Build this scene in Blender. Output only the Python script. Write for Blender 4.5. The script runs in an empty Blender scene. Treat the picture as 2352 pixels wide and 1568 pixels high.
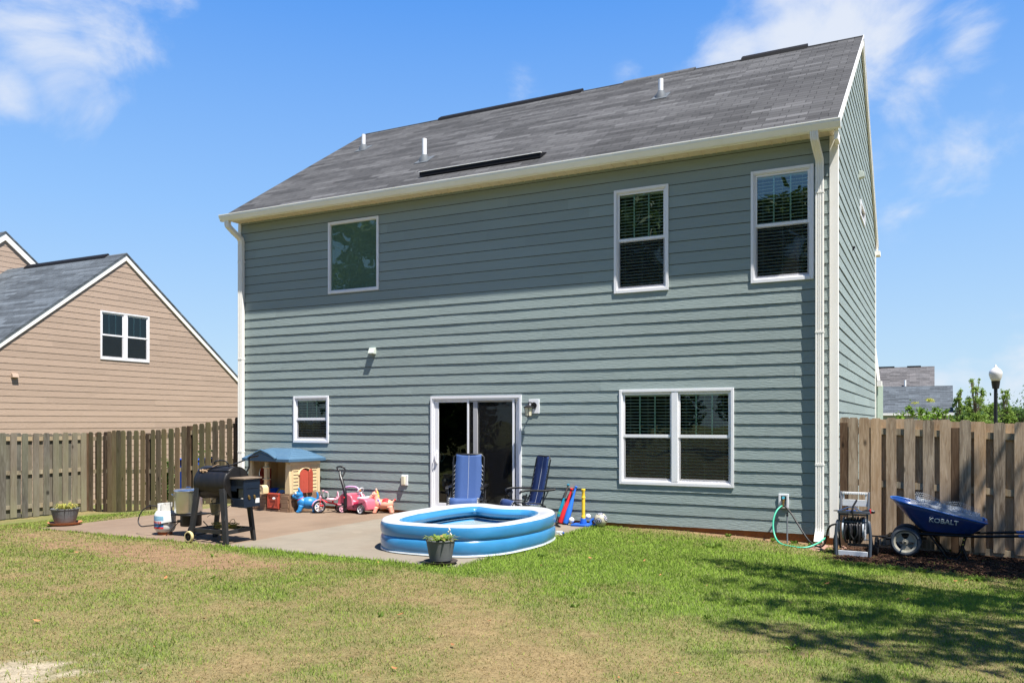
import bpy, math, random
import numpy as np
from mathutils import Vector, Matrix, Euler
R = math.radians
SC = bpy.context.scene
COL = SC.collection
random.seed(7)

# ---------------------------------------------------------------- camera
cam_d = bpy.data.cameras.new("camera"); cam = bpy.data.objects.new("camera", cam_d); COL.objects.link(cam)
cam_d.sensor_width = 36; cam_d.lens = 36*1888/2352; cam_d.shift_y = 184/2352
cam_d.clip_start = .05; cam_d.clip_end = 3000
cam.location = (1.34, -12.57, 1.63); cam.rotation_euler = (R(90), 0, R(27.2))
SC.camera = cam

# ---------------------------------------------------------------- light
SUN = Vector((2.55, -1.18, 5.7)).normalized()
ELEV = math.asin(SUN.z); AZ = math.atan2(SUN.x, SUN.y)
sd = bpy.data.lights.new("sun", 'SUN'); sun = bpy.data.objects.new("sun", sd); COL.objects.link(sun)
sd.energy = 5.0; sd.angle = R(.53); sd.color = (1, .955, .88)
sun.rotation_euler = SUN.to_track_quat('Z', 'Y').to_euler()
SC.view_settings.view_transform = 'Standard'; SC.view_settings.look = 'None'
SC.view_settings.gamma = 1; SC.view_settings.use_curve_mapping = False
SC.view_settings.exposure = 1.0
try:
    SC.cycles.max_bounces = 8; SC.cycles.transparent_max_bounces = 24; SC.cycles.use_denoising = True
    SC.cycles.caustics_reflective = False; SC.cycles.caustics_refractive = False
except Exception: pass

def pxdir(x, y):      # direction of a point of the sky, used to say where the clouds stand
    yaw = R(27.2); F = Vector((-math.sin(yaw), math.cos(yaw), 0)); Rt = Vector((math.cos(yaw), math.sin(yaw), 0))
    return (F + Rt*((x-1176)/1888) + Vector((0, 0, 1))*((968-y)/1888)).normalized()

W = bpy.data.worlds.new("World"); SC.world = W; W.use_nodes = True
nt = W.node_tree; nt.nodes.clear()
def N(t, **k):
    n = nt.nodes.new(t)
    for a, b in k.items(): setattr(n, a, b)
    return n
def math_(op, a, b=None, clamp=False):
    n = N('ShaderNodeMath', operation=op); n.use_clamp = clamp
    for i, v in enumerate((a, b)):
        if v is None: continue
        if isinstance(v, (int, float)): n.inputs[i].default_value = v
        else: nt.links.new(v, n.inputs[i])
    return n.outputs[0]
def smooth_(v, a, b):
    n = N('ShaderNodeMapRange', interpolation_type='SMOOTHSTEP'); nt.links.new(v, n.inputs[0])
    n.inputs[1].default_value = a; n.inputs[2].default_value = b
    return n.outputs[0]
out = N('ShaderNodeOutputWorld'); bg = N('ShaderNodeBackground'); bg.inputs[1].default_value = .055
sky = N('ShaderNodeTexSky', sky_type='NISHITA'); sky.sun_disc = False
sky.sun_elevation = ELEV; sky.sun_rotation = AZ; sky.air_density = 1.0; sky.dust_density = .6; sky.ozone_density = 2.2
hs = N('ShaderNodeHueSaturation'); hs.inputs['Saturation'].default_value = 1.12; hs.inputs['Value'].default_value = 1.0
nt.links.new(sky.outputs[0], hs.inputs['Color'])
tc = N('ShaderNodeTexCoord'); nrm = N('ShaderNodeVectorMath', operation='NORMALIZE'); nt.links.new(tc.outputs['Generated'], nrm.inputs[0])
V = nrm.outputs[0]
# big soft puffs
nz = N('ShaderNodeTexNoise'); nz.inputs['Scale'].default_value = 7.5; nz.inputs['Detail'].default_value = 9; nz.inputs['Roughness'].default_value = .58; nz.inputs['Distortion'].default_value = .35
mp = N('ShaderNodeMapping'); mp.inputs['Scale'].default_value = (1, 1, 1.5); nt.links.new(V, mp.inputs[0]); nt.links.new(mp.outputs[0], nz.inputs['Vector'])
def blob(x, y, r, amp):
    d = N('ShaderNodeVectorMath', operation='DISTANCE'); nt.links.new(V, d.inputs[0]); d.inputs[1].default_value = pxdir(x, y)
    m = smooth_(d.outputs['Value'], r, 0)
    return math_('MULTIPLY', m, amp)
BL = [(1850, 75, .145, 1.05), (1700, 110, .09, .85), (1985, 130, .11, .92), (2090, 205, .085, .7), (2220, 90, .065, .6), (2270, 330, .11, .7), (2120, 360, .12, .5), (1800, 10, .12, .9), (2000, 20, .10, .8),
      (60, 20, .17, .95), (230, 40, .11, .9), (0, 190, .075, .95), (350, 0, .09, .7), (255, 125, .06, .6), (1190, 225, .06, .36), (1455, 165, .035, .22),
      (2220, 850, .06, .75), (2160, 880, .06, .7), (2330, 850, .12, .6), (2400, 900, .15, .7), (2010, 380, .05, .5)]
acc = None
for b in BL:
    v = blob(*b); acc = v if acc is None else math_('MAXIMUM', acc, v)
cm = math_('ADD', acc, math_('MULTIPLY', math_('SUBTRACT', nz.outputs[0], .5), 2.4))
cm = math_('MULTIPLY', smooth_(cm, .28, 1.20), smooth_(acc, .0, .25))
cm = math_('MULTIPLY', cm, .88)
sp = N('ShaderNodeSeparateXYZ'); nt.links.new(V, sp.inputs[0])
# the sky's own gradient: pale near the horizon, deep blue overhead
cr = N('ShaderNodeValToRGB'); nt.links.new(sp.outputs['Z'], cr.inputs[0]); E_ = cr.color_ramp.elements
for i, (ps, c_) in enumerate([(0., (.58, .74, .90)), (.07, (.47, .68, .90)), (.24, (.29, .545, .96)), (.46, (.10, .34, .90)), (.75, (.03, .13, .46)), (1., (.02, .08, .32))]):
    e = E_[i] if i < 2 else E_.new(ps)
    e.position = ps; e.color = c_+(1,)
sc_ = N('ShaderNodeVectorMath', operation='SCALE'); nt.links.new(cr.outputs[0], sc_.inputs[0]); sc_.inputs['Scale'].default_value = 10.4
m0 = N('ShaderNodeMixRGB'); m0.inputs[0].default_value = .8; nt.links.new(hs.outputs[0], m0.inputs[1]); nt.links.new(sc_.outputs[0], m0.inputs[2])
m1 = N('ShaderNodeMixRGB'); nt.links.new(cm, m1.inputs[0]); nt.links.new(m0.outputs[0], m1.inputs[1]); m1.inputs[2].default_value = (7.6, 8.0, 8.7, 1)
nt.links.new(m1.outputs[0], bg.inputs[0]); nt.links.new(bg.outputs[0], out.inputs[0])
# ---------------------------------------------------------------- materials
def lin(c):
    return tuple(((v/255)/12.92 if v/255 <= .04045 else ((v/255+.055)/1.055)**2.4) for v in c) + (1,)
MATS = {}
def mat(name, col, rough=.6, metal=0., var=.12, vscale=6., stretch=(1, 1, 1), bump=0., bscale=40., bstretch=(1, 1, 1),
        rnd=0., spec=.5, dirt=None, dscale=3., damt=.4, coat=0., island=0.):
    """col, dirt: surface colours (0-255 sRGB)."""
    if name in MATS: return MATS[name]
    m = bpy.data.materials.new(name); MATS[name] = m; m.use_nodes = True
    t = m.node_tree; p = t.nodes['Principled BSDF']
    p.inputs['Roughness'].default_value = rough; p.inputs['Metallic'].default_value = metal
    p.inputs['Specular IOR Level'].default_value = spec; p.inputs['Coat Weight'].default_value = coat
    c = lin(col); L = t.links.new
    tc = t.nodes.new('ShaderNodeTexCoord')
    def noise(scale, st, detail=5, rough=.6):
        mp = t.nodes.new('ShaderNodeMapping'); mp.inputs['Scale'].default_value = st; L(tc.outputs['Object'], mp.inputs[0])
        n = t.nodes.new('ShaderNodeTexNoise'); n.inputs['Scale'].default_value = scale; n.inputs['Detail'].default_value = detail; n.inputs['Roughness'].default_value = rough
        L(mp.outputs[0], n.inputs['Vector']); return n.outputs[0]
    src = None
    if var > 0:
        n = noise(vscale, stretch)
        mr = t.nodes.new('ShaderNodeMapRange'); L(n, mr.inputs[0]); mr.inputs[1].default_value = .25; mr.inputs[2].default_value = .75
        mr.inputs[3].default_value = 1-var; mr.inputs[4].default_value = 1+var
        v = mr.outputs[0]
        if rnd > 0:
            a = t.nodes.new('ShaderNodeAttribute'); a.attribute_name = 'rnd'
            r2 = t.nodes.new('ShaderNodeMapRange'); L(a.outputs['Fac'], r2.inputs[0]); r2.inputs[3].default_value = 1-rnd; r2.inputs[4].default_value = 1+rnd
            mm = t.nodes.new('ShaderNodeMath'); mm.operation = 'MULTIPLY'; L(v, mm.inputs[0]); L(r2.outputs[0], mm.inputs[1]); v = mm.outputs[0]
        vm = t.nodes.new('ShaderNodeVectorMath'); vm.operation = 'SCALE'; vm.inputs[0].default_value = c[:3]; L(v, vm.inputs['Scale'])
        src = vm.outputs[0]
    if dirt is not None:
        n = noise(dscale, stretch, 6, .65)
        mr = t.nodes.new('ShaderNodeMapRange'); L(n, mr.inputs[0]); mr.inputs[1].default_value = .45; mr.inputs[2].default_value = .72; mr.inputs[4].default_value = damt
        mx = t.nodes.new('ShaderNodeMixRGB'); L(mr.outputs[0], mx.inputs[0]); mx.inputs[2].default_value = lin(dirt)
        if src is not None: L(src, mx.inputs[1])
        else: mx.inputs[1].default_value = c
        src = mx.outputs[0]
    if src is not None: L(src, p.inputs['Base Color'])
    else: p.inputs['Base Color'].default_value = c
    if bump > 0:
        n = noise(bscale, bstretch, 4)
        b = t.nodes.new('ShaderNodeBump'); b.inputs['Strength'].default_value = bump; b.inputs['Distance'].default_value = .01
        L(n, b.inputs['Height']); L(b.outputs[0], p.inputs['Normal'])
    return m

def glass_mat(name, tint=(.62, .80, .72), boost=1.9, base=.02):
    m = bpy.data.materials.new(name); m.use_nodes = True; t = m.node_tree; t.nodes.clear(); L = t.links.new
    o = t.nodes.new('ShaderNodeOutputMaterial'); mx = t.nodes.new('ShaderNodeMixShader')
    tr = t.nodes.new('ShaderNodeBsdfTransparent'); tr.inputs[0].default_value = tint+(1,)
    gl = t.nodes.new('ShaderNodeBsdfGlossy'); gl.inputs['Roughness'].default_value = .0; gl.inputs[0].default_value = (.86, .97, .93, 1)
    fr = t.nodes.new('ShaderNodeFresnel'); fr.inputs[0].default_value = 1.52
    tc = t.nodes.new('ShaderNodeTexCoord'); nz = t.nodes.new('ShaderNodeTexNoise'); nz.inputs['Scale'].default_value = 1.6; nz.inputs['Detail'].default_value = 1
    L(tc.outputs['Object'], nz.inputs['Vector']); bp = t.nodes.new('ShaderNodeBump'); bp.inputs['Strength'].default_value = .35; bp.inputs['Distance'].default_value = .012
    L(nz.outputs[0], bp.inputs['Height']); L(bp.outputs[0], gl.inputs['Normal'])
    ma = t.nodes.new('ShaderNodeMath'); ma.operation = 'MULTIPLY_ADD'; L(fr.outputs[0], ma.inputs[0]); ma.inputs[1].default_value = boost; ma.inputs[2].default_value = base; ma.use_clamp = True
    L(ma.outputs[0], mx.inputs[0]); L(tr.outputs[0], mx.inputs[1]); L(gl.outputs[0], mx.inputs[2]); L(mx.outputs[0], o.inputs[0])
    MATS[name] = m; return m
GLASS = glass_mat('window_glass', (.80, .93, .87), 1.4, .0); GLASS_UP = glass_mat('coated_window_glass', (.78, .92, .85), 2.1, .05)
GLASS_DARK = glass_mat('dark_door_glass', (.30, .34, .32), 1.3, .0)
def hazy_glass():
    m = GLASS_UP.copy(); m.name = 'hazy_window_glass'; t = m.node_tree; o = [n for n in t.nodes if n.type == 'OUTPUT_MATERIAL'][0]; src = o.inputs[0].links[0].from_socket
    d = t.nodes.new('ShaderNodeBsdfDiffuse'); d.inputs[0].default_value = (.20, .34, .25, 1); mx = t.nodes.new('ShaderNodeMixShader'); mx.inputs[0].default_value = .38
    t.links.new(src, mx.inputs[1]); t.links.new(d.outputs[0], mx.inputs[2]); t.links.new(mx.outputs[0], o.inputs[0]); return m
GLASS_HAZY = hazy_glass()
def screen_mat(name, a):
    m = bpy.data.materials.new(name); m.use_nodes = True; t = m.node_tree; p = t.nodes['Principled BSDF']
    p.inputs['Base Color'].default_value = (.008, .008, .009, 1); p.inputs['Alpha'].default_value = a; p.inputs['Roughness'].default_value = .8
    MATS[name] = m; return m
SCREEN = screen_mat('insect_screen', .32)

def leaf_mat(name, c1, c2, trans=.35, c3=None):
    m = bpy.data.materials.new(name); m.use_nodes = True; t = m.node_tree; t.nodes.clear(); L = t.links.new
    o = t.nodes.new('ShaderNodeOutputMaterial'); a = t.nodes.new('ShaderNodeAttribute'); a.attribute_name = 'rnd'
    cr = t.nodes.new('ShaderNodeValToRGB'); cr.color_ramp.elements[0].color = tuple(c1)+(1,); cr.color_ramp.elements[1].color = tuple(c2)+(1,)
    if c3: e = cr.color_ramp.elements.new(.93); e.color = tuple(c2)+(1,); cr.color_ramp.elements[2].color = tuple(c3)+(1,)
    L(a.outputs['Fac'], cr.inputs[0])
    d = t.nodes.new('ShaderNodeBsdfPrincipled'); d.inputs['Roughness'].default_value = .5; d.inputs['Specular IOR Level'].default_value = .3
    tr = t.nodes.new('ShaderNodeBsdfTranslucent'); mx = t.nodes.new('ShaderNodeMixShader'); mx.inputs[0].default_value = trans
    L(cr.outputs[0], d.inputs[0]); L(cr.outputs[0], tr.inputs[0]); L(d.outputs[0], mx.inputs[1]); L(tr.outputs[0], mx.inputs[2]); L(mx.outputs[0], o.inputs[0])
    MATS[name] = m; return m

# ---------------------------------------------------------------- mesh helpers
def link(o, parent=None):
    COL.objects.link(o)
    if parent is not None: o.parent = parent
    return o
def tag(o, label=None, cat=None, group=None, kind=None):
    if label: o['label'] = label
    if cat: o['category'] = cat
    if group: o['group'] = group
    if kind: o['kind'] = kind
    return o
def thing(name, label, cat, loc=(0, 0, 0), rz=0, group=None):
    o = bpy.data.objects.new(name, None); o.empty_display_size = .2; link(o)
    o.location = loc; o.rotation_euler = (0, 0, rz); return tag(o, label, cat, group)
def copy_thing(o, loc=None, rz=None, label=None, parent=None):
    c = o.copy(); COL.objects.link(c); c.parent = parent
    if loc is not None: c.location = loc
    if rz is not None: c.rotation_euler = (0, 0, rz)
    if label: c['label'] = label
    for ch in list(o.children): copy_thing(ch, parent=c)
    return c

class MB:
    def __init__(s): s.v = []; s.f = []; s.r = []; s.M = None; s.dark = []
    def _add(s, vs, fs, rnd=None):
        b = len(s.v); rr = random.random() if rnd is None else rnd
        for p in vs:
            p = Vector(p)
            if s.M is not None: p = s.M @ p
            s.v.append(p); s.r.append(rr)
        for f in fs: s.f.append(tuple(b+i for i in f))
        return s
    def box(s, x0, y0, z0, x1, y1, z1, rnd=None):
        if x1 < x0: x0, x1 = x1, x0
        if y1 < y0: y0, y1 = y1, y0
        if z1 < z0: z0, z1 = z1, z0
        return s._add([(x0,y0,z0),(x1,y0,z0),(x1,y1,z0),(x0,y1,z0),(x0,y0,z1),(x1,y0,z1),(x1,y1,z1),(x0,y1,z1)],
                      [(0,3,2,1),(4,5,6,7),(0,1,5,4),(1,2,6,5),(2,3,7,6),(3,0,4,7)], rnd)
    def obox(s, c, size, rot=(0, 0, 0), rnd=None):
        m = Matrix.Translation(c) @ Euler(rot).to_matrix().to_4x4(); a, b, d = (q/2 for q in size)
        vs = [m @ Vector(q) for q in [(-a,-b,-d),(a,-b,-d),(a,b,-d),(-a,b,-d),(-a,-b,d),(a,-b,d),(a,b,d),(-a,b,d)]]
        return s._add(vs, [(0,3,2,1),(4,5,6,7),(0,1,5,4),(1,2,6,5),(2,3,7,6),(3,0,4,7)], rnd)
    def bar(s, p0, p1, w, h, up=(0, 0, 1), rnd=None, w1=None, h1=None):
        p0, p1 = Vector(p0), Vector(p1); d = (p1-p0).normalized(); u = Vector(up)
        sd_ = d.cross(u)
        if sd_.length < 1e-4: sd_ = d.cross(Vector((1, 0, 0)))
        sd_.normalize(); u = sd_.cross(d).normalized(); vs = []
        for p, ww, hh in ((p0, w, h), (p1, w1 or w, h1 or h)):
            for a, b in ((-1,-1),(1,-1),(1,1),(-1,1)): vs.append(p + sd_*a*ww/2 + u*b*hh/2)
        return s._add(vs, [(3,2,1,0),(4,5,6,7),(0,1,5,4),(1,2,6,5),(2,3,7,6),(3,0,4,7)], rnd)
    def tube(s, pts, r, n=8, closed=False, cap=True, rnd=None, flat=None):
        pts = [Vector(p) for p in pts]; k = len(pts); rs = r if isinstance(r, (list, tuple)) else [r]*k
        vs, fs = [], []; T = []
        for i in range(k):
            a = pts[(i-1) % k] if (closed or i > 0) else pts[i]; b = pts[(i+1) % k] if (closed or i < k-1) else pts[i]
            T.append((b-a).normalized())
        ref = Vector((0, 0, 1)) if abs(T[0].z) < .9 else Vector((1, 0, 0))
        u = T[0].cross(ref).normalized()
        for i in range(k):
            u = (u - T[i]*u.dot(T[i]))
            if u.length < 1e-5: u = T[i].orthogonal()
            u.normalize(); w = T[i].cross(u)
            for j in range(n):
                a = 2*math.pi*j/n; vs.append(pts[i] + (u*math.cos(a) + w*math.sin(a))*rs[i])
        for i in range(k if closed else k-1):
            for j in range(n):
                a, b = i*n+j, i*n+(j+1) % n; c, d = ((i+1) % k)*n+(j+1) % n, ((i+1) % k)*n+j
                fs.append((a, b, c, d))
        if cap and not closed: fs.append(tuple(reversed(range(n)))); fs.append(tuple(range((k-1)*n, k*n)))
        return s._add(vs, fs, rnd)
    def cyl(s, p0, p1, r0, r1=None, n=16, rnd=None): return s.tube([p0, p1], [r0, r0 if r1 is None else r1], n, rnd=rnd)
    def lathe(s, prof, n=24, M=None, rnd=None, closed=False, a0=0, a1=2*math.pi):
        full = abs(a1-a0-2*math.pi) < 1e-6; m = n if full else n+1; vs, fs = [], []
        for (r, z) in prof:
            for j in range(m):
                a = a0+(a1-a0)*j/n; p = Vector((r*math.cos(a), r*math.sin(a), z)); vs.append(M @ p if M is not None else p)
        k = len(prof)
        for i in range(k if closed else k-1):
            for j in range(n):
                j2 = (j+1) % m if full else j+1; i2 = (i+1) % k
                fs.append((i*m+j, i*m+j2, i2*m+j2, i2*m+j))
        if not closed and full:
            if prof[0][0] > 1e-6: fs.append(tuple(reversed(range(m))))
            if prof[-1][0] > 1e-6: fs.append(tuple(range((k-1)*m, k*m)))
        return s._add(vs, fs, rnd)
    def prism(s, poly, off, rnd=None):
        k = len(poly); off = Vector(off); vs = [Vector(p) for p in poly]+[Vector(p)+off for p in poly]
        fs = [tuple(reversed(range(k))), tuple(range(k, 2*k))]+[(i, (i+1) % k, k+(i+1) % k, k+i) for i in range(k)]
        return s._add(vs, fs, rnd)
    def ball(s, c, r, n=16, m=10, rot=None, rnd=None):
        r = (r, r, r) if isinstance(r, (int, float)) else r; c = Vector(c); vs, fs = [], []
        Mr = Euler(rot).to_matrix() if rot else None
        for i in range(1, m):
            t = math.pi*i/m
            for j in range(n):
                a = 2*math.pi*j/n; p = Vector((r[0]*math.sin(t)*math.cos(a), r[1]*math.sin(t)*math.sin(a), r[2]*math.cos(t)))
                vs.append(c + (Mr @ p if Mr else p))
        top, bot = Vector((0, 0, r[2])), Vector((0, 0, -r[2])); k = len(vs)
        vs += [c + (Mr @ top if Mr else top), c + (Mr @ bot if Mr else bot)]
        for i in range(m-2):
            for j in range(n): fs.append((i*n+j, (i+1)*n+j, (i+1)*n+(j+1) % n, i*n+(j+1) % n))
        for j in range(n): fs.append((k, j, (j+1) % n)); fs.append((k+1, (m-2)*n+(j+1) % n, (m-2)*n+j))
        return s._add(vs, fs, rnd)
    def quad(s, a, b, c, d, rnd=None): return s._add([a, b, c, d], [(0, 1, 2, 3)], rnd)
    def sheet(s, fn, nu, nv, thick=0, rnd=None):
        vs = [fn(i/nu, j/nv) for i in range(nu+1) for j in range(nv+1)]; w = nv+1
        fs = [(i*w+j, (i+1)*w+j, (i+1)*w+j+1, i*w+j+1) for i in range(nu) for j in range(nv)]
        return s._add(vs, fs, rnd)
    def build(s, name, m, parent=None, smooth=.6, bevel=0, seg=2, solid=0, kind=None, label=None):
        me = bpy.data.meshes.new(name); me.from_pydata([tuple(p) for p in s.v], [], s.f); me.update()
        if isinstance(m, str): m = MATS[m]
        me.materials.append(m)
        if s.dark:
            me.materials.append(MATS['lap_shade_grime'])
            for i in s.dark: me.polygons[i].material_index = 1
        at = me.attributes.new('rnd', 'FLOAT', 'POINT'); at.data.foreach_set('value', s.r)
        if smooth:
            me.polygons.foreach_set('use_smooth', [True]*len(me.polygons))
            if smooth < 3: me.set_sharp_from_angle(angle=smooth)
        o = link(bpy.data.objects.new(name, me), parent)
        if solid:
            md = o.modifiers.new('solid', 'SOLIDIFY'); md.thickness = solid; md.offset = 0
        if bevel:
            md = o.modifiers.new('bevel', 'BEVEL'); md.width = bevel; md.segments = seg; md.limit_method = 'ANGLE'; md.angle_limit = R(40); md.harden_normals = False
        if label: o['label'] = label
        if kind: o['kind'] = kind
        return o

def fuse(o, voxel=.01, it=4):      # one continuous skin over overlapping lumps
    r = o.modifiers.new('fuse', 'REMESH'); r.mode = 'VOXEL'; r.voxel_size = voxel; r.use_smooth_shade = True
    s = o.modifiers.new('smooth', 'SMOOTH'); s.factor = .7; s.iterations = it
    return o

def npmesh(name, verts, faces_n, idx, m, rnd=None, col=None, parent=None, smooth=False):
    """verts (n,3); faces of faces_n corners each, idx flat."""
    me = bpy.data.meshes.new(name); nf = len(idx)//faces_n
    me.vertices.add(len(verts)); me.vertices.foreach_set('co', np.asarray(verts, dtype=np.float32).ravel())
    me.loops.add(len(idx)); me.loops.foreach_set('vertex_index', np.asarray(idx, dtype=np.int32))
    me.polygons.add(nf); me.polygons.foreach_set('loop_start', np.arange(0, nf*faces_n, faces_n, dtype=np.int32))
    try: me.polygons.foreach_set('loop_total', np.full(nf, faces_n, dtype=np.int32))
    except Exception: pass
    me.update(calc_edges=True)
    if smooth: me.polygons.foreach_set('use_smooth', [True]*nf)
    me.materials.append(m)
    if rnd is not None:
        a = me.attributes.new('rnd', 'FLOAT', 'POINT'); a.data.foreach_set('value', np.asarray(rnd, dtype=np.float32))
    if col is not None:
        a = me.attributes.new('tint', 'FLOAT_COLOR', 'POINT'); a.data.foreach_set('color', np.asarray(col, dtype=np.float32).ravel())
    return link(bpy.data.objects.new(name, me), parent)

def text(s, size, m, M, parent, name='lettering', ext=.001, bold=0., shear=0, sx=1.):
    cu = bpy.data.curves.new('t', 'FONT'); cu.body = s; cu.size = size; cu.extrude = ext; cu.offset = bold; cu.shear = shear; cu.align_x = 'CENTER'; cu.align_y = 'CENTER'
    to = bpy.data.objects.new('t', cu); COL.objects.link(to)
    me = bpy.data.meshes.new_from_object(to.evaluated_get(bpy.context.evaluated_depsgraph_get()))
    bpy.data.objects.remove(to); bpy.data.curves.remove(cu)
    me.transform(M @ Matrix.Diagonal((sx, 1, 1, 1))); me.materials.clear(); me.materials.append(MATS[m] if isinstance(m, str) else m)
    me.name = name
    return link(bpy.data.objects.new(name, me), parent)

def smoothpath(pts, n=6, closed=False):
    pts = [Vector(p) for p in pts]; k = len(pts); o = []
    for i in range(k if closed else k-1):
        g = lambda j: pts[j % k] if closed else pts[max(0, min(k-1, j))]
        p0, p1, p2, p3 = g(i-1), g(i), g(i+1), g(i+2)
        for q in range(n):
            t = q/n
            o.append(.5*((2*p1)+(-p0+p2)*t+(2*p0-5*p1+4*p2-p3)*t*t+(-p0+3*p1-3*p2+p3)*t**3))
    if not closed: o.append(pts[-1])
    return o

# value noise in numpy, for the patches of the lawn
_rg = np.random.default_rng(11); _LAT = _rg.random((256, 256))
def vnoise(x, y, s):
    x = np.asarray(x)*s+100.3; y = np.asarray(y)*s+57.1; xi = np.floor(x).astype(int); yi = np.floor(y).astype(int)
    fx = x-xi; fy = y-yi; fx = fx*fx*(3-2*fx); fy = fy*fy*(3-2*fy); g = lambda a, b: _LAT[a % 256, b % 256]
    return (g(xi, yi)*(1-fx)+g(xi+1, yi)*fx)*(1-fy)+(g(xi, yi+1)*(1-fx)+g(xi+1, yi+1)*fx)*fy
def fbm(x, y, s, o=4):
    a = 0; w = 1; t = 0
    for i in range(o): a = a+w*vnoise(x, y, s*2**i); t += w; w *= .55
    return a/t
def sst(x, a, b):
    t = np.clip((np.asarray(x, dtype=float)-a)/(b-a), 0, 1); return t*t*(3-2*t)
# ---------------------------------------------------------------- ground, patio, lawn
PX0, PX1, PY0 = -11.22, -3.565, -4.415
def gz(X, Y):
    X = np.asarray(X, dtype=float); Y = np.asarray(Y, dtype=float)
    z = -.062 - .40*sst(-X, 11.3, 16.0) - .07*sst(X, -2.4, .6) - .04*sst(X, .6, 3.0)
    z = z + .012*(fbm(X, Y, .9, 3)-.5)*2
    z = z - .5*sst(-X, 17, 22)*1.0 - .35*sst(Y, 1.5, 12)
    under = (X > PX0+.03) & (X < PX1-.03) & (Y > PY0+.03) & (Y < .4)
    return np.where(under, -.19, z)
def gauss(X, Y, cx, cy, sx, sy): return np.exp(-((X-cx)/sx)**2-((Y-cy)/sy)**2)
def lawn_masks(X, Y):
    n1 = fbm(X, Y, 1.1, 4); n2 = fbm(X+31, Y-17, 3.2, 3); n3 = fbm(X-9, Y+5, 8, 2)
    g = .36 + .84*gauss(X, Y, -1.2, -3.2, 2.7, 2.4) + .28*gauss(X, Y, .9, -4.9, 1.5, 2.6) + .2*gauss(X, Y, 2.5, -4, 2, 3)
    g = g + .75*np.exp(-((Y-PY0+.12)/.22)**2)*sst(X, -8.6, -6.2)*(X < -3.2) + .65*np.exp(-((X-PX1-.2)/.4)**2)*(Y > -4.8)
    g = g + .35*np.exp(-((Y-PY0+.06)/.10)**2)*(X < -8.2)*(X > -11.5) + .25*gauss(X, Y, -4.6, -5.2, 1.3, .5) + .25*sst(-X, 10.8, 12)
    g = g - .28*gauss(X, Y, -1.2, -6.8, 1.5, .9) - .30*gauss(X, Y, -2.3, -5.1, .5, .45) - .2*gauss(X, Y, -2.9, -6.0, .9, .5)
    g = g + (n1-.5)*1.15 + (n2-.5)*.6 + (n3-.5)*.45
    d = 1.12*gauss(X, Y, -8.0, -5.2, 2.5, .50) + .55*gauss(X, Y, -6.4, -5.55, 1.3, .5) + 1.05*gauss(X, Y, -4.45, -9.4, .75, .5) + .5*gauss(X, Y, .45, -5.9, .25, .25) + .45*gauss(X, Y, -9.5, -6.6, 1.2, .5)
    d = d + 1.3*np.exp(-((Y+.05)/.26)**2)*sst(X, -2.6, -1.4) + .25*np.exp(-((Y+.05)/.2)**2)*(X > -3.5) + .6*gauss(X, Y, -10.6, -4.9, .6, .2)
    d = d + (n2-.5)*1.1+(n3-.5)*1.1+(n1-.5)*.6
    m = sst(Y, -1.62-.28*sst(X, .4, 2.4), -1.25-.28*sst(X, .4, 2.4))*sst(X, .0, .35)*(Y < 1)
    m = np.clip(m*1.2+(n2-.5)*.7*(m > .02), 0, 1)
    return np.clip(g, 0, 1), sst(d, .42, .95), m
def lawn_soil(X, Y):
    g, d, m = lawn_masks(X, Y); e = fbm(X+3, Y+8, 14, 2)[..., None]
    thatch = np.array([.24, .18, .09]); green = np.array([.13, .165, .05]); clay = np.array([.24, .155, .088]); sand = np.array([.38, .325, .235]); mul = np.array([.055, .034, .022])
    c = thatch*(1-g[..., None])+green*g[..., None]
    sandy = gauss(X, Y, -4.1, -9.2, 1.4, 1.0)[..., None]
    dc = clay*(1-sandy)+sand*sandy
    c = c*(1-d[..., None])+dc*d[..., None]
    c = c*(1-m[..., None])+mul*m[..., None]
    return c*(.75+.5*e), g, d, m
def axis(a, b, step, far):
    left = [a-v for v in (1.5, 4, 9, 20, 50, 130, far)][::-1]; right = [b+v for v in (1.5, 4, 9, 20, 50, 130, far)]
    return np.array(left+list(np.arange(a, b+1e-6, step))+right)
xs = axis(-20, 5, .08, 900); ys = axis(-14, 1.2, .08, 900)
GX, GY = np.meshgrid(xs, ys, indexing='ij'); GZ = gz(GX, GY); c, g, d, m = lawn_soil(GX, GY)
gm = bpy.data.materials.new('lawn_soil'); gm.use_nodes = True; t = gm.node_tree; p = t.nodes['Principled BSDF']; p.inputs['Roughness'].default_value = .95; p.inputs['Specular IOR Level'].default_value = .1
a = t.nodes.new('ShaderNodeAttribute'); a.attribute_name = 'tint'; tc = t.nodes.new('ShaderNodeTexCoord')
n1 = t.nodes.new('ShaderNodeTexNoise'); n1.inputs['Scale'].default_value = 38; n1.inputs['Detail'].default_value = 6; n1.inputs['Roughness'].default_value = .75; t.links.new(tc.outputs['Object'], n1.inputs['Vector'])
mr = t.nodes.new('ShaderNodeMapRange'); mr.inputs[1].default_value = .3; mr.inputs[2].default_value = .7; mr.inputs[3].default_value = .55; mr.inputs[4].default_value = 1.3; t.links.new(n1.outputs[0], mr.inputs[0])
vm = t.nodes.new('ShaderNodeVectorMath'); vm.operation = 'SCALE'; t.links.new(a.outputs['Color'], vm.inputs[0]); t.links.new(mr.outputs[0], vm.inputs['Scale']); t.links.new(vm.outputs[0], p.inputs['Base Color'])
b = t.nodes.new('ShaderNodeBump'); b.inputs['Strength'].default_value = .7; b.inputs['Distance'].default_value = .02; t.links.new(n1.outputs[0], b.inputs['Height']); t.links.new(b.outputs[0], p.inputs['Normal'])
nx, ny = GX.shape; I = np.arange(nx*ny).reshape(nx, ny)
idx = np.stack([I[:-1, :-1], I[1:, :-1], I[1:, 1:], I[:-1, 1:]], -1).reshape(-1)
col = np.concatenate([c, np.ones(c.shape[:2]+(1,))], -1).reshape(-1, 4)
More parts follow.
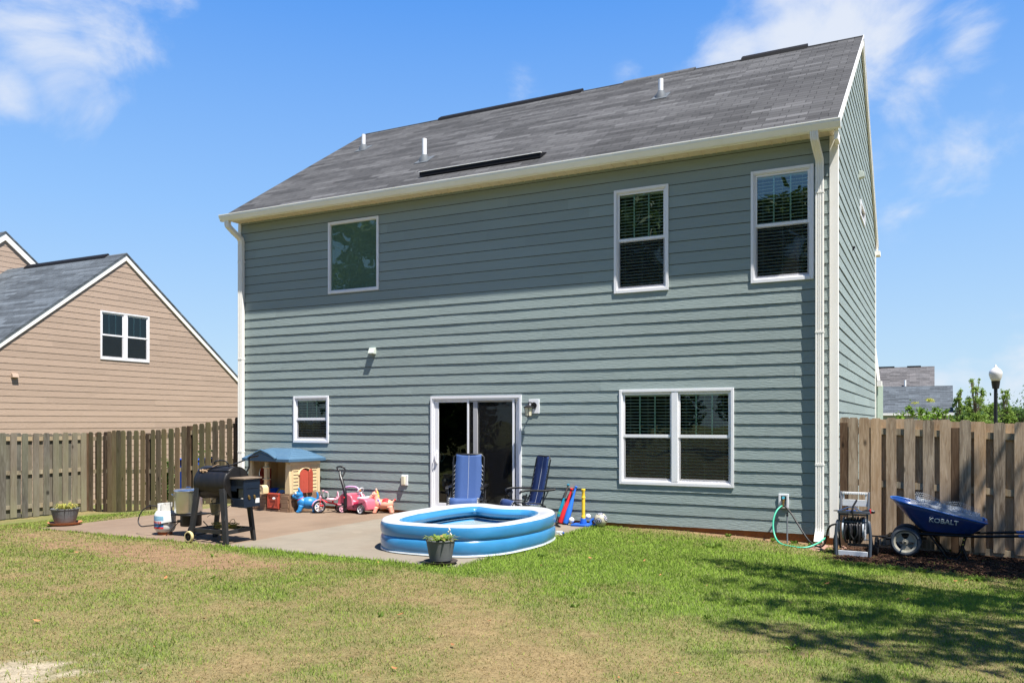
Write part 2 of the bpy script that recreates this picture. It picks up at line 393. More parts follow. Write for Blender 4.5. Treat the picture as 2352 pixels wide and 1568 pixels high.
gr = npmesh('ground', np.stack([GX, GY, GZ], -1).reshape(-1, 3), 4, idx, gm, col=col, smooth=True); tag(gr, 'patchy backyard ground of dry thatch, bare clay and soil', kind='structure')

# patio slabs
def concrete(name, col, stain, damt):
    m = bpy.data.materials.new(name); m.use_nodes = True; t = m.node_tree; L = t.links.new; p = t.nodes['Principled BSDF']; p.inputs['Roughness'].default_value = .85; p.inputs['Specular IOR Level'].default_value = .25
    tc = t.nodes.new('ShaderNodeTexCoord'); cols = [lin(col)]
    def nz(s, st, d=6):
        mp = t.nodes.new('ShaderNodeMapping'); mp.inputs['Scale'].default_value = st; L(tc.outputs['Object'], mp.inputs[0])
        n = t.nodes.new('ShaderNodeTexNoise'); n.inputs['Scale'].default_value = s; n.inputs['Detail'].default_value = d; n.inputs['Roughness'].default_value = .65; L(mp.outputs[0], n.inputs['Vector']); return n.outputs[0]
    def mix(src, n, lo, hi, amt, c2):
        mr = t.nodes.new('ShaderNodeMapRange'); L(n, mr.inputs[0]); mr.inputs[1].default_value = lo; mr.inputs[2].default_value = hi; mr.inputs[4].default_value = amt
        x = t.nodes.new('ShaderNodeMixRGB'); L(mr.outputs[0], x.inputs[0]); x.inputs[2].default_value = c2
        if isinstance(src, tuple): x.inputs[1].default_value = src
        else: L(src, x.inputs[1])
        return x.outputs[0]
    s = mix(lin(col), nz(.9, (1, .5, 1)), .42, .68, damt, lin(stain))
    s = mix(s, nz(3.5, (.5, 1.4, 1)), .5, .75, .35, lin([v*.82 for v in col]))
    s = mix(s, nz(60, (1, 1, 1)), .45, .8, .35, lin([v*.75 for v in col]))
    s = mix(s, nz(1.3, (1, 1, 1), 8), .52, .60, .30, lin([v*.86 for v in col]))
    s = mix(s, nz(2.2, (1, 1, 1)), .58, .7, .35, lin([min(255, v*1.12) for v in col]))
    L(s, p.inputs['Base Color'])
    b = t.nodes.new('ShaderNodeBump'); b.inputs['Strength'].default_value = .25; b.inputs['Distance'].default_value = .004; L(nz(90, (1, 1, 1)), b.inputs['Height']); L(b.outputs[0], p.inputs['Normal'])
    MATS[name] = m; return m
concrete('pale_concrete', (133, 125, 112), (124, 111, 96), .7); concrete('reddish_concrete', (132, 114, 97), (114, 96, 80), .8)
XJ = -7.235
b = MB(); b.box(XJ+.006, PY0, -.20, PX1, -.02, -.05); tag(b.build('patio_slab', 'pale_concrete', bevel=.006), 'pale grey half of the concrete patio under the pool', kind='structure')
b = MB(); b.box(PX0, PY0, -.20, XJ-.006, -.02, -.05); tag(b.build('patio_slab', 'reddish_concrete', bevel=.006), 'clay stained half of the concrete patio under the toys', kind='structure')

# grass blades
rg = np.random.default_rng(3)
def to_cam(X, Y):
    dx, dy = X-1.34, Y+12.57; r = dx*.8894+dy*.4571; f = -dx*.4571+dy*.8894; return r, f
NB = 760000
f = np.sqrt(rg.random(NB)*(15.5**2-4.3**2)+4.3**2); r = (rg.random(NB)*2-1)*.72*f
keep = rg.random(NB) < np.clip((8.5/f)**1.1, 0, 1); f = f[keep]; r = r[keep]
X = 1.34+.8894*r-.4571*f; Y = -12.57+.4571*r+.8894*f
inp = (X > PX0-.02+.03*(fbm(X, Y, 9, 2)-.5)) & (X < PX1-.03+.10*(fbm(X, Y, 5, 2)-.42)) & (Y > PY0-.02+.09*(fbm(X, Y, 6, 2)-.45))
ok = (~inp) & (Y < -.03) & (X > -16.1) ; X = X[ok]; Y = Y[ok]; f = f[ok]
g, d, m = lawn_masks(X, Y)
ok = rg.random(len(X)) < np.clip((1-.80*d)*(1-.96*m), .0, 1)*(.55+.45*g); X = X[ok]; Y = Y[ok]; f = f[ok]; g = g[ok]
n = len(X); isg = rg.random(n) < np.clip(g*1.0-.02, .08, .92)
h = np.where(isg, .020+.026*rg.random(n)*(.5+g), .016+.020*rg.random(n)); w = np.where(isg, .0052, .0042)*(1+.6*rg.random(n))*np.clip(f/8, .9, 1.7)
lush = np.clip((g-.75)*3, 0, 1); h = h*(1+.05*lush)*.76; w = w*.86
edge = np.exp(-((Y-PY0+.03)/.07)**2)*(X < PX1) + np.exp(-((X-PX1-.03)/.08)**2)*(Y > PY0); h = h*(1+.5*edge)
th = rg.random(n)*2*np.pi; lean = np.where(isg, .25+.6*rg.random(n), .6+1.5*rg.random(n)); la = rg.random(n)*2*np.pi
z0 = gz(X, Y)-.004; P0 = np.stack([X, Y, z0], -1); sdv = np.stack([np.cos(th), np.sin(th), 0*th], -1)*(w/2)[:, None]
tip = P0+np.stack([np.cos(la)*lean*h, np.sin(la)*lean*h, h*np.clip(1.15-lean*.25, .3, 1)], -1)
mid = P0+(tip-P0)*.55+np.stack([0*h, 0*h, h*.14], -1)
vv = np.stack([P0-sdv, P0+sdv, mid+sdv*.8, tip, mid-sdv*.8], 1).reshape(-1, 3)
u = rg.random(n)[:, None]; v_ = rg.random(n)[:, None]; pt = fbm(X, Y, 2.0, 3)[:, None]
cg = np.array([.12, .175, .032])*(1-u)+np.array([.28, .34, .08])*u; cg = cg*(1-lush[:, None]*.6)+np.array([.22, .36, .045])*lush[:, None]*.6
cg = cg*(.88+.45*pt)
cs = np.array([.22, .16, .07])*(1-v_)+np.array([.41, .315, .16])*v_
cc = np.where(isg[:, None], cg, cs); cc = np.concatenate([cc, np.ones((n, 1))], 1); cc = np.repeat(cc, 5, 0)
bm_ = bpy.data.materials.new('grass_blade'); bm_.use_nodes = True; t = bm_.node_tree; t.nodes.clear()
o = t.nodes.new('ShaderNodeOutputMaterial'); a = t.nodes.new('ShaderNodeAttribute'); a.attribute_name = 'tint'; dd = t.nodes.new('ShaderNodeBsdfDiffuse'); tr = t.nodes.new('ShaderNodeBsdfTranslucent'); mx = t.nodes.new('ShaderNodeMixShader'); mx.inputs[0].default_value = .3
for q in (dd, tr): t.links.new(a.outputs['Color'], q.inputs[0])
t.links.new(dd.outputs[0], mx.inputs[1]); t.links.new(tr.outputs[0], mx.inputs[2]); t.links.new(mx.outputs[0], o.inputs[0])
k5 = np.arange(n)[:, None]*5
tri = np.stack([k5+0, k5+1, k5+2, k5+0, k5+2, k5+4, k5+4, k5+2, k5+3], 1).reshape(-1)
ga = npmesh('grass', vv, 3, tri, bm_, col=cc); tag(ga, 'short mown lawn, patchy green and straw', 'grass', kind='stuff')

# weeds: taller green tufts
WEED = leaf_mat('weed_leaf', (.12, .20, .03), (.26, .38, .07), .4)
b = MB()
def weed(b, x, y, s, k, h=.045):
    z = float(gz(x, y))
    for i in range(k):
        a = random.random()*6.28; q = Vector((math.cos(a), math.sin(a), 0)); l = s*(.5+random.random()*.6); hh = h*(.4+random.random())
        c0 = Vector((x, y, z-.005))+q*s*.15*random.random(); w_ = Vector((-q.y, q.x, 0))*(.006+.004*random.random())
        b._add([c0-w_, c0+w_, c0+q*l*.6+w_*1.3+Vector((0, 0, hh)), c0+q*l+Vector((0, 0, hh*.7)), c0+q*l*.6-w_*1.3+Vector((0, 0, hh))], [(0, 1, 2, 3, 4)])
for (x, y, s, k) in [(-1.35, -1.35, .13, 50), (-.3, -4.6, .08, 22),
                     (.9, -1.75, .09, 40), (.55, -1.72, .07, 30), (1.2, -1.85, .08, 30), (-.2, -.3, .06, 24), (-.45, -.22, .06, 24), (-.75, -.2, .05, 18), (-1.4, -.15, .05, 18), (.3, -1.68, .07, 30), (1.75, -2.0, .09, 36), (-.3, -2.6, .07, 24), (-3.0, -3.3, .06, 24)]:
    weed(b, x, y, s, k)
for i in range(26):
    x = random.uniform(-10, 2); y = random.uniform(-7.0, -1.2)
    if not (PX0-.1 < x < PX1+.1 and y > PY0-.1): weed(b, x, y, random.uniform(.03, .06), 9, .035)
tag(b.build('weeds', WEED, smooth=0), 'low leafy weeds growing in the lawn and along the wall', 'weeds', kind='stuff')

# fallen leaves, bark chips
mat('dry_leaf', (150, 100, 62), .8, var=.3, vscale=20, rnd=.5); mat('bark_chip', (74, 54, 42), .95, var=.3, vscale=30, rnd=.7, spec=.1)
b = MB(); b2 = MB()
for i in range(60):
    x = random.uniform(-9.5, 2.4); y = random.uniform(-9.6, -1.4)
    if PX0-.1 < x < PX1+.1 and y > PY0-.1: continue
    s = random.uniform(.010, .030); M = Matrix.Translation((x, y, float(gz(x, y))+.026)) @ Euler((random.uniform(-.5, .5), random.uniform(-.5, .5), random.random()*6.28)).to_matrix().to_4x4()
    b.M = M; b._add([(-s, 0, .3*s), (-.3*s, .45*s, 0), (.6*s, .4*s, .1*s), (s*1.1, 0, .4*s), (.5*s, -.45*s, .05*s), (-.4*s, -.4*s, .0)], [(0, 1, 2, 3), (0, 3, 4, 5)])
tag(b.build('fallen_leaves', 'dry_leaf', smooth=0), 'small curled brown leaves scattered over the lawn', 'leaves', kind='stuff')
for i in range(5200):
    x = random.uniform(.02, 3.2); y = random.uniform(-2.4, -.02); mm = float(lawn_masks(np.array([x]), np.array([y]))[2][0])
    if random.random() > mm: continue
    s = random.uniform(.008, .032); b2.M = Matrix.Translation((x, y, float(gz(x, y))+.006)) @ Euler((random.uniform(-.5, .5), random.uniform(-.5, .5), random.random()*6.28)).to_matrix().to_4x4()
    b2.box(-s, -s*.28, -.003, s, s*.3, .004+.004*random.random())
b2.M = None
tag(b2.build('mulch_chips', 'bark_chip', smooth=0), 'dark shredded bark mulch along the right fence', 'mulch', kind='stuff')
# ---------------------------------------------------------------- building materials
def siding_mat(name, col, col2, amt=.25):
    m = mat(name, col, .72, var=.05, vscale=2.2, stretch=(.4, .4, 2), rnd=.055, bump=.9, bscale=9, bstretch=(.9, .9, 11), dirt=col2, dscale=.55, damt=amt, spec=.3); return m
siding_mat('green_grey_siding', (140, 153, 151), (130, 144, 145), .35); mat('lap_shade_grime', (40, 40, 38), .95, var=.0, spec=.1)  # the lap strip colour mixes painted shade with grime
siding_mat('tan_siding', (168, 147, 130), (160, 140, 124), .3)
siding_mat('far_siding', (150, 165, 150), (140, 155, 140), .2)
mat('white_trim', (240, 237, 230), .55, var=.02, vscale=3, dirt=(222, 216, 204), dscale=2.5, damt=.3, spec=.4)
mat('white_vinyl', (232, 232, 236), .4, var=.015, vscale=5, dirt=(214, 208, 200), dscale=5, damt=.25)
mat('cream_aluminium', (240, 240, 236), .36, var=.02, vscale=2, dirt=(224, 218, 202), dscale=1.2, damt=.35)
mat('vent_soffit', (232, 218, 190), .6, var=.04, vscale=6)
mat('drip_edge', (240, 238, 234), .35, var=.02)
mat('foundation', (150, 98, 58), .95, var=.2, vscale=4, dirt=(108, 84, 66), dscale=3, damt=.6, bump=.5, bscale=30, spec=.1)
mat('room', (44, 40, 37), .9, var=.15, vscale=1.5); mat('room_floor', (60, 48, 38), .7, var=.2, vscale=3)
mat('blind_slat', (236, 240, 230), .5, var=.03); mat('muntin', (214, 240, 228), .45, var=.02)
mat('pvc', (236, 236, 236), .5, var=.03); mat('lead_flashing', (84, 90, 96), .7, .0, var=.1)
mat('vent_black', (22, 22, 25), .7, var=.15, spec=.2); mat('bronze_metal', (44, 42, 44), .45, .5, var=.15, vscale=20)
mat('frosted_lamp', (206, 200, 176), .25, var=.05); mat('brass', (150, 120, 70), .35, .8, var=.1); mat('painted_vent', (196, 204, 194), .6, var=.04)
def shingle(name, c1, c2, tone=(.78, 1.3), k=1.803):
    m = bpy.data.materials.new(name); MATS[name] = m; m.use_nodes = True; t = m.node_tree; L = t.links.new; p = t.nodes['Principled BSDF']; p.inputs['Roughness'].default_value = .93; p.inputs['Specular IOR Level'].default_value = .2
    tc = t.nodes.new('ShaderNodeTexCoord'); s = t.nodes.new('ShaderNodeSeparateXYZ'); L(tc.outputs['Object'], s.inputs[0])
    mu = t.nodes.new('ShaderNodeMath'); mu.operation = 'MULTIPLY'; L(s.outputs['Z'], mu.inputs[0]); mu.inputs[1].default_value = k
    cb = t.nodes.new('ShaderNodeCombineXYZ'); L(s.outputs['X'], cb.inputs[0]); L(mu.outputs[0], cb.inputs[1])
    def brick(w, h, a, b_, mo, ms, off, fr):
        b = t.nodes.new('ShaderNodeTexBrick'); b.offset = off; b.offset_frequency = fr; b.inputs['Scale'].default_value = 1; b.inputs['Brick Width'].default_value = w; b.inputs['Row Height'].default_value = h
        b.inputs['Color1'].default_value = a; b.inputs['Color2'].default_value = b_; b.inputs['Mortar'].default_value = mo; b.inputs['Mortar Size'].default_value = ms; b.inputs['Mortar Smooth'].default_value = .3; L(cb.outputs[0], b.inputs['Vector']); return b
    b1 = brick(.305, .143, lin(c1), lin(c2), lin([v*.55 for v in c1]), .006, .37, 2)
    b2 = brick(.92, .143, (tone[0],)*3+(1,), (tone[1],)*3+(1,), (1, 1, 1, 1), 0, .31, 3)
    b3 = brick(2.6, .286, (.9,)*3+(1,), (1.12,)*3+(1,), (1, 1, 1, 1), 0, .43, 3)
    x = t.nodes.new('ShaderNodeMixRGB'); x.blend_type = 'MULTIPLY'; x.inputs[0].default_value = 1; L(b1.outputs[0], x.inputs[1]); L(b2.outputs[0], x.inputs[2])
    x2 = t.nodes.new('ShaderNodeMixRGB'); x2.blend_type = 'MULTIPLY'; x2.inputs[0].default_value = 1; L(x.outputs[0], x2.inputs[1]); L(b3.outputs[0], x2.inputs[2])
    n = t.nodes.new('ShaderNodeTexNoise'); n.inputs['Scale'].default_value = 70; n.inputs['Detail'].default_value = 3; L(tc.outputs['Object'], n.inputs['Vector'])
    mr = t.nodes.new('ShaderNodeMapRange'); L(n.outputs[0], mr.inputs[0]); mr.inputs[3].default_value = .8; mr.inputs[4].default_value = 1.2
    vm = t.nodes.new('ShaderNodeVectorMath'); vm.operation = 'SCALE'; L(x2.outputs[0], vm.inputs[0]); L(mr.outputs[0], vm.inputs['Scale']); L(vm.outputs[0], p.inputs['Base Color'])
    # each course overlaps the one below: a saw-tooth height
    fr = t.nodes.new('ShaderNodeMath'); fr.operation = 'MODULO'; L(mu.outputs[0], fr.inputs[0]); fr.inputs[1].default_value = .143
    f2 = t.nodes.new('ShaderNodeMath'); f2.operation = 'MULTIPLY'; L(fr.outputs[0], f2.inputs[0]); f2.inputs[1].default_value = -7
    ad = t.nodes.new('ShaderNodeMath'); ad.operation = 'SUBTRACT'; L(f2.outputs[0], ad.inputs[0]); L(b1.outputs['Fac'], ad.inputs[1])
    bp = t.nodes.new('ShaderNodeBump'); bp.inputs['Strength'].default_value = .6; bp.inputs['Distance'].default_value = .006; L(ad.outputs[0], bp.inputs['Height']); L(bp.outputs[0], p.inputs['Normal'])
    return m
shingle('grey_shingles', (75, 75, 76), (63, 63, 64), (.78, 1.6)); shingle('blue_grey_shingles', (82, 88, 94), (72, 78, 84), (.75, 1.5)); shingle('brown_grey_shingles', (96, 94, 95), (82, 81, 83), (.75, 1.5))

def siding(b, u0, u1, z0, z1, ex, holes=(), shade_grime=.008, t=.0115, wav=.0028, jl=3.66, zref=0, seed=1):
    """lapped boards on the plane y=0 facing -y; u0,u1 numbers or functions of z; holes (ua,za,ub,zb)."""
    rs = random.Random(seed); f0 = u0 if callable(u0) else (lambda z: u0); f1 = u1 if callable(u1) else (lambda z: u1)
    k0 = int(math.floor((z0-zref)/ex+1e-6)); k1 = int(math.ceil((z1-zref)/ex-1e-6))
    for k in range(k0, k1):
        zb, zt = zref+k*ex, zref+(k+1)*ex; j = rs.uniform(-jl, 0); J = [-99]+[q*jl+j+ (min(f0(z0), f0(z1))) for q in range(0, 12)]+[99]
        cuts = sorted(set([max(zb, z0), min(zt, z1)]+[z for h in holes for z in (h[1], h[3]) if max(zb, z0) < z < min(zt, z1)]))
        cols = [rs.random() for _ in J]; wv = [rs.uniform(-1, 1) for _ in range(64)]
        W = lambda u: wv[int(abs(u)/.55) % 63]*(1-(abs(u)/.55) % 1)+wv[int(abs(u)/.55) % 63+1]*((abs(u)/.55) % 1)
        for a, c in zip(cuts[:-1], cuts[1:]):
            if c-a < 1e-4: continue
            mid = (a+c)/2; segs = [(None, None)]
            hs_ = sorted([(h[0], h[2]) for h in holes if h[1] < mid < h[3]])
            edges = [('L', None)]; cur = 'L'; segs = []; lo = 'L'
            for (ha, hb) in hs_: segs.append((lo, ha)); lo = hb
            segs.append((lo, 'R'))
            for (sa, sb) in segs:
                Fa = f0 if sa == 'L' else (lambda z, v=sa: v); Fb = f1 if sb == 'R' else (lambda z, v=sb: v)
                if Fb(mid)-Fa(mid) < .004 or Fb(a) < Fa(a)-1e-6: continue
                pts = [j_ for j_ in J if Fa(mid)+.02 < j_ < Fb(mid)-.02]
                bounds = [None]+pts+[None]
                for q in range(len(bounds)-1):
                    A = (lambda z, v=bounds[q]: v) if bounds[q] is not None else Fa; B = (lambda z, v=bounds[q+1]: v) if bounds[q+1] is not None else Fb
                    ln = B(mid)-A(mid)
                    if ln < .003: continue
                    n = max(1, int(ln/.55)); jj = sum(1 for v in J if v < A(mid)+.01) % len(cols); r = cols[jj]; off = (r-.5)*.0022
                    vs = []; fs = []
                    for i in range(n+1):
                        for z in (a, c):
                            lo_, hi_ = A(z), max(A(z), B(z)); u = lo_+(hi_-lo_)*i/n; fz = 1-(z-zb)/ex
                            vs.append((u, -(.0015+(t+off+wav*W(u))*fz), z))
                        if a == zb: lo_, hi_ = A(a), max(A(a), B(a)); vs.append((lo_+(hi_-lo_)*i/n, .0, a))
                        else: vs.append((vs[-2][0], 0., a))
                    for i in range(n): s_ = i*3; fs += [(s_, s_+3, s_+4, s_+1), (s_, s_+2, s_+5, s_+3)]
                    b._add(vs, fs, r)
                    if shade_grime and a == zb and zb > z0+.01:  # dark strip below each lap: shade painted in, together with grime
                        nf = len(b.f); A0_, B0_ = A(a), max(A(a), B(a)); b._add([(A0_, -.0030, a-shade_grime), (B0_, -.0030, a-shade_grime), (B0_, -.0030, a+.001), (A0_, -.0030, a+.001)], [(0, 1, 2, 3)], r); b.dark.append(nf)
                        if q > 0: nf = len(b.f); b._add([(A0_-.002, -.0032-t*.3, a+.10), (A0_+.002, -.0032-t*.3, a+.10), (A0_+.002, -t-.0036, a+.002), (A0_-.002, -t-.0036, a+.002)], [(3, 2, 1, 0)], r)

def ring(b, x0, z0, x1, z1, w, y0, y1, wt=None, wb=None):
    wt = wt or w; wb = wb or w
    b.box(x0, y0, z0, x0+w, y1, z1); b.box(x1-w, y0, z0, x1, y1, z1); b.box(x0+w, y0, z1-wt, x1-w, y1, z1); b.box(x0+w, y0, z0, x1-w, y1, z0+wb)

def unit(wn, M, x0, z0, x1, z1, G, blinds=True, tilt=.0, raise_=0., seed=0, gl=True, dark=False):
    """one double-hung unit inside an existing frame"""
    rs = random.Random(seed); mz = z0+(z1-z0)*.515
    b = MB(); b.M = M; ring(b, x0, mz-.03, x1, z1, .03, .002, .03, wt=.03, wb=.045); s1 = b.build('upper_sash', 'white_vinyl', wn, bevel=.002)
    b = MB(); b.M = M; ring(b, x0, z0, x1, mz-.031, .032, .012, .04, wt=.012, wb=.04); s2 = b.build('lower_sash', 'white_vinyl', wn, bevel=.002)
    b = MB(); b.M = M; b.quad((x0+.028, .014, mz), (x1-.028, .014, mz), (x1-.028, .014, z1-.028), (x0+.028, .014, z1-.028)); b.build('upper_pane', G, s1, smooth=0)
    b = MB(); b.M = M; b.quad((x0+.03, .026, z0+.03), (x1-.03, .026, z0+.03), (x1-.03, .026, mz-.04), (x0+.03, .026, mz-.04)); b.build('lower_pane', G if dark else GLASS, s2, smooth=0)
    b = MB(); b.M = M; b.quad((x0+.012, .008, z0+.012), (x1-.012, .008, z0+.012), (x1-.012, .008, mz-.035), (x0+.012, .008, mz-.035)); b.build('insect_screen', SCREEN, wn, smooth=0)
    if gl:
        for q in (1, 2): b = MB(); b.M = M; x = x0+.03+(x1-x0-.06)*q/3; b.box(x-.0105, .0155, mz+.015, x+.0105, .024, z1-.03); b.build('grille_bar', 'muntin', s1)
    if blinds:
        b = MB(); b.M = M; z = z1-.055
        b.box(x0+.02, .045, z, x1-.02, .095, z1-.015)
        while z > z0+.05+raise_:
            z -= .050; b.obox(((x0+x1)/2, .07, z), (x1-x0-.05, .046, .007), (tilt+rs.uniform(-.03, .03), rs.uniform(-.002, .002), 0))
        for q in (.14, .5, .86): x = x0+(x1-x0)*q; b.box(x-.0015, .044, z, x+.0015, .047, z1-.05)
        b.build('blind', 'blind_slat', wn, smooth=0)

def window(house, M, x0, z0, x1, z1, kind, label, G, seed=0, tilt=.0, mull=.1, proud=.03, blinds=True):
    b = MB(); b.M = M; ring(b, x0, z0, x1, z1, .042, -proud, .045, wb=.05); ring(b, x0+.0425, z0+.0505, x1-.0425, z1-.0425, .014, -proud+.012, .045)
    if kind == 'double':
        xm = (x0+x1)/2; b.box(xm-mull/2, -proud+.004, z0+.065, xm+mull/2, .045, z1-.057)
    w = b.build('window', 'white_vinyl', house, bevel=.003, label=label); wn = w
    i0, k0, i1, k1 = x0+.0575, z0+.066, x1-.0575, z1-.058
    if kind == 'picture':
        b = MB(); b.M = M; b.quad((i0-.005, .01, k0-.005), (i1+.005, .01, k0-.005), (i1+.005, .01, k1+.005), (i0-.005, .01, k1+.005)); b.build('pane', G, wn, smooth=0)
    elif kind == 'double':
        unit(wn, M, i0, k0, xm-mull/2-.001, k1, G, blinds, tilt, seed=seed); unit(wn, M, xm+mull/2+.001, k0, i1, k1, G, blinds, tilt, seed=seed+1)
    else: unit(wn, M, i0, k0, i1, k1, G, blinds, tilt, seed=seed)
    return w

# ---------------------------------------------------------------- the green house
house = thing('house', 'large green grey lap sided two storey house with grey shingle roof, seen from its backyard', 'house', (0, 0, 0))
I4 = Matrix.Identity(4); MS = Matrix.Translation((.09, 0, 0)) @ Matrix.Rotation(R(90), 4, 'Z')   # side wall: u = world Y, outwards = +X
WINS = dict(A=(-9.12, 4.10, -7.92, 5.485), B=(-3.26, 3.69, -2.36, 5.35), C=(-1.10, 3.69, -.21, 5.355), D=(-10.0, 1.216, -9.11, 2.133), E=(-3.17, .631, -1.35, 2.142))
DOOR = (-6.76, .0, -4.93, 2.087)
holes = [(w[0]+.02, w[1]+.02, w[2]-.02, w[3]-.02) for w in WINS.values()]+[(DOOR[0]+.02, -1, DOOR[2]-.02, DOOR[3]-.02)]
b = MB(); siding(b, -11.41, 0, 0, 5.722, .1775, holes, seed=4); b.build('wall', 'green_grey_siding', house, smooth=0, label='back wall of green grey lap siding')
RS = .667; RY = 4.29; RZ = 8.93; DY = 8.58
rz_ = lambda y: 5.85+RS*(y+.33) if y <= RY else 5.85+RS*(2*RY+.33-y)
gl0 = lambda z: max(0, (z+.12-5.85)/RS-.33) if z > 5.6 else 0.; gl1 = lambda z: DY-(gl0(z))
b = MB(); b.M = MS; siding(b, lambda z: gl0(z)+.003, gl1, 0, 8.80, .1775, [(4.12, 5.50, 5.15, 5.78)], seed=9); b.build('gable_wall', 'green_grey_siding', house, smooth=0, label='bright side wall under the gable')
# inner shell: keeps daylight out of the rooms and closes the far sides
b = MB(); b.box(-11.40, .8, -.25, .06, DY, 5.70); b.build('inner_wall', 'room', house, smooth=0)
for q in ((-11.39, .03, -.15, .05, .799, -.06), (-11.39, .03, 2.62, .05, .799, 2.9), (-11.39, .03, 5.6, .05, .799, 5.69)): b = MB(); b.box(*q); b.build('floor', 'room_floor', house, smooth=0)
for q in ((-11.41, .02, -.2, -11.36, .80, 5.7), (-7.4, .3, 0, -7.3, .79, 2.6), (.02, .02, -.2, .085, .81, 5.69), (.03, .2, 5.6925, .084, DY-.2, 5.95)): b = MB(); b.box(*q); b.build('partition', 'room', house, smooth=0)
b = MB(); b.box(-11.40, .015, -.32, .075, DY-.01, -.001); b.build('foundation', 'foundation', house, smooth=0, label='clay stained concrete foundation')
# roof
def slab(b, x0, x1, ya, za, yb, zb, th): b.prism([(x0, ya, za), (x1, ya, za), (x1, yb, zb), (x0, yb, zb)], (0, 0, -th))
b = MB(); XL, XR = -11.5, .15
b.prism([(XL, -.39, 5.81), (XL, RY, RZ), (XL, DY+.39, 5.81), (XL, DY+.39, 5.76), (XL, RY, RZ-.05), (XL, -.39, 5.76)][::-1], (XR-XL, 0, 0))
b.box(XL, RY-.12, RZ-.09, XR, RY+.12, RZ-.055)
roof = b.build('roof', 'grey_shingles', house, smooth=0)
for (a, c, h) in ((-9.25, -5.56, .055), (-2.10, -.85, .055), (-4.6, -3.05, .03)):
    b = MB(); b.prism([(a, RY-.15, rz_(RY-.15)+.004), (a, RY, RZ+.004), (a, RY+.15, rz_(RY+.15)+.004), (a, RY+.13, rz_(RY+.13)+h), (a, RY, RZ+h), (a, RY-.13, rz_(RY-.13)+h)][::-1], (c-a, 0, 0)); b.build('ridge_vent' if h > .04 else 'ridge_cap', 'vent_black' if h > .04 else 'grey_shingles', roof, smooth=0)
b = MB(); zv = rz_(.07); b.prism([(-7.02, 0, zv-.02), (-7.02, .25, rz_(.25)+.0), (-7.02, .25, rz_(.25)+.015), (-7.02, 0.0, zv+.060)], (2.44, 0, 0)); b.build('low_roof_vent', 'vent_black', roof, smooth=0)
b = MB(); b.box(-7.03, -.012, zv+.058, -4.57, .03, zv+.069); b.build('vent_cap', 'drip_edge', roof, smooth=0)
for (x, y, h, s) in ((-10.45, 2.83, .33, 'leftmost vent pipe'), (-7.62, 1.08, .42, 'tallest vent pipe above the low roof vent'), (-3.27, 2.57, .33, 'rightmost vent pipe')):
    z = rz_(y); b = MB(); b.cyl((x, y, z-.05), (x, y, z+h), .045, n=16); vp = b.build('vent_pipe', 'pvc', roof, label=s)
    b = MB(); b.tube([(x, y, z-.08), (x, y, z+.03), (x, y, z+.10)], [.12, .10, .055], 16); b.bar((x, y-.16, rz_(y-.16)+.006), (x, y+.16, rz_(y+.16)+.006), .3, .01); b.build('flashing', 'lead_flashing', vp, smooth=.8)
# eave: soffit, gutter, rake
b = MB(); b.box(XL+.02, -.296, 5.722, .09, .0, 5.732)
x = XL+.1
while x < .08: b.box(x-.004, -.292, 5.712, x+.004, -.014, 5.7215); b.box(x-.10, -.095, 5.716, x-.06, -.016, 5.7218) if int(x*10) % 3 else None; x += .204
b.build('soffit', 'vent_soffit', house, smooth=0)
b = MB(); b.box(XL+.02, -.2975, 5.70, .092, -.2965, 5.80); b.build('fascia', 'cream_aluminium', house, smooth=0); b = MB(); b.box(XL+.02, DY+.2, 5.68, .092, DY+.26, 5.82); b.build('fascia', 'cream_aluminium', house, smooth=0)
b = MB(); prof = [(-.298, 5.712), (-.365, 5.709), (-.375, 5.719), (-.383, 5.750), (-.405, 5.777), (-.411, 5.792), (-.411, 5.815), (-.418, 5.819), (-.418, 5.833), (-.402, 5.835), (-.298, 5.80)]
b.prism([(-11.63, p[0], p[1]) for p in prof][::-1], (11.63+.185, 0, 0)); gut = b.build('gutter', 'cream_aluminium', house, smooth=.9)
b = MB(); b.box(-11.5, -.3985, 5.80, .152, -.3905, 5.816); b.M = Matrix.Identity(4); b.M = None
b.build('drip_edge', 'drip_edge', house, smooth=0)
b = MB()
def rake(b, x0, x1, y0, y1, dz0, dz1): b.prism([(x0, y0, rz_(y0)+dz0), (x0, y1, rz_(y1)+dz0), (x0, y1, rz_(y1)+dz1), (x0, y0, rz_(y0)+dz1)], (x1-x0, 0, 0))
rake(b, .107, .147, -.30, RY, -.19, -.052); rake(b, .107, .147, RY, DY+.3, -.19, -.052); b.box(.094, -.297, 5.575, .144, -.025, 5.69); b.box(.094, DY+.0, 5.55, .2, DY+.3, 5.65)
b.build('rake_board', 'white_trim', house, smooth=0)
b = MB(); rake(b, .1475, .156, -.39, RY, -.05, .004); rake(b, .1475, .156, RY, DY+.33, -.05, .004); b.build('rake_flashing', 'drip_edge', house, smooth=0)
for qs in (((.003, -.024, -.03, .118, .0, 5.715), (.0935, .0005, -.03, .118, .088, 5.60)), ((-11.485, -.024, -.05, -11.412, .1, 5.715),), ((.09, DY-.1, -.03, .115, DY+.02, 5.6),)):
    b = MB(); [b.box(*q) for q in qs]; b.build('corner_trim', 'white_trim', house, smooth=0, bevel=.002)
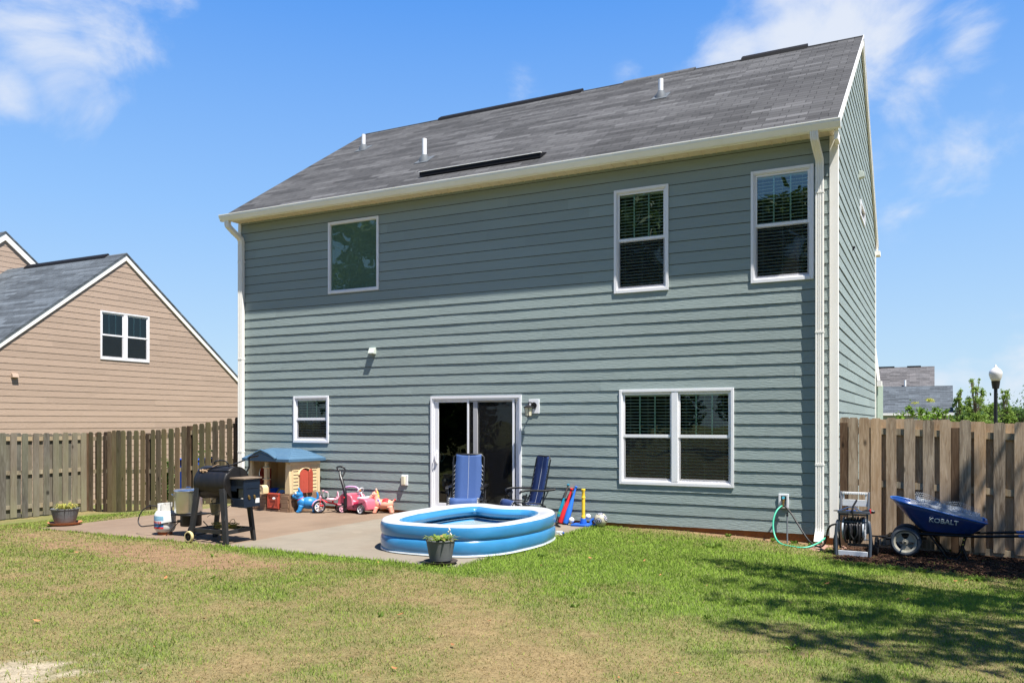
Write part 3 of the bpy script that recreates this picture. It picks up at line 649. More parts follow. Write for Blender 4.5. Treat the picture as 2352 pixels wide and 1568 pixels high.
# downspouts
def downspout(x, w, ytop, zb, label, xt=None, kick=True):
    xt = x if xt is None else xt; b = MB(); d = .040; yc = -.062
    def sec(p, n_, ww=w, dd=d):     # corrugated rectangular section
        pr = [(-ww, -dd), (-ww*.62, -dd), (-ww*.55, -dd*.80), (-ww*.36, -dd*.80), (-ww*.29, -dd), (-ww*.08, -dd), (0, -dd*.8), (ww*.08, -dd), (ww*.29, -dd), (ww*.36, -dd*.8), (ww*.55, -dd*.8), (ww*.62, -dd), (ww, -dd), (ww, dd), (-ww, dd)]
        u = Vector((1, 0, 0)); n_ = Vector(n_).normalized(); v = n_.cross(u)
        return [Vector(p)+u*a+v*b_*-1 for a, b_ in pr]
    path = [((xt, -.33, 5.72), (0, 0, -1)), ((xt, -.33, 5.64), (0, .15, -1)), ((xt*.9+x*.1, -.32, 5.60), (0, .5, -1)), ((xt*.5+x*.5, -.20, 5.49), (0, .62, -1)), ((x, -.085, 5.385), (0, .5, -1)), ((x, yc, 5.33), (0, .12, -1)), ((x, yc, 5.25), (0, 0, -1)), ((x, yc, zb+.22), (0, 0, -1))]
    if kick: path += [((x, yc-.005, zb+.15), (0, -.3, -1)), ((x-.004, yc-.03, zb+.09), (0, -.55, -1)), ((x-.008, yc-.085, zb), (0, -.6, -1))]
    else: path += [((x, yc, zb), (0, 0, -1))]
    vs = []; fs = []; k = 15
    for i, (p, n_) in enumerate(path):
        q = 1.08 if (kick and i > 7) else 1.; vs += sec(p, n_, w*q, d*q)
    for i in range(len(path)-1):
        for j in range(k): fs.append((i*k+j, i*k+(j+1) % k, (i+1)*k+(j+1) % k, (i+1)*k+j))
    b._add(vs, fs); ds = b.build('downspout', 'white_trim', house, smooth=.5, label=label)
    for z in (4.9, 2.9, 1.0): b = MB(); b.box(x-w-.004, yc-d-.003, z, x+w+.004, -.012, z+.03); b.build('strap', 'white_trim', ds, smooth=0)
    return ds
downspout(-.124, .054, 0, -.095, 'white downspout by the corner, kicked out at its foot', xt=-.165)
downspout(-11.36, .054, 0, -.1, 'straight white downspout behind the playhouse', xt=-11.46, kick=False)
# windows
window(house, I4, *WINS['A'], 'picture', 'large single pane window upstairs', GLASS_HAZY)
window(house, I4, *WINS['B'], 'hung', 'middle upstairs window with blinds', GLASS_UP, 3, .42)
window(house, I4, *WINS['C'], 'hung', 'upstairs window beside the right downspout', GLASS_UP, 5, .42)
window(house, I4, *WINS['D'], 'hung', 'small window above the playhouse', GLASS, 7, .2)
window(house, I4, *WINS['E'], 'double', 'wide twin window downstairs', GLASS, 11, .2)
b = MB(); b.M = MS; ring(b, 4.10, 5.49, 5.17, 5.79, .05, -.03, .04); sw = b.build('window', 'white_vinyl', house, bevel=.003, label='small high window in the side wall')
b = MB(); b.M = MS; b.quad((4.14, .01, 5.53), (5.13, .01, 5.53), (5.13, .01, 5.75), (4.14, .01, 5.75)); b.build('pane', GLASS, sw, smooth=0)
b = MB(); b.box(.03, 4.0, 5.4, .036, 5.3, 5.85); b.build('attic_lining', 'room', house, smooth=0)
# sliding door
dx = DOOR[0]; b = MB(); ring(b, dx, .045, dx+1.83, 2.087, .034, -.036, .06, wt=.045, wb=.001); ring(b, dx+.0345, .05, dx+1.7955, 2.0415, .03, -.018, .06, wt=.03, wb=.04)
b.box(dx, -.045, -.002, dx+1.83, .06, .045)
door = b.build('sliding_door', 'white_vinyl', house, bevel=.003, label='white framed sliding glass door')
b = MB(); ring(b, dx+.066, .092, dx+.955, 2.01, .085, .0, .03, wt=.035, wb=.08); dp = b.build('door_panel', 'white_vinyl', door, bevel=.003)
b = MB(); b.quad((dx+.15, .012, .17), (dx+.90, .012, .17), (dx+.90, .012, 1.98), (dx+.15, .012, 1.98)); b.build('door_glass', GLASS_DARK, dp, smooth=0)
b = MB(); b.box(dx+.105, -.032, .88, dx+.135, .0, 1.10); b.tube(smoothpath([(dx+.12, -.03, .90), (dx+.12, -.065, .94), (dx+.12, -.065, 1.04), (dx+.12, -.03, 1.08)], 4), .009, 8); b.build('door_handle', 'white_vinyl', dp, bevel=.002)
b = MB(); b.tube(smoothpath([(dx+.17, .05, .9), (dx+.21, .08, .96), (dx+.21, .08, 1.03), (dx+.17, .05, 1.09)], 4), .008, 8); b.build('inner_handle', 'muntin', dp)
b = MB(); ring(b, dx+.885, .092, dx+1.752, 2.01, .06, .032, .058, wt=.035, wb=.08); fp = b.build('fixed_panel', 'white_vinyl', door, bevel=.003)
b = MB(); b.quad((dx+.93, .045, .16), (dx+1.70, .045, .16), (dx+1.70, .045, 1.98), (dx+.93, .045, 1.98)); b.build('door_glass', GLASS_DARK, fp, smooth=0)
b = MB(); ring(b, dx+.756, .075, dx+1.69, 2.035, .036, -.017, -.002, wt=.03, wb=.04); sp_ = b.build('screen_door', 'white_vinyl', door, bevel=.002)
b = MB(); b.quad((dx+.79, -.009, .11), (dx+1.66, -.009, .11), (dx+1.66, -.009, 2.01), (dx+.79, -.009, 2.01)); b.build('insect_screen', SCREEN, sp_, smooth=0)
# small things on the wall
b = MB(); b.box(-4.787, -.028, 1.77, -4.591, -.004, 2.008); wl = b.build('wall_lamp', 'white_vinyl', house, bevel=.003, label='black lantern on a white block beside the door')
b = MB(); b.lathe([(0, -.02), (.052, -.02), (.055, -.008), (.05, 0), (0, 0)], 20, Matrix.Translation((-4.685, -.03, 1.905)) @ Matrix.Rotation(R(-90), 4, 'X'))
b.tube(smoothpath([(-4.685, -.04, 1.905), (-4.70, -.10, 1.945), (-4.715, -.16, 1.95), (-4.72, -.175, 1.91)], 5), .011, 8)
b.lathe([(0, .0), (.085, -.035), (.088, -.05), (.07, -.052), (0, -.03)], 20, Matrix.Translation((-4.72, -.175, 1.915))); b.lathe([(.055, -.19), (.05, -.20), (0, -.21)], 16, Matrix.Translation((-4.72, -.175, 1.915)))
for a in range(4): q = a*math.pi/2+.5; b.bar((-4.72+.066*math.cos(q), -.175+.066*math.sin(q), 1.865), (-4.72+.052*math.cos(q), -.175+.052*math.sin(q), 1.72), .008, .008)
b.build('lantern', 'bronze_metal', wl, smooth=.7)
b = MB(); b.lathe([(.062, -.052), (.05, -.185)], 16, Matrix.Translation((-4.72, -.175, 1.915))); b.build('lamp_glass', 'frosted_lamp', wl)
b = MB(); b.prism([(-8.115, -.001, 2.90), (-8.115, -.001, 3.02), (-8.115, -.05, 3.015), (-8.115, -.095, 2.915), (-8.115, -.09, 2.90)][::-1], (.13, 0, 0)); b.build('wall_vent', 'painted_vent', house, bevel=.003, label='small dryer vent hood on the back wall')
b = MB(); b.box(-7.40, -.03, .46, -7.262, -.004, .65); ob = b.build('outlet_box', 'white_vinyl', house, bevel=.004)
b = MB(); b.box(-7.375, -.075, .475, -7.305, -.0305, .63); b.build('outlet_cover', 'frosted_lamp', ob, bevel=.006)
b = MB(); ring(b, -.699, .365, -.557, .571, .03, -.035, -.002, wt=.028, wb=.026); hb = b.build('hose_box', 'white_vinyl', house, bevel=.003, label='white recessed tap box')
b = MB(); b.box(-.672, -.006, .388, -.585, -.0035, .545); b.build('box_back', mat('box_back', (120, 122, 104), .8), hb, smooth=0)
b = MB(); b.cyl((-.628, -.005, .50), (-.628, -.06, .46), .014, n=10); b.cyl((-.628, -.05, .47), (-.628, -.065, .40), .016, n=10); b.cyl((-.655, -.062, .395), (-.60, -.062, .395), .014, n=10); b.build('tap', 'brass', hb)
b = MB(); b.lathe([(0, 0), (.022, .002), (.022, .008), (0, .01)], 12, Matrix.Translation((-.628, -.05, .515)) @ Matrix.Rotation(R(70), 4, 'X')); b.build('tap_handle', mat('teal_paint', (60, 140, 160), .4), hb)
b = MB(); b.M = MS; b.prism([(3.87, -.001, 6.13), (3.87, -.001, 6.27), (3.87, -.09, 6.24), (3.87, -.10, 6.15)][::-1], (.14, 0, 0)); b.build('wall_vent', 'painted_vent', house, bevel=.003, label='vent hood high on the side wall')
b = MB(); b.M = MS; b.cyl((2.56, -.0, 4.60), (2.56, -.05, 4.60), .018, n=8); b.box(2.53, -.035, 4.55, 2.59, -.01, 4.58); b.build('cable_clip', 'bronze_metal', house)
# ---------------------------------------------------------------- fences
def wood(name, base, dark, green=None, gamt=.0, rnd=.2):
    m = bpy.data.materials.new(name); MATS[name] = m; m.use_nodes = True; t = m.node_tree; L = t.links.new; p = t.nodes['Principled BSDF']; p.inputs['Roughness'].default_value = .9; p.inputs['Specular IOR Level'].default_value = .15
    tc = t.nodes.new('ShaderNodeTexCoord'); at = t.nodes.new('ShaderNodeAttribute'); at.attribute_name = 'rnd'
    # each board takes its own part of the grain
    mu = t.nodes.new('ShaderNodeMath'); mu.operation = 'MULTIPLY'; L(at.outputs['Fac'], mu.inputs[0]); mu.inputs[1].default_value = 37
    cb = t.nodes.new('ShaderNodeCombineXYZ'); L(mu.outputs[0], cb.inputs[0]); L(mu.outputs[0], cb.inputs[2])
    ad = t.nodes.new('ShaderNodeVectorMath'); L(tc.outputs['Object'], ad.inputs[0]); L(cb.outputs[0], ad.inputs[1])
    def nz(s, st, d=6, ds=0.):
        mp = t.nodes.new('ShaderNodeMapping'); mp.inputs['Scale'].default_value = st; L(ad.outputs[0], mp.inputs[0])
        n = t.nodes.new('ShaderNodeTexNoise'); n.inputs['Scale'].default_value = s; n.inputs['Detail'].default_value = d; n.inputs['Roughness'].default_value = .65; n.inputs['Distortion'].default_value = ds; L(mp.outputs[0], n.inputs['Vector']); return n.outputs[0]
    def rng(v, a, b_, c, d):
        r = t.nodes.new('ShaderNodeMapRange'); L(v, r.inputs[0])
        for i, q in enumerate((a, b_, c, d)): r.inputs[i+1].default_value = q
        return r.outputs[0]
    def mix(f, a, b_, bt='MIX'):
        x = t.nodes.new('ShaderNodeMixRGB'); x.blend_type = bt
        for i, q in enumerate((f, a, b_)):
            if isinstance(q, (tuple, float, int)): x.inputs[i].default_value = q
            else: L(q, x.inputs[i])
        return x.outputs[0]
    gr = nz(9, (3.2, 3.2, .28), 7, 1.2)
    s = mix(rng(gr, .36, .62, 0, 1.), lin(base), lin(dark))
    s = mix(rng(nz(2.1, (1, 1, .5), 3), .45, .7, 0, .45), s, lin([min(255, v*1.16) for v in base]))
    s = mix(rng(at.outputs['Fac'], .0, 1, 0, .55), s, lin([base[0]*1.05, base[1]*.93, base[2]*.80]))
    if green: s = mix(rng(nz(1.3, (1, 1, .4), 3), .42, .68, 0, gamt), s, lin(green))
    vo = t.nodes.new('ShaderNodeTexVoronoi'); mp = t.nodes.new('ShaderNodeMapping'); mp.inputs['Scale'].default_value = (4.4, 2.2, 1.9); L(ad.outputs[0], mp.inputs[0]); L(mp.outputs[0], vo.inputs['Vector']); vo.inputs['Scale'].default_value = 1
    s = mix(rng(vo.outputs['Distance'], .05, .13, .8, 0), s, lin([v*.45 for v in dark]))
    v = rng(at.outputs['Fac'], 0, 1, 1-rnd, 1+rnd); x = t.nodes.new('ShaderNodeVectorMath'); x.operation = 'SCALE'; L(s, x.inputs[0]); L(v, x.inputs['Scale']); L(x.outputs[0], p.inputs['Base Color'])
    b = t.nodes.new('ShaderNodeBump'); b.inputs['Strength'].default_value = .6; b.inputs['Distance'].default_value = .006; L(gr, b.inputs['Height']); L(b.outputs[0], p.inputs['Normal'])
    return m
wood('tan_fence_wood', (180, 165, 144), (112, 97, 80)); wood('grey_fence_wood', (116, 114, 108), (76, 73, 68), (128, 128, 100), .5); wood('olive_fence_wood', (114, 103, 87), (70, 60, 48), (112, 112, 72), .6)
wood('dark_fence_wood', (96, 82, 68), (54, 42, 34)); wood('rail_wood', (158, 152, 134), (116, 104, 88))

def board(b, u0, u1, y, zb, zt, th=.016, M=None, tilt=0.):
    w = u1-u0; e = .022; dz = tilt*w; sh = random.uniform(-.006, .006)
    b.prism([(u0+sh, y, zb), (u1+sh, y, zb), (u1, y, zt-e*1.3), (u1-e, y, zt+dz), (u0+e, y, zt), (u0, y, zt-e*1.3)], (0, th, 0))
def fence(name, label, M, boards, backs, posts, topf, botf, mats, u_rng, yb=.058, rz=(.16, .92, 1.62), group='wooden privacy fences round the yard', rail_m='rail_wood', over=.0):
    f = thing(name, label, 'fence', (0, 0, 0), 0, group)
    b = MB(); b.M = M
    for (a, c) in boards: u = (a+c)/2; board(b, a, c, random.uniform(0, .003), botf(u)+random.uniform(-.0, .02), topf(u)+random.uniform(-.012, .012))
    b.build('board_panel', mats[0], f, smooth=0)
    if backs:
        b = MB(); b.M = M; few = len(backs) < 5
        for (a, c) in backs:
            if few: b = MB(); b.M = M
            u = (a+c)/2; board(b, a, c, yb, botf(u)+random.uniform(0, .02), topf(u)+random.uniform(-.015, .01)-.01)
            if few: b.build('back_board', mats[1], f, smooth=0)
        if not few: b.build('back_board_panel', mats[1], f, smooth=0)
    for k, d in enumerate(rz):
        b = MB(); b.M = M; us = list(np.linspace(u_rng[0], u_rng[1], 9))
        for a, c in zip(us[:-1], us[1:]): b.bar((a, .037, topf(a)-d), (c, .037, topf(c)-d), .034, .088)
        b.build('rail', rail_m, f, smooth=0)
    for (u, w, dz) in posts:
        b = MB(); b.M = M; b.box(u-w/2, .004, botf(u)-.3, u+w/2, .094, topf(u)-dz); b.build('post', 'dark_fence_wood', f, smooth=0, bevel=.003)
    return f
# right fence
FR = [(.252, .38), (.385, .523), (.541, .678), (.737, .868), (.966, 1.105), (1.197, 1.338), (1.405, 1.539), (1.641, 1.777), (1.814, 1.95), (2.04, 2.174), (2.275, 2.41)]
u = 2.52
while u < 7.4: FR.append((u, u+.137)); u += .232
FB = [(.129, .262), (.46, .60)]+[((a[1]+c[0])/2-.071, (a[1]+c[0])/2+.071) for a, c in zip(FR[2:-1], FR[3:])]
tR = lambda u: 1.715-.042*u if u < 4 else 1.547; bR = lambda u: float(gz(u, .05))-.0+.03
fence('privacy_fence', 'tan brown shadowbox fence behind the wheelbarrow and hose reel', Matrix.Translation((0, .05, 0)), FR, FB, [(.185, .10, .09), (1.592, .098, .10), (3.75, .1, .1), (5.9, .1, .1)], tR, bR, ('tan_fence_wood', 'tan_fence_wood'), (.13, 7.5), rz=(.19, .93, 1.74))
# left fence, in line with the back wall
pts = [(-16.26, 1.386), (-15.45, 1.42), (-14.328, 1.44), (-13.728, 1.467), (-13.132, 1.517), (-12.788, 1.565), (-12.347, 1.63), (-11.941, 1.679), (-11.45, 1.735)]
tL = lambda u: float(np.interp(u, [p[0] for p in pts], [p[1] for p in pts])); bL = lambda u: max(tL(u)-1.86, float(gz(u, 0))+.0)
FL = [(-16.25, -16.11), (-15.97, -15.81), (-15.6, -15.46), (-15.44, -15.30), (-15.29, -15.14), (-15.13, -14.99), (-14.93, -14.78), (-14.70, -14.55), (-14.48, -14.34), (-14.14, -14.02), (-13.98, -13.83), (-13.80, -13.66), (-13.58, -13.43), (-13.38, -13.24), (-13.18, -13.03), (-12.83, -12.69), (-12.64, -12.50), (-12.46, -12.31), (-12.25, -12.10), (-12.05, -11.90), (-11.83, -11.69)]
fence('privacy_fence', 'olive brown fence of gapped boards behind the black grill', I4, FL, [(-16.1, -15.97), (-15.80, -15.62), (-11.66, -11.52)], [(-15.70, .1, .10), (-14.27, .1, .08), (-12.97, .1, .0), (-11.6, .1, .12)], tL, bL, ('olive_fence_wood', 'dark_fence_wood'), (-16.25, -11.52))
# side fence, runs towards the camera
M1 = Matrix.Translation((-16.26, 0, 0)) @ Matrix.Rotation(R(90), 4, 'Z')
FS = [(-.18, -.045), (-.40, -.27), (-.63, -.495), (-.86, -.725), (-1.08, -.945), (-1.325, -1.185), (-1.57, -1.435), (-1.82, -1.68), (-2.05, -1.915)]; FS.sort()
u = -2.27
while u > -9: FS.insert(0, (u-.02, u+.118)); u -= .235
FSB = [((a[1]+c[0])/2-.07, (a[1]+c[0])/2+.07) for a, c in zip(FS[:-1], FS[1:])]
t1 = lambda u: 1.385+.012*math.sin(u*2); b1 = lambda u: float(gz(-16.2, u))+.01
fence('privacy_fence', 'weathered silver grey shadowbox fence behind the planter with yellowing leaves', M1, FS, FSB, [(-.02, .09, .02), (-2.4, .09, .06), (-4.8, .09, .06), (-7.2, .09, .06)], t1, b1, ('grey_fence_wood', 'grey_fence_wood'), (-9, -.02), rz=(.125, .86, 1.60))
# blue bin standing behind the left fence
mat('blue_plastic', (30, 84, 190), .45, var=.08); mat('black_rubber', (26, 26, 28), .7, var=.15, vscale=20)
bn = thing('wheeled_bin', 'blue wheeled bin glimpsed through the gapped olive fence', 'bin', (-13.5, .75, float(gz(-13.5, .75))))
b = MB(); b.prism([(-.27, -.3, .1), (.27, -.3, .1), (.3, -.36, 1.0), (-.3, -.36, 1.0)], (0, .62, 0)); b.build('body', 'blue_plastic', bn, bevel=.02)
b = MB(); b.box(-.32, -.38, 1.005, .32, .3, 1.05); b.build('lid', 'blue_plastic', bn, bevel=.015)
for x in (-.25, .25): b = MB(); b.cyl((x-.03, .26, .1), (x+.03, .26, .1), .1, n=18); b.build('wheel', 'black_rubber', bn)


# ---------------------------------------------------------------- neighbouring tan house
tan = thing('neighbour_house', 'tan lap sided neighbour house with grey roof and gable facing the yard', 'house', (0, 0, 0))
MT = Matrix.Translation((-21, 0, 0)) @ Matrix.Rotation(R(90), 4, 'Z'); TY, TZ, TS = 4.64, 6.82, .785
YL, YR = -2.2, 11.5; gzr = lambda z: (TZ-.05-z)/TS
b = MB(); b.M = MT
siding(b, lambda z: max(YL+.3, TY-gzr(z)+.06), lambda z: min(YR-.3, TY+gzr(z)-.06), -1.0, TZ-.1, .1778, [(3.79, 3.53, 5.48, 4.96)], shade_grime=0, t=.008, seed=21, wav=.001, zref=.02)
b.build('wall', 'tan_siding', tan, smooth=0)
b = MB(); b.prism([(-21.1, YL+.4, -1), (-21.1, YR-.4, -1), (-21.1, YR-.4, TZ-TS*(YR-.4-TY)-.2), (-21.1, TY, TZ-.25), (-21.1, YL+.4, TZ-TS*(TY-YL-.4)-.2)], (-.06, 0, 0)); b.prism([(-26.9, YL+.4, -1), (-26.9, YL+.4, TZ-TS*(TY-YL-.4)-.2), (-21.2, YL+.4, TZ-TS*(TY-YL-.4)-.2), (-21.2, YL+.4, -1)], (0, .1, 0))
b.build('inner_wall', 'room', tan, smooth=0)
zr = lambda y: TZ+.04-TS*abs(y-TY)
b = MB(); b.prism([(-20.93, YL, zr(YL)), (-20.93, TY, zr(TY)), (-20.93, YR, zr(YR)), (-20.93, YR, zr(YR)-.05), (-20.93, TY, zr(TY)-.06), (-20.93, YL, zr(YL)-.05)][::-1], (-6.2, 0, 0))
tr_ = b.build('roof', 'blue_grey_shingles', tan, smooth=0)
b = MB(); b.prism([(-20.95, YL, zr(YL)-.055), (-20.95, TY, zr(TY)-.065), (-20.95, YR, zr(YR)-.055), (-20.95, YR, zr(YR)-.19), (-20.95, TY, zr(TY)-.235), (-20.95, YL, zr(YL)-.19)][::-1], (-.045, 0, 0)); b.build('rake_board', 'white_trim', tan, smooth=0)
b = MB(); b.prism([(-21.8, TY-.14, zr(TY-.14)+.003), (-21.8, TY, zr(TY)+.003), (-21.8, TY+.14, zr(TY+.14)+.003), (-21.8, TY+.12, zr(TY+.12)+.06), (-21.8, TY, zr(TY)+.06), (-21.8, TY-.12, zr(TY-.12)+.06)][::-1], (-4.1, 0, 0)); b.build('ridge_vent', 'vent_black', tr_, smooth=0)
b = MB(); b.prism([(-21.2, 8.05, zr(8.05)), (-21.2, 8.35, zr(8.35)), (-21.2, 8.3, zr(8.3)+.14), (-21.2, 8.1, zr(8.1)+.12)][::-1], (-.5, 0, 0)); b.build('roof_vent', 'vent_black', tr_, smooth=0)
b = MB(); z = zr(1.3); b.cyl((-23.0, 1.35, z-.1), (-23.0, 1.35, z+.3), .05, n=12); b.build('vent_pipe', 'pvc', tr_)
window(tan, MT, 3.77, 3.51, 5.50, 4.98, 'double', 'twin window in the tan gable', GLASS, 31, blinds=False, mull=.13)
b = MB(); b.M = MT; b.prism([(1.08, -.001, 2.82), (1.08, -.001, 2.95), (1.08, -.06, 2.94), (1.08, -.10, 2.84)][::-1], (.17, 0, 0)); b.build('wall_vent', 'tan_siding', tan)
# its taller rear part
MU = Matrix.Translation((-27, 0, 0)) @ Matrix.Rotation(R(90), 4, 'Z'); UY, UZ = 4.53, 8.10; gu = lambda z: (UZ-.05-z)/TS
b = MB(); b.M = MU; siding(b, lambda z: max(-3, UY-gu(z)+.06), lambda z: min(12, UY+gu(z)-.06), 2.0, UZ-.1, .1778, shade_grime=0, t=.008, seed=5, wav=.001); b.build('upper_wall', 'tan_siding', tan, smooth=0)
zu = lambda y: UZ+.04-TS*abs(y-UY)
b = MB(); b.prism([(-26.91, -4, zu(-4)), (-26.91, UY, zu(UY)), (-26.91, 13, zu(13)), (-26.91, 13, zu(13)-.05), (-26.91, UY, zu(UY)-.06), (-26.91, -4, zu(-4)-.05)][::-1], (-8, 0, 0)); b.build('upper_roof', 'blue_grey_shingles', tan, smooth=0)
b = MB(); b.prism([(-26.93, -4, zu(-4)-.055), (-26.93, UY, zu(UY)-.065), (-26.93, 13, zu(13)-.055), (-26.93, 13, zu(13)-.26), (-26.93, UY, zu(UY)-.30), (-26.93, -4, zu(-4)-.26)][::-1], (-.06, 0, 0)); b.build('rake_board', 'white_trim', tan, smooth=0)

# ---------------------------------------------------------------- house across the street at right (76 m off)
far = thing('neighbour_house', 'distant low house with two stepped grey shingle roofs beyond the shrub', 'house', (0, 76, 0), 0)
b = MB(); b.box(-13, .5, -3, 2.55, 9, 2.3); b.build('wall', 'far_siding', far, smooth=0)
b = MB(); b.prism([(-14, 0, 2.45), (-14, 3.6, 5.2), (-14, 7.2, 2.45)][::-1], (16.95, 0, 0)); b.build('roof', 'blue_grey_shingles', far, smooth=0)
b = MB(); b.prism([(-14, 3.4, 4.8), (-14, 6.8, 7.35), (-14, 10.2, 4.8)][::-1], (15.35, 0, 0)); b.build('upper_roof', 'brown_grey_shingles', far, smooth=0)
b = MB(); b.box(-14, -.12, 2.24, 2.97, -.01, 2.47); b.box(2.45, .2, -2, 2.65, .4, 2.235); b.build('fascia', 'white_trim', far, smooth=0)
b = MB(); b.cyl((-1.3, 3.9, 5.0), (-1.3, 3.9, 5.85), .09); b.build('vent_pipe', 'pvc', far)
for a, c in ((-4.6, -2.4), (-1.2, .1)): b = MB(); b.box(a, 6.7, 7.28, c, 6.9, 7.44); b.build('ridge_vent', 'vent_black', far, smooth=0)
b = MB(); b.box(-1.2, .45, .4, .6, .495, 1.9); b.build('window', 'white_vinyl', far)
# the end of the next house's gable, seen past the side wall
nb = thing('neighbour_house', 'pale house edge and white eave just past the green side wall', 'house', (0, 0, 0))
def at(x, y, d):
    yaw = R(27.2); F = Vector((-math.sin(yaw), math.cos(yaw), 0)); Rt = Vector((math.cos(yaw), math.sin(yaw), 0)); return Vector((1.34, -12.57, 1.63))+(F+Rt*((x-1176)/1888)+Vector((0, 0, 1))*((968-y)/1888))*d
P = [at(x, y, 34) for x, y in ((2011, 800), (2009, 795), (2019.5, 873), (2021, 873))]; dd = Vector((-.889, -.457, 0))*6
b = MB(); P = [at(2019.5, 873, 34), at(2005, 765, 34), at(1990, 873, 34)]; b.prism(P, (-.457*6, .889*6, 0)); b.build('roof', 'brown_grey_shingles', nb, smooth=0)
b = MB(); b.bar(at(2018, 874, 33.95), at(2005, 775, 33.95), .05, .12); q = at(2020, 880, 33.9); b.box(q.x-.10, q.y, q.z-.12, q.x+.08, q.y+.5, q.z+.10); b.build('rake_board', 'white_trim', nb, smooth=0)
b = MB(); q = at(2013, 930, 34.2); b.box(q.x-1.2, q.y, -1.5, q.x+.05, q.y+4, q.z+1.0); b.build('wall', 'far_siding', nb, smooth=0)

# ---------------------------------------------------------------- street lamp
mat('black_iron', (34, 36, 40), .4, .3, var=.08); mat('opal_globe', (206, 204, 202), .25, var=.02)
Lp = at(2287, 968, 27); lp = thing('street_lamp', 'black post street lamp with white acorn globe', 'street lamp', (Lp.x, Lp.y, -1.2))
b = MB(); b.tube([(0, 0, 0), (0, 0, .25), (0, 0, .3), (0, 0, 3.9)], [.12, .11, .065, .055], 14); b.build('post', 'black_iron', lp)
b = MB(); b.lathe([(.055, 3.9), (.10, 3.92), (.105, 3.97), (.115, 4.02), (.13, 4.15), (.135, 4.16), (.05, 4.17), (0, 4.17)], 20); b.build('collar', 'black_iron', lp)
b = MB(); b.lathe([(.0, 4.14), (.125, 4.165), (.16, 4.24), (.195, 4.36), (.20, 4.42), (.19, 4.47), (.15, 4.53), (.09, 4.585), (.05, 4.61), (.045, 4.64), (.02, 4.68), (0, 4.72)], 24); b.build('globe', 'opal_globe', lp, smooth=4)

# ---------------------------------------------------------------- trees
mat('bark', (112, 96, 80), .95, var=.3, vscale=8, stretch=(3, 3, .5), bump=.6, bscale=12, bstretch=(3, 3, .4))
LEAF = leaf_mat('oak_leaf', (.030, .060, .012), (.10, .165, .030), .35); LEAF_Y = leaf_mat('young_leaf', (.13, .22, .035), (.33, .46, .10), .45); LEAF_D = leaf_mat('deep_leaf', (.05, .10, .03), (.15, .25, .06), .35)
LEAF_F = leaf_mat('flowering_leaf', (.08, .17, .015), (.22, .36, .04), .35)
def crown_mesh(name, blobs, n, size, m, parent, seed, hollow=.35, soft=False):
    g = np.random.default_rng(seed); B = np.array([list(b) for b in blobs], dtype=float); vol = B[:, 3]*B[:, 4]*B[:, 5]; pr = vol**.8/np.sum(vol**.8)
    k = g.choice(len(B), n, p=pr); d = g.normal(size=(n, 3)); d /= np.linalg.norm(d, axis=1)[:, None]; rad = (np.abs(g.normal(size=n))*.72 if soft else hollow+(1-hollow)*g.random(n)**.6)[:, None]
    # twigs: leaves bunch along short sprays
    tw = g.normal(size=(n, 3))*.10*B[k, 3:4]; c = B[k, :3]+d*rad*B[k, 3:6]+tw*(g.random(n)[:, None] < .4)
    nr = g.normal(size=(n, 3)); nr[:, 2] += .6; nr /= np.linalg.norm(nr, axis=1)[:, None]; a = np.cross(nr, g.normal(size=(n, 3))); a /= np.linalg.norm(a, axis=1)[:, None]; q = np.cross(nr, a)
    s = size*(.6+.8*g.random(n))[:, None]; v = np.stack([c-a*s, c+q*s*.55+nr*s*.12, c+a*s, c-q*s*.55+nr*s*.12], 1).reshape(-1, 3)
    return npmesh(name, v, 4, np.arange(n*4), m, rnd=np.repeat(g.random(n), 4), parent=parent)
def tree(name, label, loc, H, blobs, n, size, m, seed, trunk=.18, cat='tree', group=None, limbs=True, hollow=.35, base=None, soft=False):
    T = thing(name, label, cat, loc, 0, group); rs = random.Random(seed); b = MB(); th = H*.45 if base is None else base
    path = [(0, 0, -.3), (.02*H*rs.uniform(-1, 1), .02*H*rs.uniform(-1, 1), th*.5), (.03*H*rs.uniform(-1, 1), .03*H*rs.uniform(-1, 1), th), (0, 0, H*.85)]
    sp_ = smoothpath(path, 4); b.tube(sp_, [trunk*(1.25-1.1*i/(len(sp_)-1)) for i in range(len(sp_))], 8)
    if limbs:
        for bl in blobs:
            z0 = min(th*rs.uniform(.7, 1.3), bl[2]); p0 = Vector((0, 0, z0)); p1 = Vector(bl[:3]); mid = p0.lerp(p1, .5)+Vector((0, 0, -.05*H)); pp = smoothpath([p0, mid, p1], 4)
            b.tube(pp, [trunk*.42*(1-.8*i/(len(pp)-1)) for i in range(len(pp))], 5)
            for _ in range(3): e = p1+Vector([rs.gauss(0, 1)*bl[3]*.5 for _ in range(3)]); b.tube([p1.lerp(p0, .3), e], [trunk*.13, trunk*.04], 4)
    b.build('trunk', 'bark', T); crown_mesh('crown', blobs, n, size, m, T, seed, hollow, soft); return T
def rblobs(seed, H, r, k, zc=.66, zs=.26, br=.42):
    rs = random.Random(seed); o = []
    for i in range(k):
        a = rs.random()*6.28; q = r*math.sqrt(rs.random())*.85; z = H*(zc+rs.uniform(-zs, zs)); sh = 1-abs(z/H-zc)*1.1; s = r*br*rs.uniform(.6, 1.15); o.append((q*sh*math.cos(a), q*sh*math.sin(a), z, s, s, s*rs.uniform(.55, .85)))
    return o
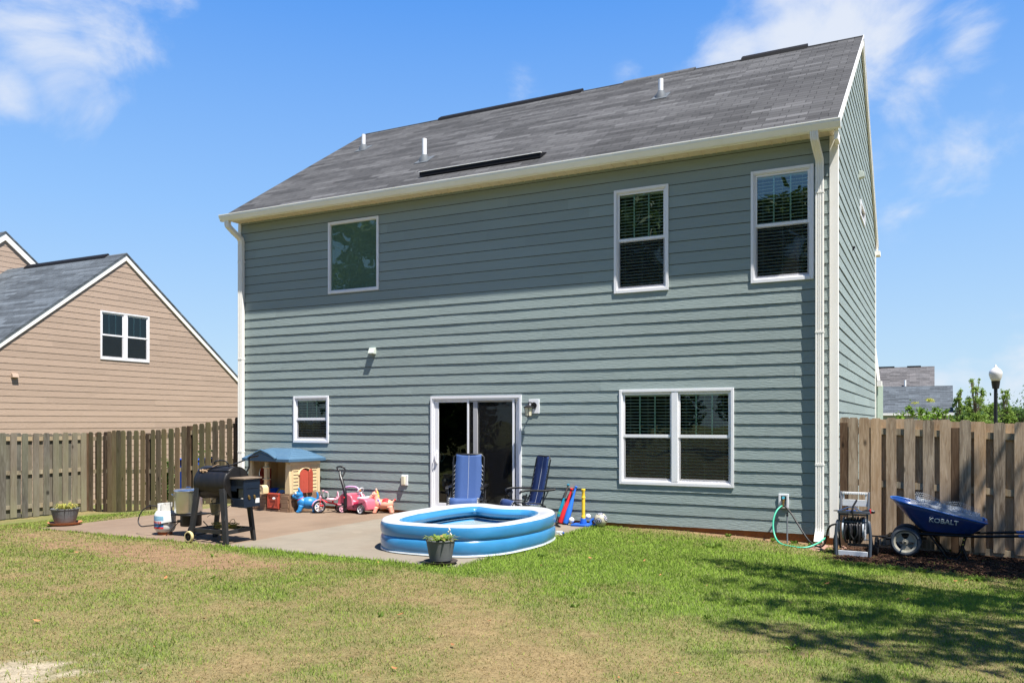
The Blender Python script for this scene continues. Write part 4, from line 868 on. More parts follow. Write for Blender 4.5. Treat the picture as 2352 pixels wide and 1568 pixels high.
# the tree right of the yard: its crown throws the dappled shade on the lawn
SH = [(-.55, -2.55, 8.6, .85, .35, .3), (.2, -2.9, 8.3, .9, .5, .4), (1.0, -3.3, 8.6, 1.1, .55, .5), (2.2, -3.6, 8.2, 1.1, .8, .6), (-.2, -3.7, 8.8, .75, .3, .3), (.35, -4.5, 8.6, 1.0, .4, .4), (1.3, -4.7, 8.0, 1.0, .6, .5),
      (.2, -5.5, 9.2, .55, .35, .3), (1.0, -5.7, 8.6, .8, .35, .4), (2.4, -5.2, 8.0, 1.1, .8, .6), (.9, -1.5, 8.4, .9, .5, .5), (1.9, -1.2, 7.8, 1.0, .8, .6), (3.0, -1.0, 7.6, 1.3, 1.0, .8), (1.7, -.2, 7.4, .8, .5, .5), (3.2, -2.6, 7.8, 1.3, 1.0, .9), (4.2, -4.2, 7.4, 1.5, 1.4, 1.0), (4.6, -1.6, 7.0, 1.5, 1.3, 1.0), (1.4, -6.6, 9.0, .7, .4, .4), (1.15, -.6, 8.6, .9, .35, .3), (1.9, -.45, 8.2, .8, .35, .3)]
TB = (7.4, -4.4)
tree('shade_tree', 'big oak beside the yard shading the lawn and wheelbarrow', (TB[0], TB[1], -.2), 11, [(gx+.447*z-TB[0], gy-.207*z-TB[1], z+.2, a, b_, c) for gx, gy, z, a, b_, c in SH], 8800, .085, LEAF, 3, .26)
# row of trees behind the camera, seen mirrored in the panes
k = 0
for (x, y, H, r) in [(-32, -33, 18, 5.5), (-26, -31, 16, 5), (-19, -34, 14, 4.8), (-13.5, -30, 15.5, 4.6), (-7, -33, 14.4, 4.4), (-1.5, -30, 12.6, 4.2), (5, -33, 14.4, 4.8), (11, -30, 12.8, 4.4), (17, -33, 15, 5), (24, -30, 13, 4.6)]:
    tree('oak_tree', ['broad', 'tall', 'dark', 'full', 'open', 'rounded', 'leaning', 'spreading', 'towering', 'outermost'][k]+' oak mirrored in the upstairs panes', (x, y, -.3), H, rblobs(40+k, H, r, 30, .50, .44, .42), 22000, .19, LEAF, 60+k, .3, group='trees behind the yard', hollow=.2); k += 1
# bushes between the left fence and the tan house
for i, (x, y, r, h) in enumerate([(-15.4, 1.5, .5, 1.2), (-14.7, 1.9, .6, 1.5), (-13.9, 1.6, .5, 1.1), (-12.9, 1.5, .5, 1.3), (-12.2, 1.4, .45, 1.2)]):
    B_ = thing('garden_bush', 'dark green bush glimpsed through the gaps of the olive fence', 'bush', (x, y, float(gz(x, y))), 0, 'bushes behind the olive fence')
    b = MB(); b.tube([(0, 0, 0), (0, 0, h*.6)], .03, 6); b.build('stem', 'bark', B_); crown_mesh('foliage', [(random.uniform(-.2, .2)*r, random.uniform(-.2, .2)*r, h*q, r*.7, r*.7, h*.3) for q in (.3, .5, .7)], 900, .05, LEAF, B_, 90+i, .1, True)
# background right
def bgtree(x, ytop, d, wpx, lab, m, n, seed, size=.10, tall=1., ybase=975, hollow=.25):
    p = at(x, 968, d); sc = 1888/d; H = (ybase-ytop)/sc+1.5; r = wpx/sc/2; base = 1.63-(ybase-968)/sc-1.5
    rs = random.Random(seed); bl = []
    for i in range(60):
        z = H*rs.uniform(.15, .98); q = r*(1-.75*max(0, z/H-.45)/.55)*math.sqrt(rs.random()); a = rs.random()*6.28; s = r*.34*rs.uniform(.35, 1.)*(1.2-.7*z/H); bl.append((q*math.cos(a), q*math.sin(a), z, s, s, s*1.1*tall))
    return tree('leafy_tree', lab, (p.x, p.y, base), H, bl, n, size, m, seed, .1, group='trees beyond the tan fence', soft=True)
bgtree(2240, 868, 70, 60, 'young airy tree, tallest of those beside the street lamp', LEAF_Y, 11500, 5, .075, ybase=985)
bgtree(2203, 893, 78, 36, 'small green tree at the edge of the distant grey roof', LEAF_Y, 10500, 6, .075, ybase=985)
bgtree(2308, 893, 76, 46, 'slim pointed green tree between the street lamp and the dark trees', LEAF_Y, 10500, 7, .075, ybase=985)
bgtree(2272, 925, 74, 60, 'low green tree behind the street lamp post', LEAF_Y, 10500, 8, .08, ybase=990)
bgtree(2340, 935, 95, 60, 'darker bushy tree beside the slim pointed tree', LEAF_D, 10500, 9, .10, ybase=990)
bgtree(2300, 925, 120, 80, 'far dark tree behind the slim green one', LEAF_D, 10500, 10, .12, ybase=990)
bgtree(2420, 915, 110, 120, 'broad dark tree, farthest from the street lamp', LEAF_D, 8000, 11, .12, ybase=990)
# distant wood as one mass
g = [(x, y, z) for x, y, z in []]
bl = []; rs = random.Random(5)
for i in range(60): p = at(1990+i*9, 968, 210+rs.uniform(-15, 15)); s = rs.uniform(3, 5.5); bl.append((p.x, p.y, rs.uniform(-2, 3.4), s, s, s*.8))
wd = crown_mesh('distant_forest', bl, 42000, .4, LEAF_D, None, 8, soft=True); tag(wd, 'far dark green forest along the horizon', 'forest', kind='stuff')
# shrub behind the right fence
sp0 = at(2122, 968, 15.4); S = thing('flowering_shrub', 'bright green shrub with yellow flower tips just above the tan fence', 'shrub', (sp0.x, sp0.y, -.3))
bl = []; rs = random.Random(2)
for i in range(24):
    x = rs.uniform(-.46, .44); hh = {0: .0}.get(0, 0)+ .20*math.exp(-((x+.18)/.13)**2)+.27*math.exp(-((x-.10)/.10)**2)+.10*math.exp(-((x-.36)/.1)**2)+.05
    yy = rs.uniform(-.3, .3); z = 1.88+hh*rs.uniform(.2, 1.)+.02; rr = .075; c = Vector((.889*x-.457*yy, .457*x+.889*yy, 0)); bl.append((c.x, c.y, z+.08, rr, rr, rr*.9))
for i in range(26): x = rs.uniform(-.5, .45); yy = rs.uniform(-.3, .3); c = Vector((.889*x-.457*yy, .457*x+.889*yy, 0)); bl.append((c.x, c.y, rs.uniform(1.2, 1.95), .14, .14, .13))
b = MB()
for q in bl[:40]: b.tube(smoothpath([(0, 0, 0), (q[0]*.5, q[1]*.5, q[2]*.6), q[:3]], 3), .006, 4)
b.build('stem', 'bark', S); crown_mesh('foliage', bl, 5200, .026, LEAF_F, S, 3, .2, True)
fl = []
for x, z in ((-.16, 2.28), (.10, 2.34), (.14, 2.32)): fl.append((.889*x, .457*x, z, .07, .07, .03))
crown_mesh('flower_tips', fl, 260, .012, leaf_mat('yellow_flower', (.40, .42, .05), (.62, .60, .12), .3), S, 4, .2)
# ---------------------------------------------------------------- plastics, metals, cloth
def plastic(n, c, r=.42, **k): return mat(n, c, r, var=k.pop('var', .05), vscale=8, **k)
plastic('cream_plastic', (214, 192, 150), .5, dirt=(188, 164, 124), damt=.35); plastic('brown_plastic', (136, 108, 84), .6, dirt=(112, 86, 64), damt=.5, dscale=9); plastic('blue_roof_plastic', (72, 104, 130), .5, dirt=(60, 88, 112), damt=.4)
plastic('brick_red_plastic', (176, 74, 56), .5, dirt=(150, 60, 46), damt=.3); plastic('white_plastic', (224, 224, 224), .4); plastic('pink_plastic', (206, 106, 126), .35); plastic('hot_pink_plastic', (160, 34, 70), .4); plastic('pale_pink_plastic', (232, 176, 190), .35)
plastic('lavender_plastic', (196, 160, 204), .4); plastic('black_plastic', (24, 24, 27), .4); plastic('grey_plastic', (116, 120, 128), .45); plastic('dark_grey_plastic', (66, 74, 84), .45); plastic('pale_grey_plastic', (196, 202, 208), .4)
plastic('sky_blue_rubber', (36, 118, 176), .42); plastic('salmon_rubber', (232, 160, 138), .42); plastic('red_paint', (200, 34, 46), .3); plastic('orange_plastic', (230, 130, 50), .4); plastic('yellow_plastic', (240, 200, 60), .4)
plastic('bat_red', (216, 48, 54), .35); plastic('bat_blue', (44, 110, 210), .35); plastic('tee_blue', (38, 96, 190), .4); plastic('teal_metal', (24, 140, 176), .3); plastic('green_purple', (90, 160, 120), .4)
mat('chrome', (200, 202, 205), .15, 1., var=.03); mat('brushed_aluminium', (214, 216, 220), .28, 1., var=.07, vscale=3, stretch=(1, 1, 14), dirt=(140, 142, 146), damt=.3)
mat('grill_black', (22, 22, 24), .5, .1, var=.25, vscale=6, stretch=(2.4, 1, 1), dirt=(58, 50, 44), dscale=5, damt=.4, bump=.15, bscale=40); mat('grill_leg', (42, 43, 45), .5, .2, var=.15, dirt=(70, 62, 54), dscale=9, damt=.4); mat('navy_steel', (26, 38, 54), .4, .2, var=.12)
mat('weathered_shelf', (120, 104, 88), .8, var=.25, vscale=9, stretch=(.5, 4, 1)); mat('galvanized', (120, 122, 112), .4, .7, var=.25, vscale=14, dirt=(70, 66, 52), damt=.6, dscale=9)
mat('tank_white', (214, 216, 214), .4, var=.03, dirt=(166, 150, 130), dscale=6, damt=.45); mat('rust', (150, 84, 48), .9, var=.3, vscale=20); mat('terracotta', (184, 120, 84), .85, var=.12, dirt=(150, 96, 66), damt=.4); mat('charcoal_pot', (98, 100, 101), .65, var=.08)
mat('pot_saucer', (66, 58, 52), .7, var=.15); mat('potting_soil', (60, 44, 34), .95, var=.3, vscale=30, bump=.8); mat('yellow_cord', (150, 132, 40), .6, var=.2); mat('beige_tyre', (196, 180, 130), .8, var=.15, vscale=10)
mat('rubber_hose', (34, 32, 33), .5, var=.1); mat('green_hose', (60, 172, 140), .4, var=.08); mat('sling_fabric', (54, 84, 138), .7, var=.06, vscale=30, bump=.3, bscale=300); mat('sling_fabric_shaded', (38, 62, 112), .7, var=.06, vscale=30, bump=.3, bscale=300)  # the darker sling is the same cloth with shade put into its colour
mat('bungee', (190, 194, 200), .6, var=.05)
PH = 3.14159265

# ---------------------------------------------------------------- playhouse  (x right along the wall, y away, z up)
ph = thing('playhouse', 'toddler playhouse with blue roof, cream walls and red shutters', 'playhouse', (-9.82, -.48, -.05), R(-6)); ph.scale = (1.05, 1.30, 1.0)
hw, hd = .56, .29      # half sizes
b = MB()
for (x0, x1) in ((-hw, -.24), (-.24, -.02)): b.box(x0+.002, -hd, 0, x1-.002, -hd+.05, .33)
b.box(.31, -hd, 0, hw, -hd+.05, .335); b.box(-hw, hd-.05, 0, hw, hd, .33); b.box(-hw, -hd+.05, 0, -hw+.05, hd-.05, .33); b.box(hw-.05, -hd+.05, .0, hw, hd-.05, .335)
for i in range(5): b.box(-.55+i*.065, -hd-.008, .03, -.505+i*.065, -hd-.0005, .31)
for (x, z, w, h) in ((-.22, .0, .19, .07), (-.20, .075, .15, .07), (-.22, .15, .19, .06), (-.2, .215, .16, .06), (.33, 0, .2, .07), (.36, .075, .18, .08), (.33, .16, .2, .07), (.37, .235, .17, .07), (-.02, -.0, .34, .035)): b.box(x, -hd-.016, z, x+w, -hd-.0005, z+h)
for (y, z, w, h) in ((-.27, .0, .2, .09), (-.05, .0, .18, .12), (.15, .0, .13, .08), (-.24, .10, .16, .1), (-.06, .13, .2, .09), (.16, .10, .11, .12), (-.27, .21, .2, .1), (-.05, .23, .2, .08)): b.box(hw+.0005, y, z, hw+.014, y+w, z+h)
b.build('lower_wall', 'brown_plastic', ph, bevel=.008)
b = MB()
for x in (-hw+.0, hw-.13): b.prism([(x, -hd, .336), (x+.13, -hd, .336), (x+.11, -hd, .93), (x+.02, -hd, .93)], (0, .05, 0))
b.build('upper_wall', 'cream_plastic', ph, bevel=.006); b = MB(); b.prism([(-hw, hd-.05, .331), (.1, hd-.05, .331), (.1, hd-.05, .93), (-hw+.02, hd-.05, .93)], (0, .05, 0)); b.build('back_wall', 'cream_plastic', ph, bevel=.006); b = MB(); b.box(.30, hd-.05, .331, hw, hd, .93)
# side wall with an arched opening
def arch(b, x, y0, y1, yc, hwid, zs, zt, z0, z1, th):
    pts = [(yc-hwid, zs)]+[(yc+hwid*math.cos(PH-PH*i/10), zs+(zt-zs)*math.sin(PH*i/10)) for i in range(1, 10)]+[(yc+hwid, zs)]
    b.box(x, y0, z0, x+th, yc-hwid, z1); b.box(x, yc+hwid, z0, x+th, y1, z1)
    for (a, c) in zip(pts[:-1], pts[1:]): b.prism([(x, a[0], a[1]), (x, c[0], c[1]), (x, c[0], z1), (x, a[0], z1)], (th, 0, 0))
arch(b, hw-.045, -hd+.05, hd-.05, .0, .105, .68, .80, .34, .93, .04); 
b2_ = MB(); arch(b2_, -hw+.005, -hd+.05, hd-.05, -.0, .11, .68, .80, .34, .93, .04); b2_.build('side_wall', 'cream_plastic', ph, bevel=.006)
for i in range(8):
    z = .37+i*.065; b.box(hw-.0045, -.22, z, hw+.004, -.13, z+.012); b.box(hw-.0045, .13, z, hw+.004, .22, z+.012)
b.tube([(hw, .12*math.cos(PH*i/12), .68+.13*math.sin(PH*i/12)) for i in range(13)], .014, 8); b.box(hw-.01, -hd+.0, .885, hw+.012, hd, .93)
b.build('upper_wall', 'cream_plastic', ph, bevel=.006)
b = MB(); b.prism([(-.115, -hd-.012, .337), (-.015, -hd-.012, .337), (-.03, -hd-.012, .60), (-.025, -hd-.012, .80), (-.105, -hd-.012, .80), (-.10, -hd-.012, .60)], (0, .06, 0)); b.box(-.13, -hd-.018, .58, -.0, -hd+.05, .60); b.box(-.125, -hd-.02, .80, -.005, -hd+.05, .825); b.prism([(-.10, -hd-.01, .826), (-.03, -hd-.01, .826), (-.045, -hd-.01, .87), (-.035, -hd-.01, .92), (-.095, -hd-.01, .92), (-.085, -hd-.01, .87)], (0, .05, 0))
b.build('column', 'cream_plastic', ph, bevel=.006)
b = MB(); pr = [(-.10, .33)]+[(-.03+.07*math.cos(PH-PH*i/8), .43+.06*math.sin(PH*i/8)) for i in range(9)]+[(.04, .33)]; b.prism([(x, -hd-.12, z) for x, z in pr], (0, .10, 0)); b.tube([(x, -hd-.12, z) for x, z in pr], .007, 6, closed=True); mbx = b.build('mailbox', 'cream_plastic', ph, bevel=.004)
b = MB(); b.box(-.06, -hd-.124, .40, .0, -hd-.1205, .412); b.build('mail_slot', 'brown_plastic', mbx)
b = MB(); b.box(.0, -hd-.022, .05, .295, -hd+.02, .335); ring(b, .01, .06, .285, .30, .03, -hd-.03, -hd-.0225); ring(b, .055, .08, .24, .22, .012, -hd-.028, -hd-.0225); b.box(-.005, -hd-.034, .305, .30, -hd+.02, .34); dr = b.build('door', 'brick_red_plastic', ph, bevel=.006)
b = MB(); b.ball((.225, -hd-.055, .245), .024); b.build('door_knob', 'white_plastic', dr)
def shutter(x, y, w, ang, lab=None):
    b = MB(); b.M = Matrix.Translation((x, y, 0)) @ Matrix.Rotation(ang, 4, 'Z'); pr = [(0, .345), (w, .345), (w, .74), (w*.75, .77), (w*.35, .79), (0, .72 if w > 0 else .72)]
    b.prism([(p[0], 0, p[1]) for p in pr], (0, .018, 0))
    for i in range(3): b.box(w*(.2+.25*i), -.003, .36, w*(.2+.25*i)+.004, -.0005, .7)
    b.build('shutter', 'brick_red_plastic', ph, bevel=.004, label=lab)
shutter(hw+.022, -.115, .13, R(62), 'open window shutter'); shutter(hw+.022, .115, .10, R(-70)); shutter(-hw+.06, -.1, .10, R(90)); shutter(-hw+.06, .02, .09, R(90))
b = MB(); e = .065; zt = .935; RX, RYY = hw+e, hd+e
def rf(u, v):       # bowed hip-like roof
    x = -RX+2*RX*u; y = -RYY+2*RYY*v; a = 1-abs(2*v-1); ex = 1-max(0, abs(2*u-1)-.25)/.75
    return (x, y, zt+.05+.185*min((1-(1-a)**1.7), 1.25*(1-(1-ex)**1.6)))
b.sheet(rf, 28, 20); b._add([(-RX, -RYY, zt+.048), (RX, -RYY, zt+.048), (RX, RYY, zt+.048), (-RX, RYY, zt+.048)], [(0, 3, 2, 1)])
b.box(-RX, -RYY, zt, RX, RYY, zt+.05)
for i in range(1, 9):     # moulded shingle ridges on the right slope
    b.tube([rf(.62+.36*i/9, .08+.84*j/12) for j in range(13)], .004, 5)
rfo = b.build('roof', 'blue_roof_plastic', ph, smooth=.7, bevel=.006)
b = MB(); b.prism([(-.44, -RYY-.003, zt+.05), (.30, -RYY-.003, zt+.05), (.17, -RYY-.003, zt+.12), (-.0, -RYY-.003, zt+.195), (-.1, -RYY-.003, zt+.21), (-.24, -RYY-.003, zt+.16)], (0, .16, 0)); b.tube([(-.44, -RYY-.01, zt+.055), (-.24, -RYY-.01, zt+.16), (-.08, -RYY-.01, zt+.215), (.12, -RYY-.01, zt+.15), (.31, -RYY-.01, zt+.055)], .018, 8); b.tube([(-.34, -RYY-.006, zt+.06), (-.1, -RYY-.006, zt+.15), (.2, -RYY-.006, zt+.06)], .007, 6); b.build('dormer', 'blue_roof_plastic', rfo, smooth=.7)
# toys piled in the playhouse
b = MB(); b.ball((-10.16, -.36, .26), (.16, .12, .08)); b.box(-10.3, -.5, .05, -10.0, -.25, .24); o = b.build('toy_bin', 'tee_blue', None, bevel=.02); tag(o, 'dark blue toy tub inside the playhouse', 'toy tub')
b = MB(); b.M = Matrix.Translation((-9.74, -.58, .20)) @ Matrix.Rotation(R(90), 4, 'X'); b.lathe([(0, 0), (.15, 0), (.15, .02), (.12, .035), (0, .04)], 24); b.M = None; o = b.build('toy_drum', mat('pale_blue_plastic', (150, 176, 196), .4), None); tag(o, 'round pale blue toy with coloured rim behind the playhouse door', 'toy')
b = MB(); b.tube([(-9.74+.15*math.cos(a*PH/12), -.58-.03, .20+.15*math.sin(a*PH/12)) for a in range(24)], .012, 6, closed=True); b.build('rim', 'yellow_plastic', o)
b = MB(); b.ball((-9.68, -.64, .215), (.06, .03, .07)); b.build('red_panel', 'brick_red_plastic', o)
b = MB(); b.tube([(-10.40, -.62, .22), (-10.38, -.60, .36), (-10.33, -.60, .40)], .014, 8); o = b.build('toy_pump', mat('mint_plastic', (150, 190, 160), .4), None); tag(o, 'small green and yellow toy inside the playhouse opening', 'toy')
b = MB(); b.ball((-10.37, -.605, .40), (.045, .02, .018)); b.build('grip', 'yellow_plastic', o)

# ---------------------------------------------------------------- hopper animals
def hopper(name, label, loc, rz, m, kind):
    T = thing(name, label, 'bouncy toy', loc, rz); b = MB()      # faces -x
    if kind == 'dog':
        b.ball((.05, 0, .17), (.15, .108, .112)); b.ball((-.06, 0, .175), (.092, .09, .11), rot=(0, R(-25), 0)); b.tube([(-.08, 0, .22), (-.12, 0, .30)], [.07, .058], 12)
        b.ball((-.125, 0, .325), (.075, .070, .068)); b.ball((-.185, 0, .29), (.056, .05, .046)); b.ball((-.15, 0, .265), (.056, .052, .034))
        for s in (-1, 1):
            b.tube([(-.11, .035*s, .37), (-.12, .05*s, .42), (-.13, .055*s, .455)], [.022, .018, .005], 8)
            b.tube([(-.08, .06*s, .12), (-.11, .08*s, .03)], [.045, .038], 10); b.ball((-.125, .08*s, .022), (.045, .035, .024))
            b.tube([(.14, .06*s, .13), (.155, .085*s, .03)], [.06, .036], 10); b.ball((.15, .085*s, .024), (.045, .035, .025))
        b.tube(smoothpath([(.17, 0, .21), (.20, 0, .26), (.195, 0, .33), (.185, 0, .37)], 3), [.03, .027, .025, .024, .022, .022, .02, .018, .014, .008], 8)
    else:
        b.ball((.06, 0, .165), (.16, .095, .095)); b.ball((-.07, 0, .175), (.08, .08, .10)); b.tube([(-.08, 0, .2), (-.105, 0, .33)], [.062, .044], 12)
        b.ball((-.12, 0, .345), (.058, .052, .055)); b.tube([(-.13, 0, .335), (-.195, 0, .285)], [.045, .036], 10); b.ball((-.20, 0, .28), (.036, .036, .032))
        for s in (-1, 1):
            b.tube([(-.09, .03*s, .385), (-.095, .038*s, .425), (-.10, .04*s, .455)], [.016, .016, .005], 8)
            b.tube([(-.09, .055*s, .11), (-.115, .075*s, .03)], [.045, .034], 10); b.ball((-.12, .075*s, .022), (.04, .034, .024))
            b.tube([(.165, .06*s, .12), (.185, .08*s, .03)], [.055, .034], 10); b.ball((.19, .08*s, .022), (.04, .034, .024))
        b.tube([(.20, 0, .20), (.235, 0, .235)], [.02, .016], 8)
    fuse(b.build('body', m, T, smooth=4), .0065, 5); T.scale = (1.06, 1.12, 1.02) if kind == 'dog' else (1.0, 1.08, 1.0); return T
dog = hopper('bouncy_dog', 'blue inflatable bouncy dog with red collar beside the tricycle', (-9.05, -.73, -.05), R(38), 'sky_blue_rubber', 'dog')
b = MB(); b.tube([(-.095+.055*math.cos(a*PH/10)*.95, .058*math.sin(a*PH/10), .245+.028*math.cos(a*PH/10)) for a in range(20)], .011, 6, closed=True); b.build('collar', 'red_paint', dog)
b = MB(); b.ball((-.243, 0, .305), (.018, .022, .018)); b.build('nose', 'black_plastic', dog)
b = MB(); b.ball((-.175, -.050, .350), (.020, .014, .020)); b.ball((-.175, .050, .350), (.020, .014, .020)); b.build('eyes', 'white_plastic', dog)
b = MB(); b.ball((-.187, -.061, .350), (.007, .006, .009)); b.ball((-.187, .061, .350), (.007, .006, .009)); b.build('pupils', 'black_plastic', dog)
b = MB(); b.prism([(-.152, -.02, .205), (-.152, .02, .205), (-.148, 0, .165)], (-.006, 0, 0)); b.build('tag', 'yellow_plastic', dog)
b = MB(); b.M = Matrix.Translation((.13, -.105, .13)) @ Matrix.Rotation(R(90), 4, 'X'); b.lathe([(0, 0), (.03, 0), (.028, .006), (0, .008)], 14); b.build('side_valve', 'hot_pink_plastic', dog)
hor = hopper('bouncy_horse', 'salmon pink inflatable bouncy horse next to the pink toy car', (-7.72, -.20, -.05), R(30), 'salmon_rubber', 'horse')
b = MB(); b.sheet(lambda u, v: (.02+.11*u, -.085+.17*v, .163+.101*math.cos((v-.5)*1.9)*(1-.12*(2*u-1)**2)), 8, 10); b.build('saddle', 'bat_red', hor, smooth=4, solid=.006)
b = MB(); b.ball((-.055, -.062, .235), (.016, .012, .03)); b.ball((-.055, .062, .235), (.016, .012, .03)); b.build('bridle', 'tee_blue', hor)
b = MB(); b.ball((-.02, -.083, .19), (.014, .006, .035), rot=(0, R(-15), 0)); b.build('rein', 'lavender_plastic', hor)
b = MB(); b.ball((-.085, 0, .355), (.03, .02, .055)); b.ball((-.06, 0, .30), (.02, .016, .04)); b.build('mane', 'yellow_plastic', hor)
b = MB(); b.ball((-.158, -.043, .353), (.008, .006, .012)); b.ball((-.158, .043, .353), (.008, .006, .012)); b.build('eyes', 'white_plastic', hor)
b = MB(); b.ball((.245, 0, .245), .017); b.build('tail_tip', 'bat_red', hor)

# ---------------------------------------------------------------- wheels
def wheel_part(parent, c, r, w, ax, tyre, rim, spokes=5, name='wheel', rr=.68, hub='white_plastic'):
    """a wheel with its axle along the vector ax"""
    q = Vector((0, 0, 1)).rotation_difference(Vector(ax).normalized()).to_matrix().to_4x4(); M = Matrix.Translation(c) @ q
    b = MB(); b.M = M; b.lathe([(r*.74, -w/2), (r*.93, -w/2), (r, -w*.25), (r, w*.25), (r*.93, w/2), (r*.74, w/2)], 28, closed=True); wt = b.build(name, tyre, parent, smooth=.8)
    b = MB(); b.M = M; b.lathe([(r*.62, -w*.42), (r*.745, -w*.46), (r*.745, w*.46), (r*.62, w*.42)], 28, closed=True); b.cyl((0, 0, -w*.5), (0, 0, w*.5), r*.16, n=12)
    for i in range(spokes): a = 2*PH*i/spokes+.3; b.bar((r*.12*math.cos(a), r*.12*math.sin(a), 0), (r*.65*math.cos(a), r*.65*math.sin(a), 0), w*.5, r*.16, up=(-math.sin(a), math.cos(a), 0))
    b.build('rim', rim, wt, smooth=.6); return wt

# ---------------------------------------------------------------- pink ride-in toy car with a push handle (faces +x)
car = thing('toy_push_car', 'pink ride in toy car with tall black push handle and white wheels', 'toy car', (-8.12, -.33, -.05), R(-6))
b = MB()
prof = [(-.30, .06), (-.33, .14), (-.31, .24), (-.25, .30), (-.20, .33), (-.10, .335), (.02, .30), (.07, .26), (.09, .15), (.13, .10), (.20, .08), (.34, .07), (.36, .12), (.34, .24), (.27, .29), (.16, .29), (.14, .25), (.11, .12), (.05, .06)]
body = [(-.33, .06), (-.385, .12), (-.38, .23), (-.32, .32), (-.24, .36), (-.14, .36), (-.05, .32), (-.01, .26), (-.0, .15), (.04, .11), (.10, .10), (.12, .12), (.14, .25), (.16, .29), (.27, .285), (.33, .24), (.36, .16), (.35, .07)]
for s in (-1, 1): b.prism([(x, s*.185, z) for x, z in body][::(-1 if s < 0 else 1)], (0, -s*.035, 0))
b.prism([(x, -.149, z) for x, z in [(-.32, .07), (-.375, .13), (-.37, .23), (-.31, .31), (-.24, .35), (-.16, .35), (-.16, .07)]], (0, .298, 0)); b.prism([(x, -.149, z) for x, z in [(.16, .07), (.16, .28), (.265, .275), (.32, .24), (.345, .16), (.34, .07)]], (0, .298, 0))
b.build('body', 'pink_plastic', car, bevel=.022, seg=4)
b = MB(); b.box(-.159, -.148, .05, .159, .148, .12); b.box(-.155, -.14, .12, -.02, .14, .19); b.build('seat', 'hot_pink_plastic', car, bevel=.01)
b = MB(); b.box(.08, -.16, .255, .20, .16, .30); b.build('dashboard', 'pale_grey_plastic', car, bevel=.012)
b = MB(); b.M = Matrix.Translation((.035, -.02, .40)) @ Matrix.Rotation(R(-55), 4, 'Y'); b.tube([(.072*math.cos(a*PH/12), .072*math.sin(a*PH/12), 0) for a in range(24)], .010, 8, closed=True)
for a in (.2, 2.3, 4.4): b.bar((0, 0, 0), (.07*math.cos(a), .07*math.sin(a), 0), .014, .008)
b.M = None; b.cyl((.035, -.02, .395), (.10, -.02, .29), .012); sw_ = b.build('steering_wheel', 'pale_grey_plastic', car)
b = MB(); b.ball((.03, -.02, .406), .026); b.build('horn', 'orange_plastic', sw_)
hp = smoothpath([(-.17, -.19, .12), (-.175, -.19, .30), (-.21, -.185, .44), (-.29, -.17, .60), (-.35, -.15, .70), (-.375, -.12, .76), (-.40, -.06, .79), (-.43, .0, .80), (-.45, .06, .79), (-.42, .12, .76), (-.37, .15, .70), (-.34, .13, .66)], 4)
b = MB(); b.tube(hp[:20], [.034]*8+[.030]*6+[.024]*6, 10); b.tube(smoothpath([(-.37, -.12, .745), (-.40, -.15, .785), (-.46, -.12, .825), (-.52, -.02, .835), (-.50, .07, .82), (-.43, .06, .775), (-.38, -.01, .73), (-.34, -.10, .66)], 4), .017, 8); b.box(-.215, -.215, .04, -.14, -.188, .10)
b.box(-.20, -.215, .10, -.15, -.19, .30); ha = b.build('push_handle', 'black_plastic', car, bevel=.004)
b = MB(); b.ball((-.175, -.228, .285), (.02, .01, .02)); b.build('knob', 'red_paint', ha)
for (x, y) in ((.22, -.20), (.22, .20), (-.26, .20), (-.27, -.19)): wheel_part(car, (x, y, .088), .088, .055, (0, 1, 0), 'black_rubber', 'white_plastic', 5)

# ---------------------------------------------------------------- tricycle (faces -x)
tr = thing('tricycle', 'pink and white tricycle with streamers and chrome handlebar', 'tricycle', (-8.64, -.66, -.05), R(52))
wheel_part(tr, (-.12, 0, .115), .115, .034, (0, 1, 0), 'black_rubber', 'white_plastic', 7)
for s in (-1, 1): wheel_part(tr, (.27, .13*s, .075), .075, .03, (0, 1, 0), 'black_rubber', 'pale_pink_plastic', 6)
b = MB(); b.tube([(-.12, .03, .115), (-.105, .03, .24)], .008, 6); b.tube([(-.12, -.03, .115), (-.105, -.03, .24)], .008, 6); b.tube(smoothpath([(-.09, 0, .25), (.02, 0, .20), (.14, 0, .17), (.27, 0, .12)], 4), .017, 8); b.tube([(.27, -.13, .075), (.27, .13, .075)], .009, 6); b.tube([(.14, 0, .17), (.12, 0, .23)], .014, 8)
b.build('frame', 'red_paint', tr)
b = MB(); b.sheet(lambda u, v: (-.12+.135*math.sin((u-.5)*2.6), -.03+.06*v, .115+.135*math.cos((u-.5)*2.6)), 12, 2); b.ball((-.095, 0, .29), (.02, .02, .03)); b.build('mudguard', 'pale_pink_plastic', tr, smooth=4, solid=.006)
b = MB(); b.tube([(-.10, 0, .25), (-.075, 0, .36)], .010, 8); b.tube(smoothpath([(-.03, -.15, .395), (-.06, -.10, .40), (-.085, -.05, .355), (-.08, 0, .345), (-.085, .05, .355), (-.06, .10, .40), (-.03, .15, .395)], 4), .008, 8); b.build('handlebar', 'chrome', tr)
for s in (-1, 1):
    b = MB(); b.cyl((-.04, .12*s, .40), (-.0, .175*s, .395), .013); gp = b.build('grip', 'pale_pink_plastic', tr)
    b = MB()
    for k in range(6): q = (-.0+.01*random.uniform(-1, 1), .178*s+.012*random.uniform(-1, 1)); b.tube([(q[0], q[1], .39), (q[0]+.02*random.uniform(-1, 1), q[1]+.01*s, .33), (q[0]+.03*random.uniform(-1, 1), q[1]+.012*s, .27)], .0018, 4)
    b.build('streamer', 'white_plastic', gp)
b = MB(); b.ball((.12, 0, .245), (.085, .062, .02)); b.ball((.10, 0, .255), (.09, .05, .012)); b.sheet(lambda u, v: (.19+.03*math.sin(v*2), -.085+.17*u, .25+.14*v*math.sin(.35+u*2.45)), 10, 6); b.build('seat', 'pale_pink_plastic', tr, smooth=4, solid=.012)
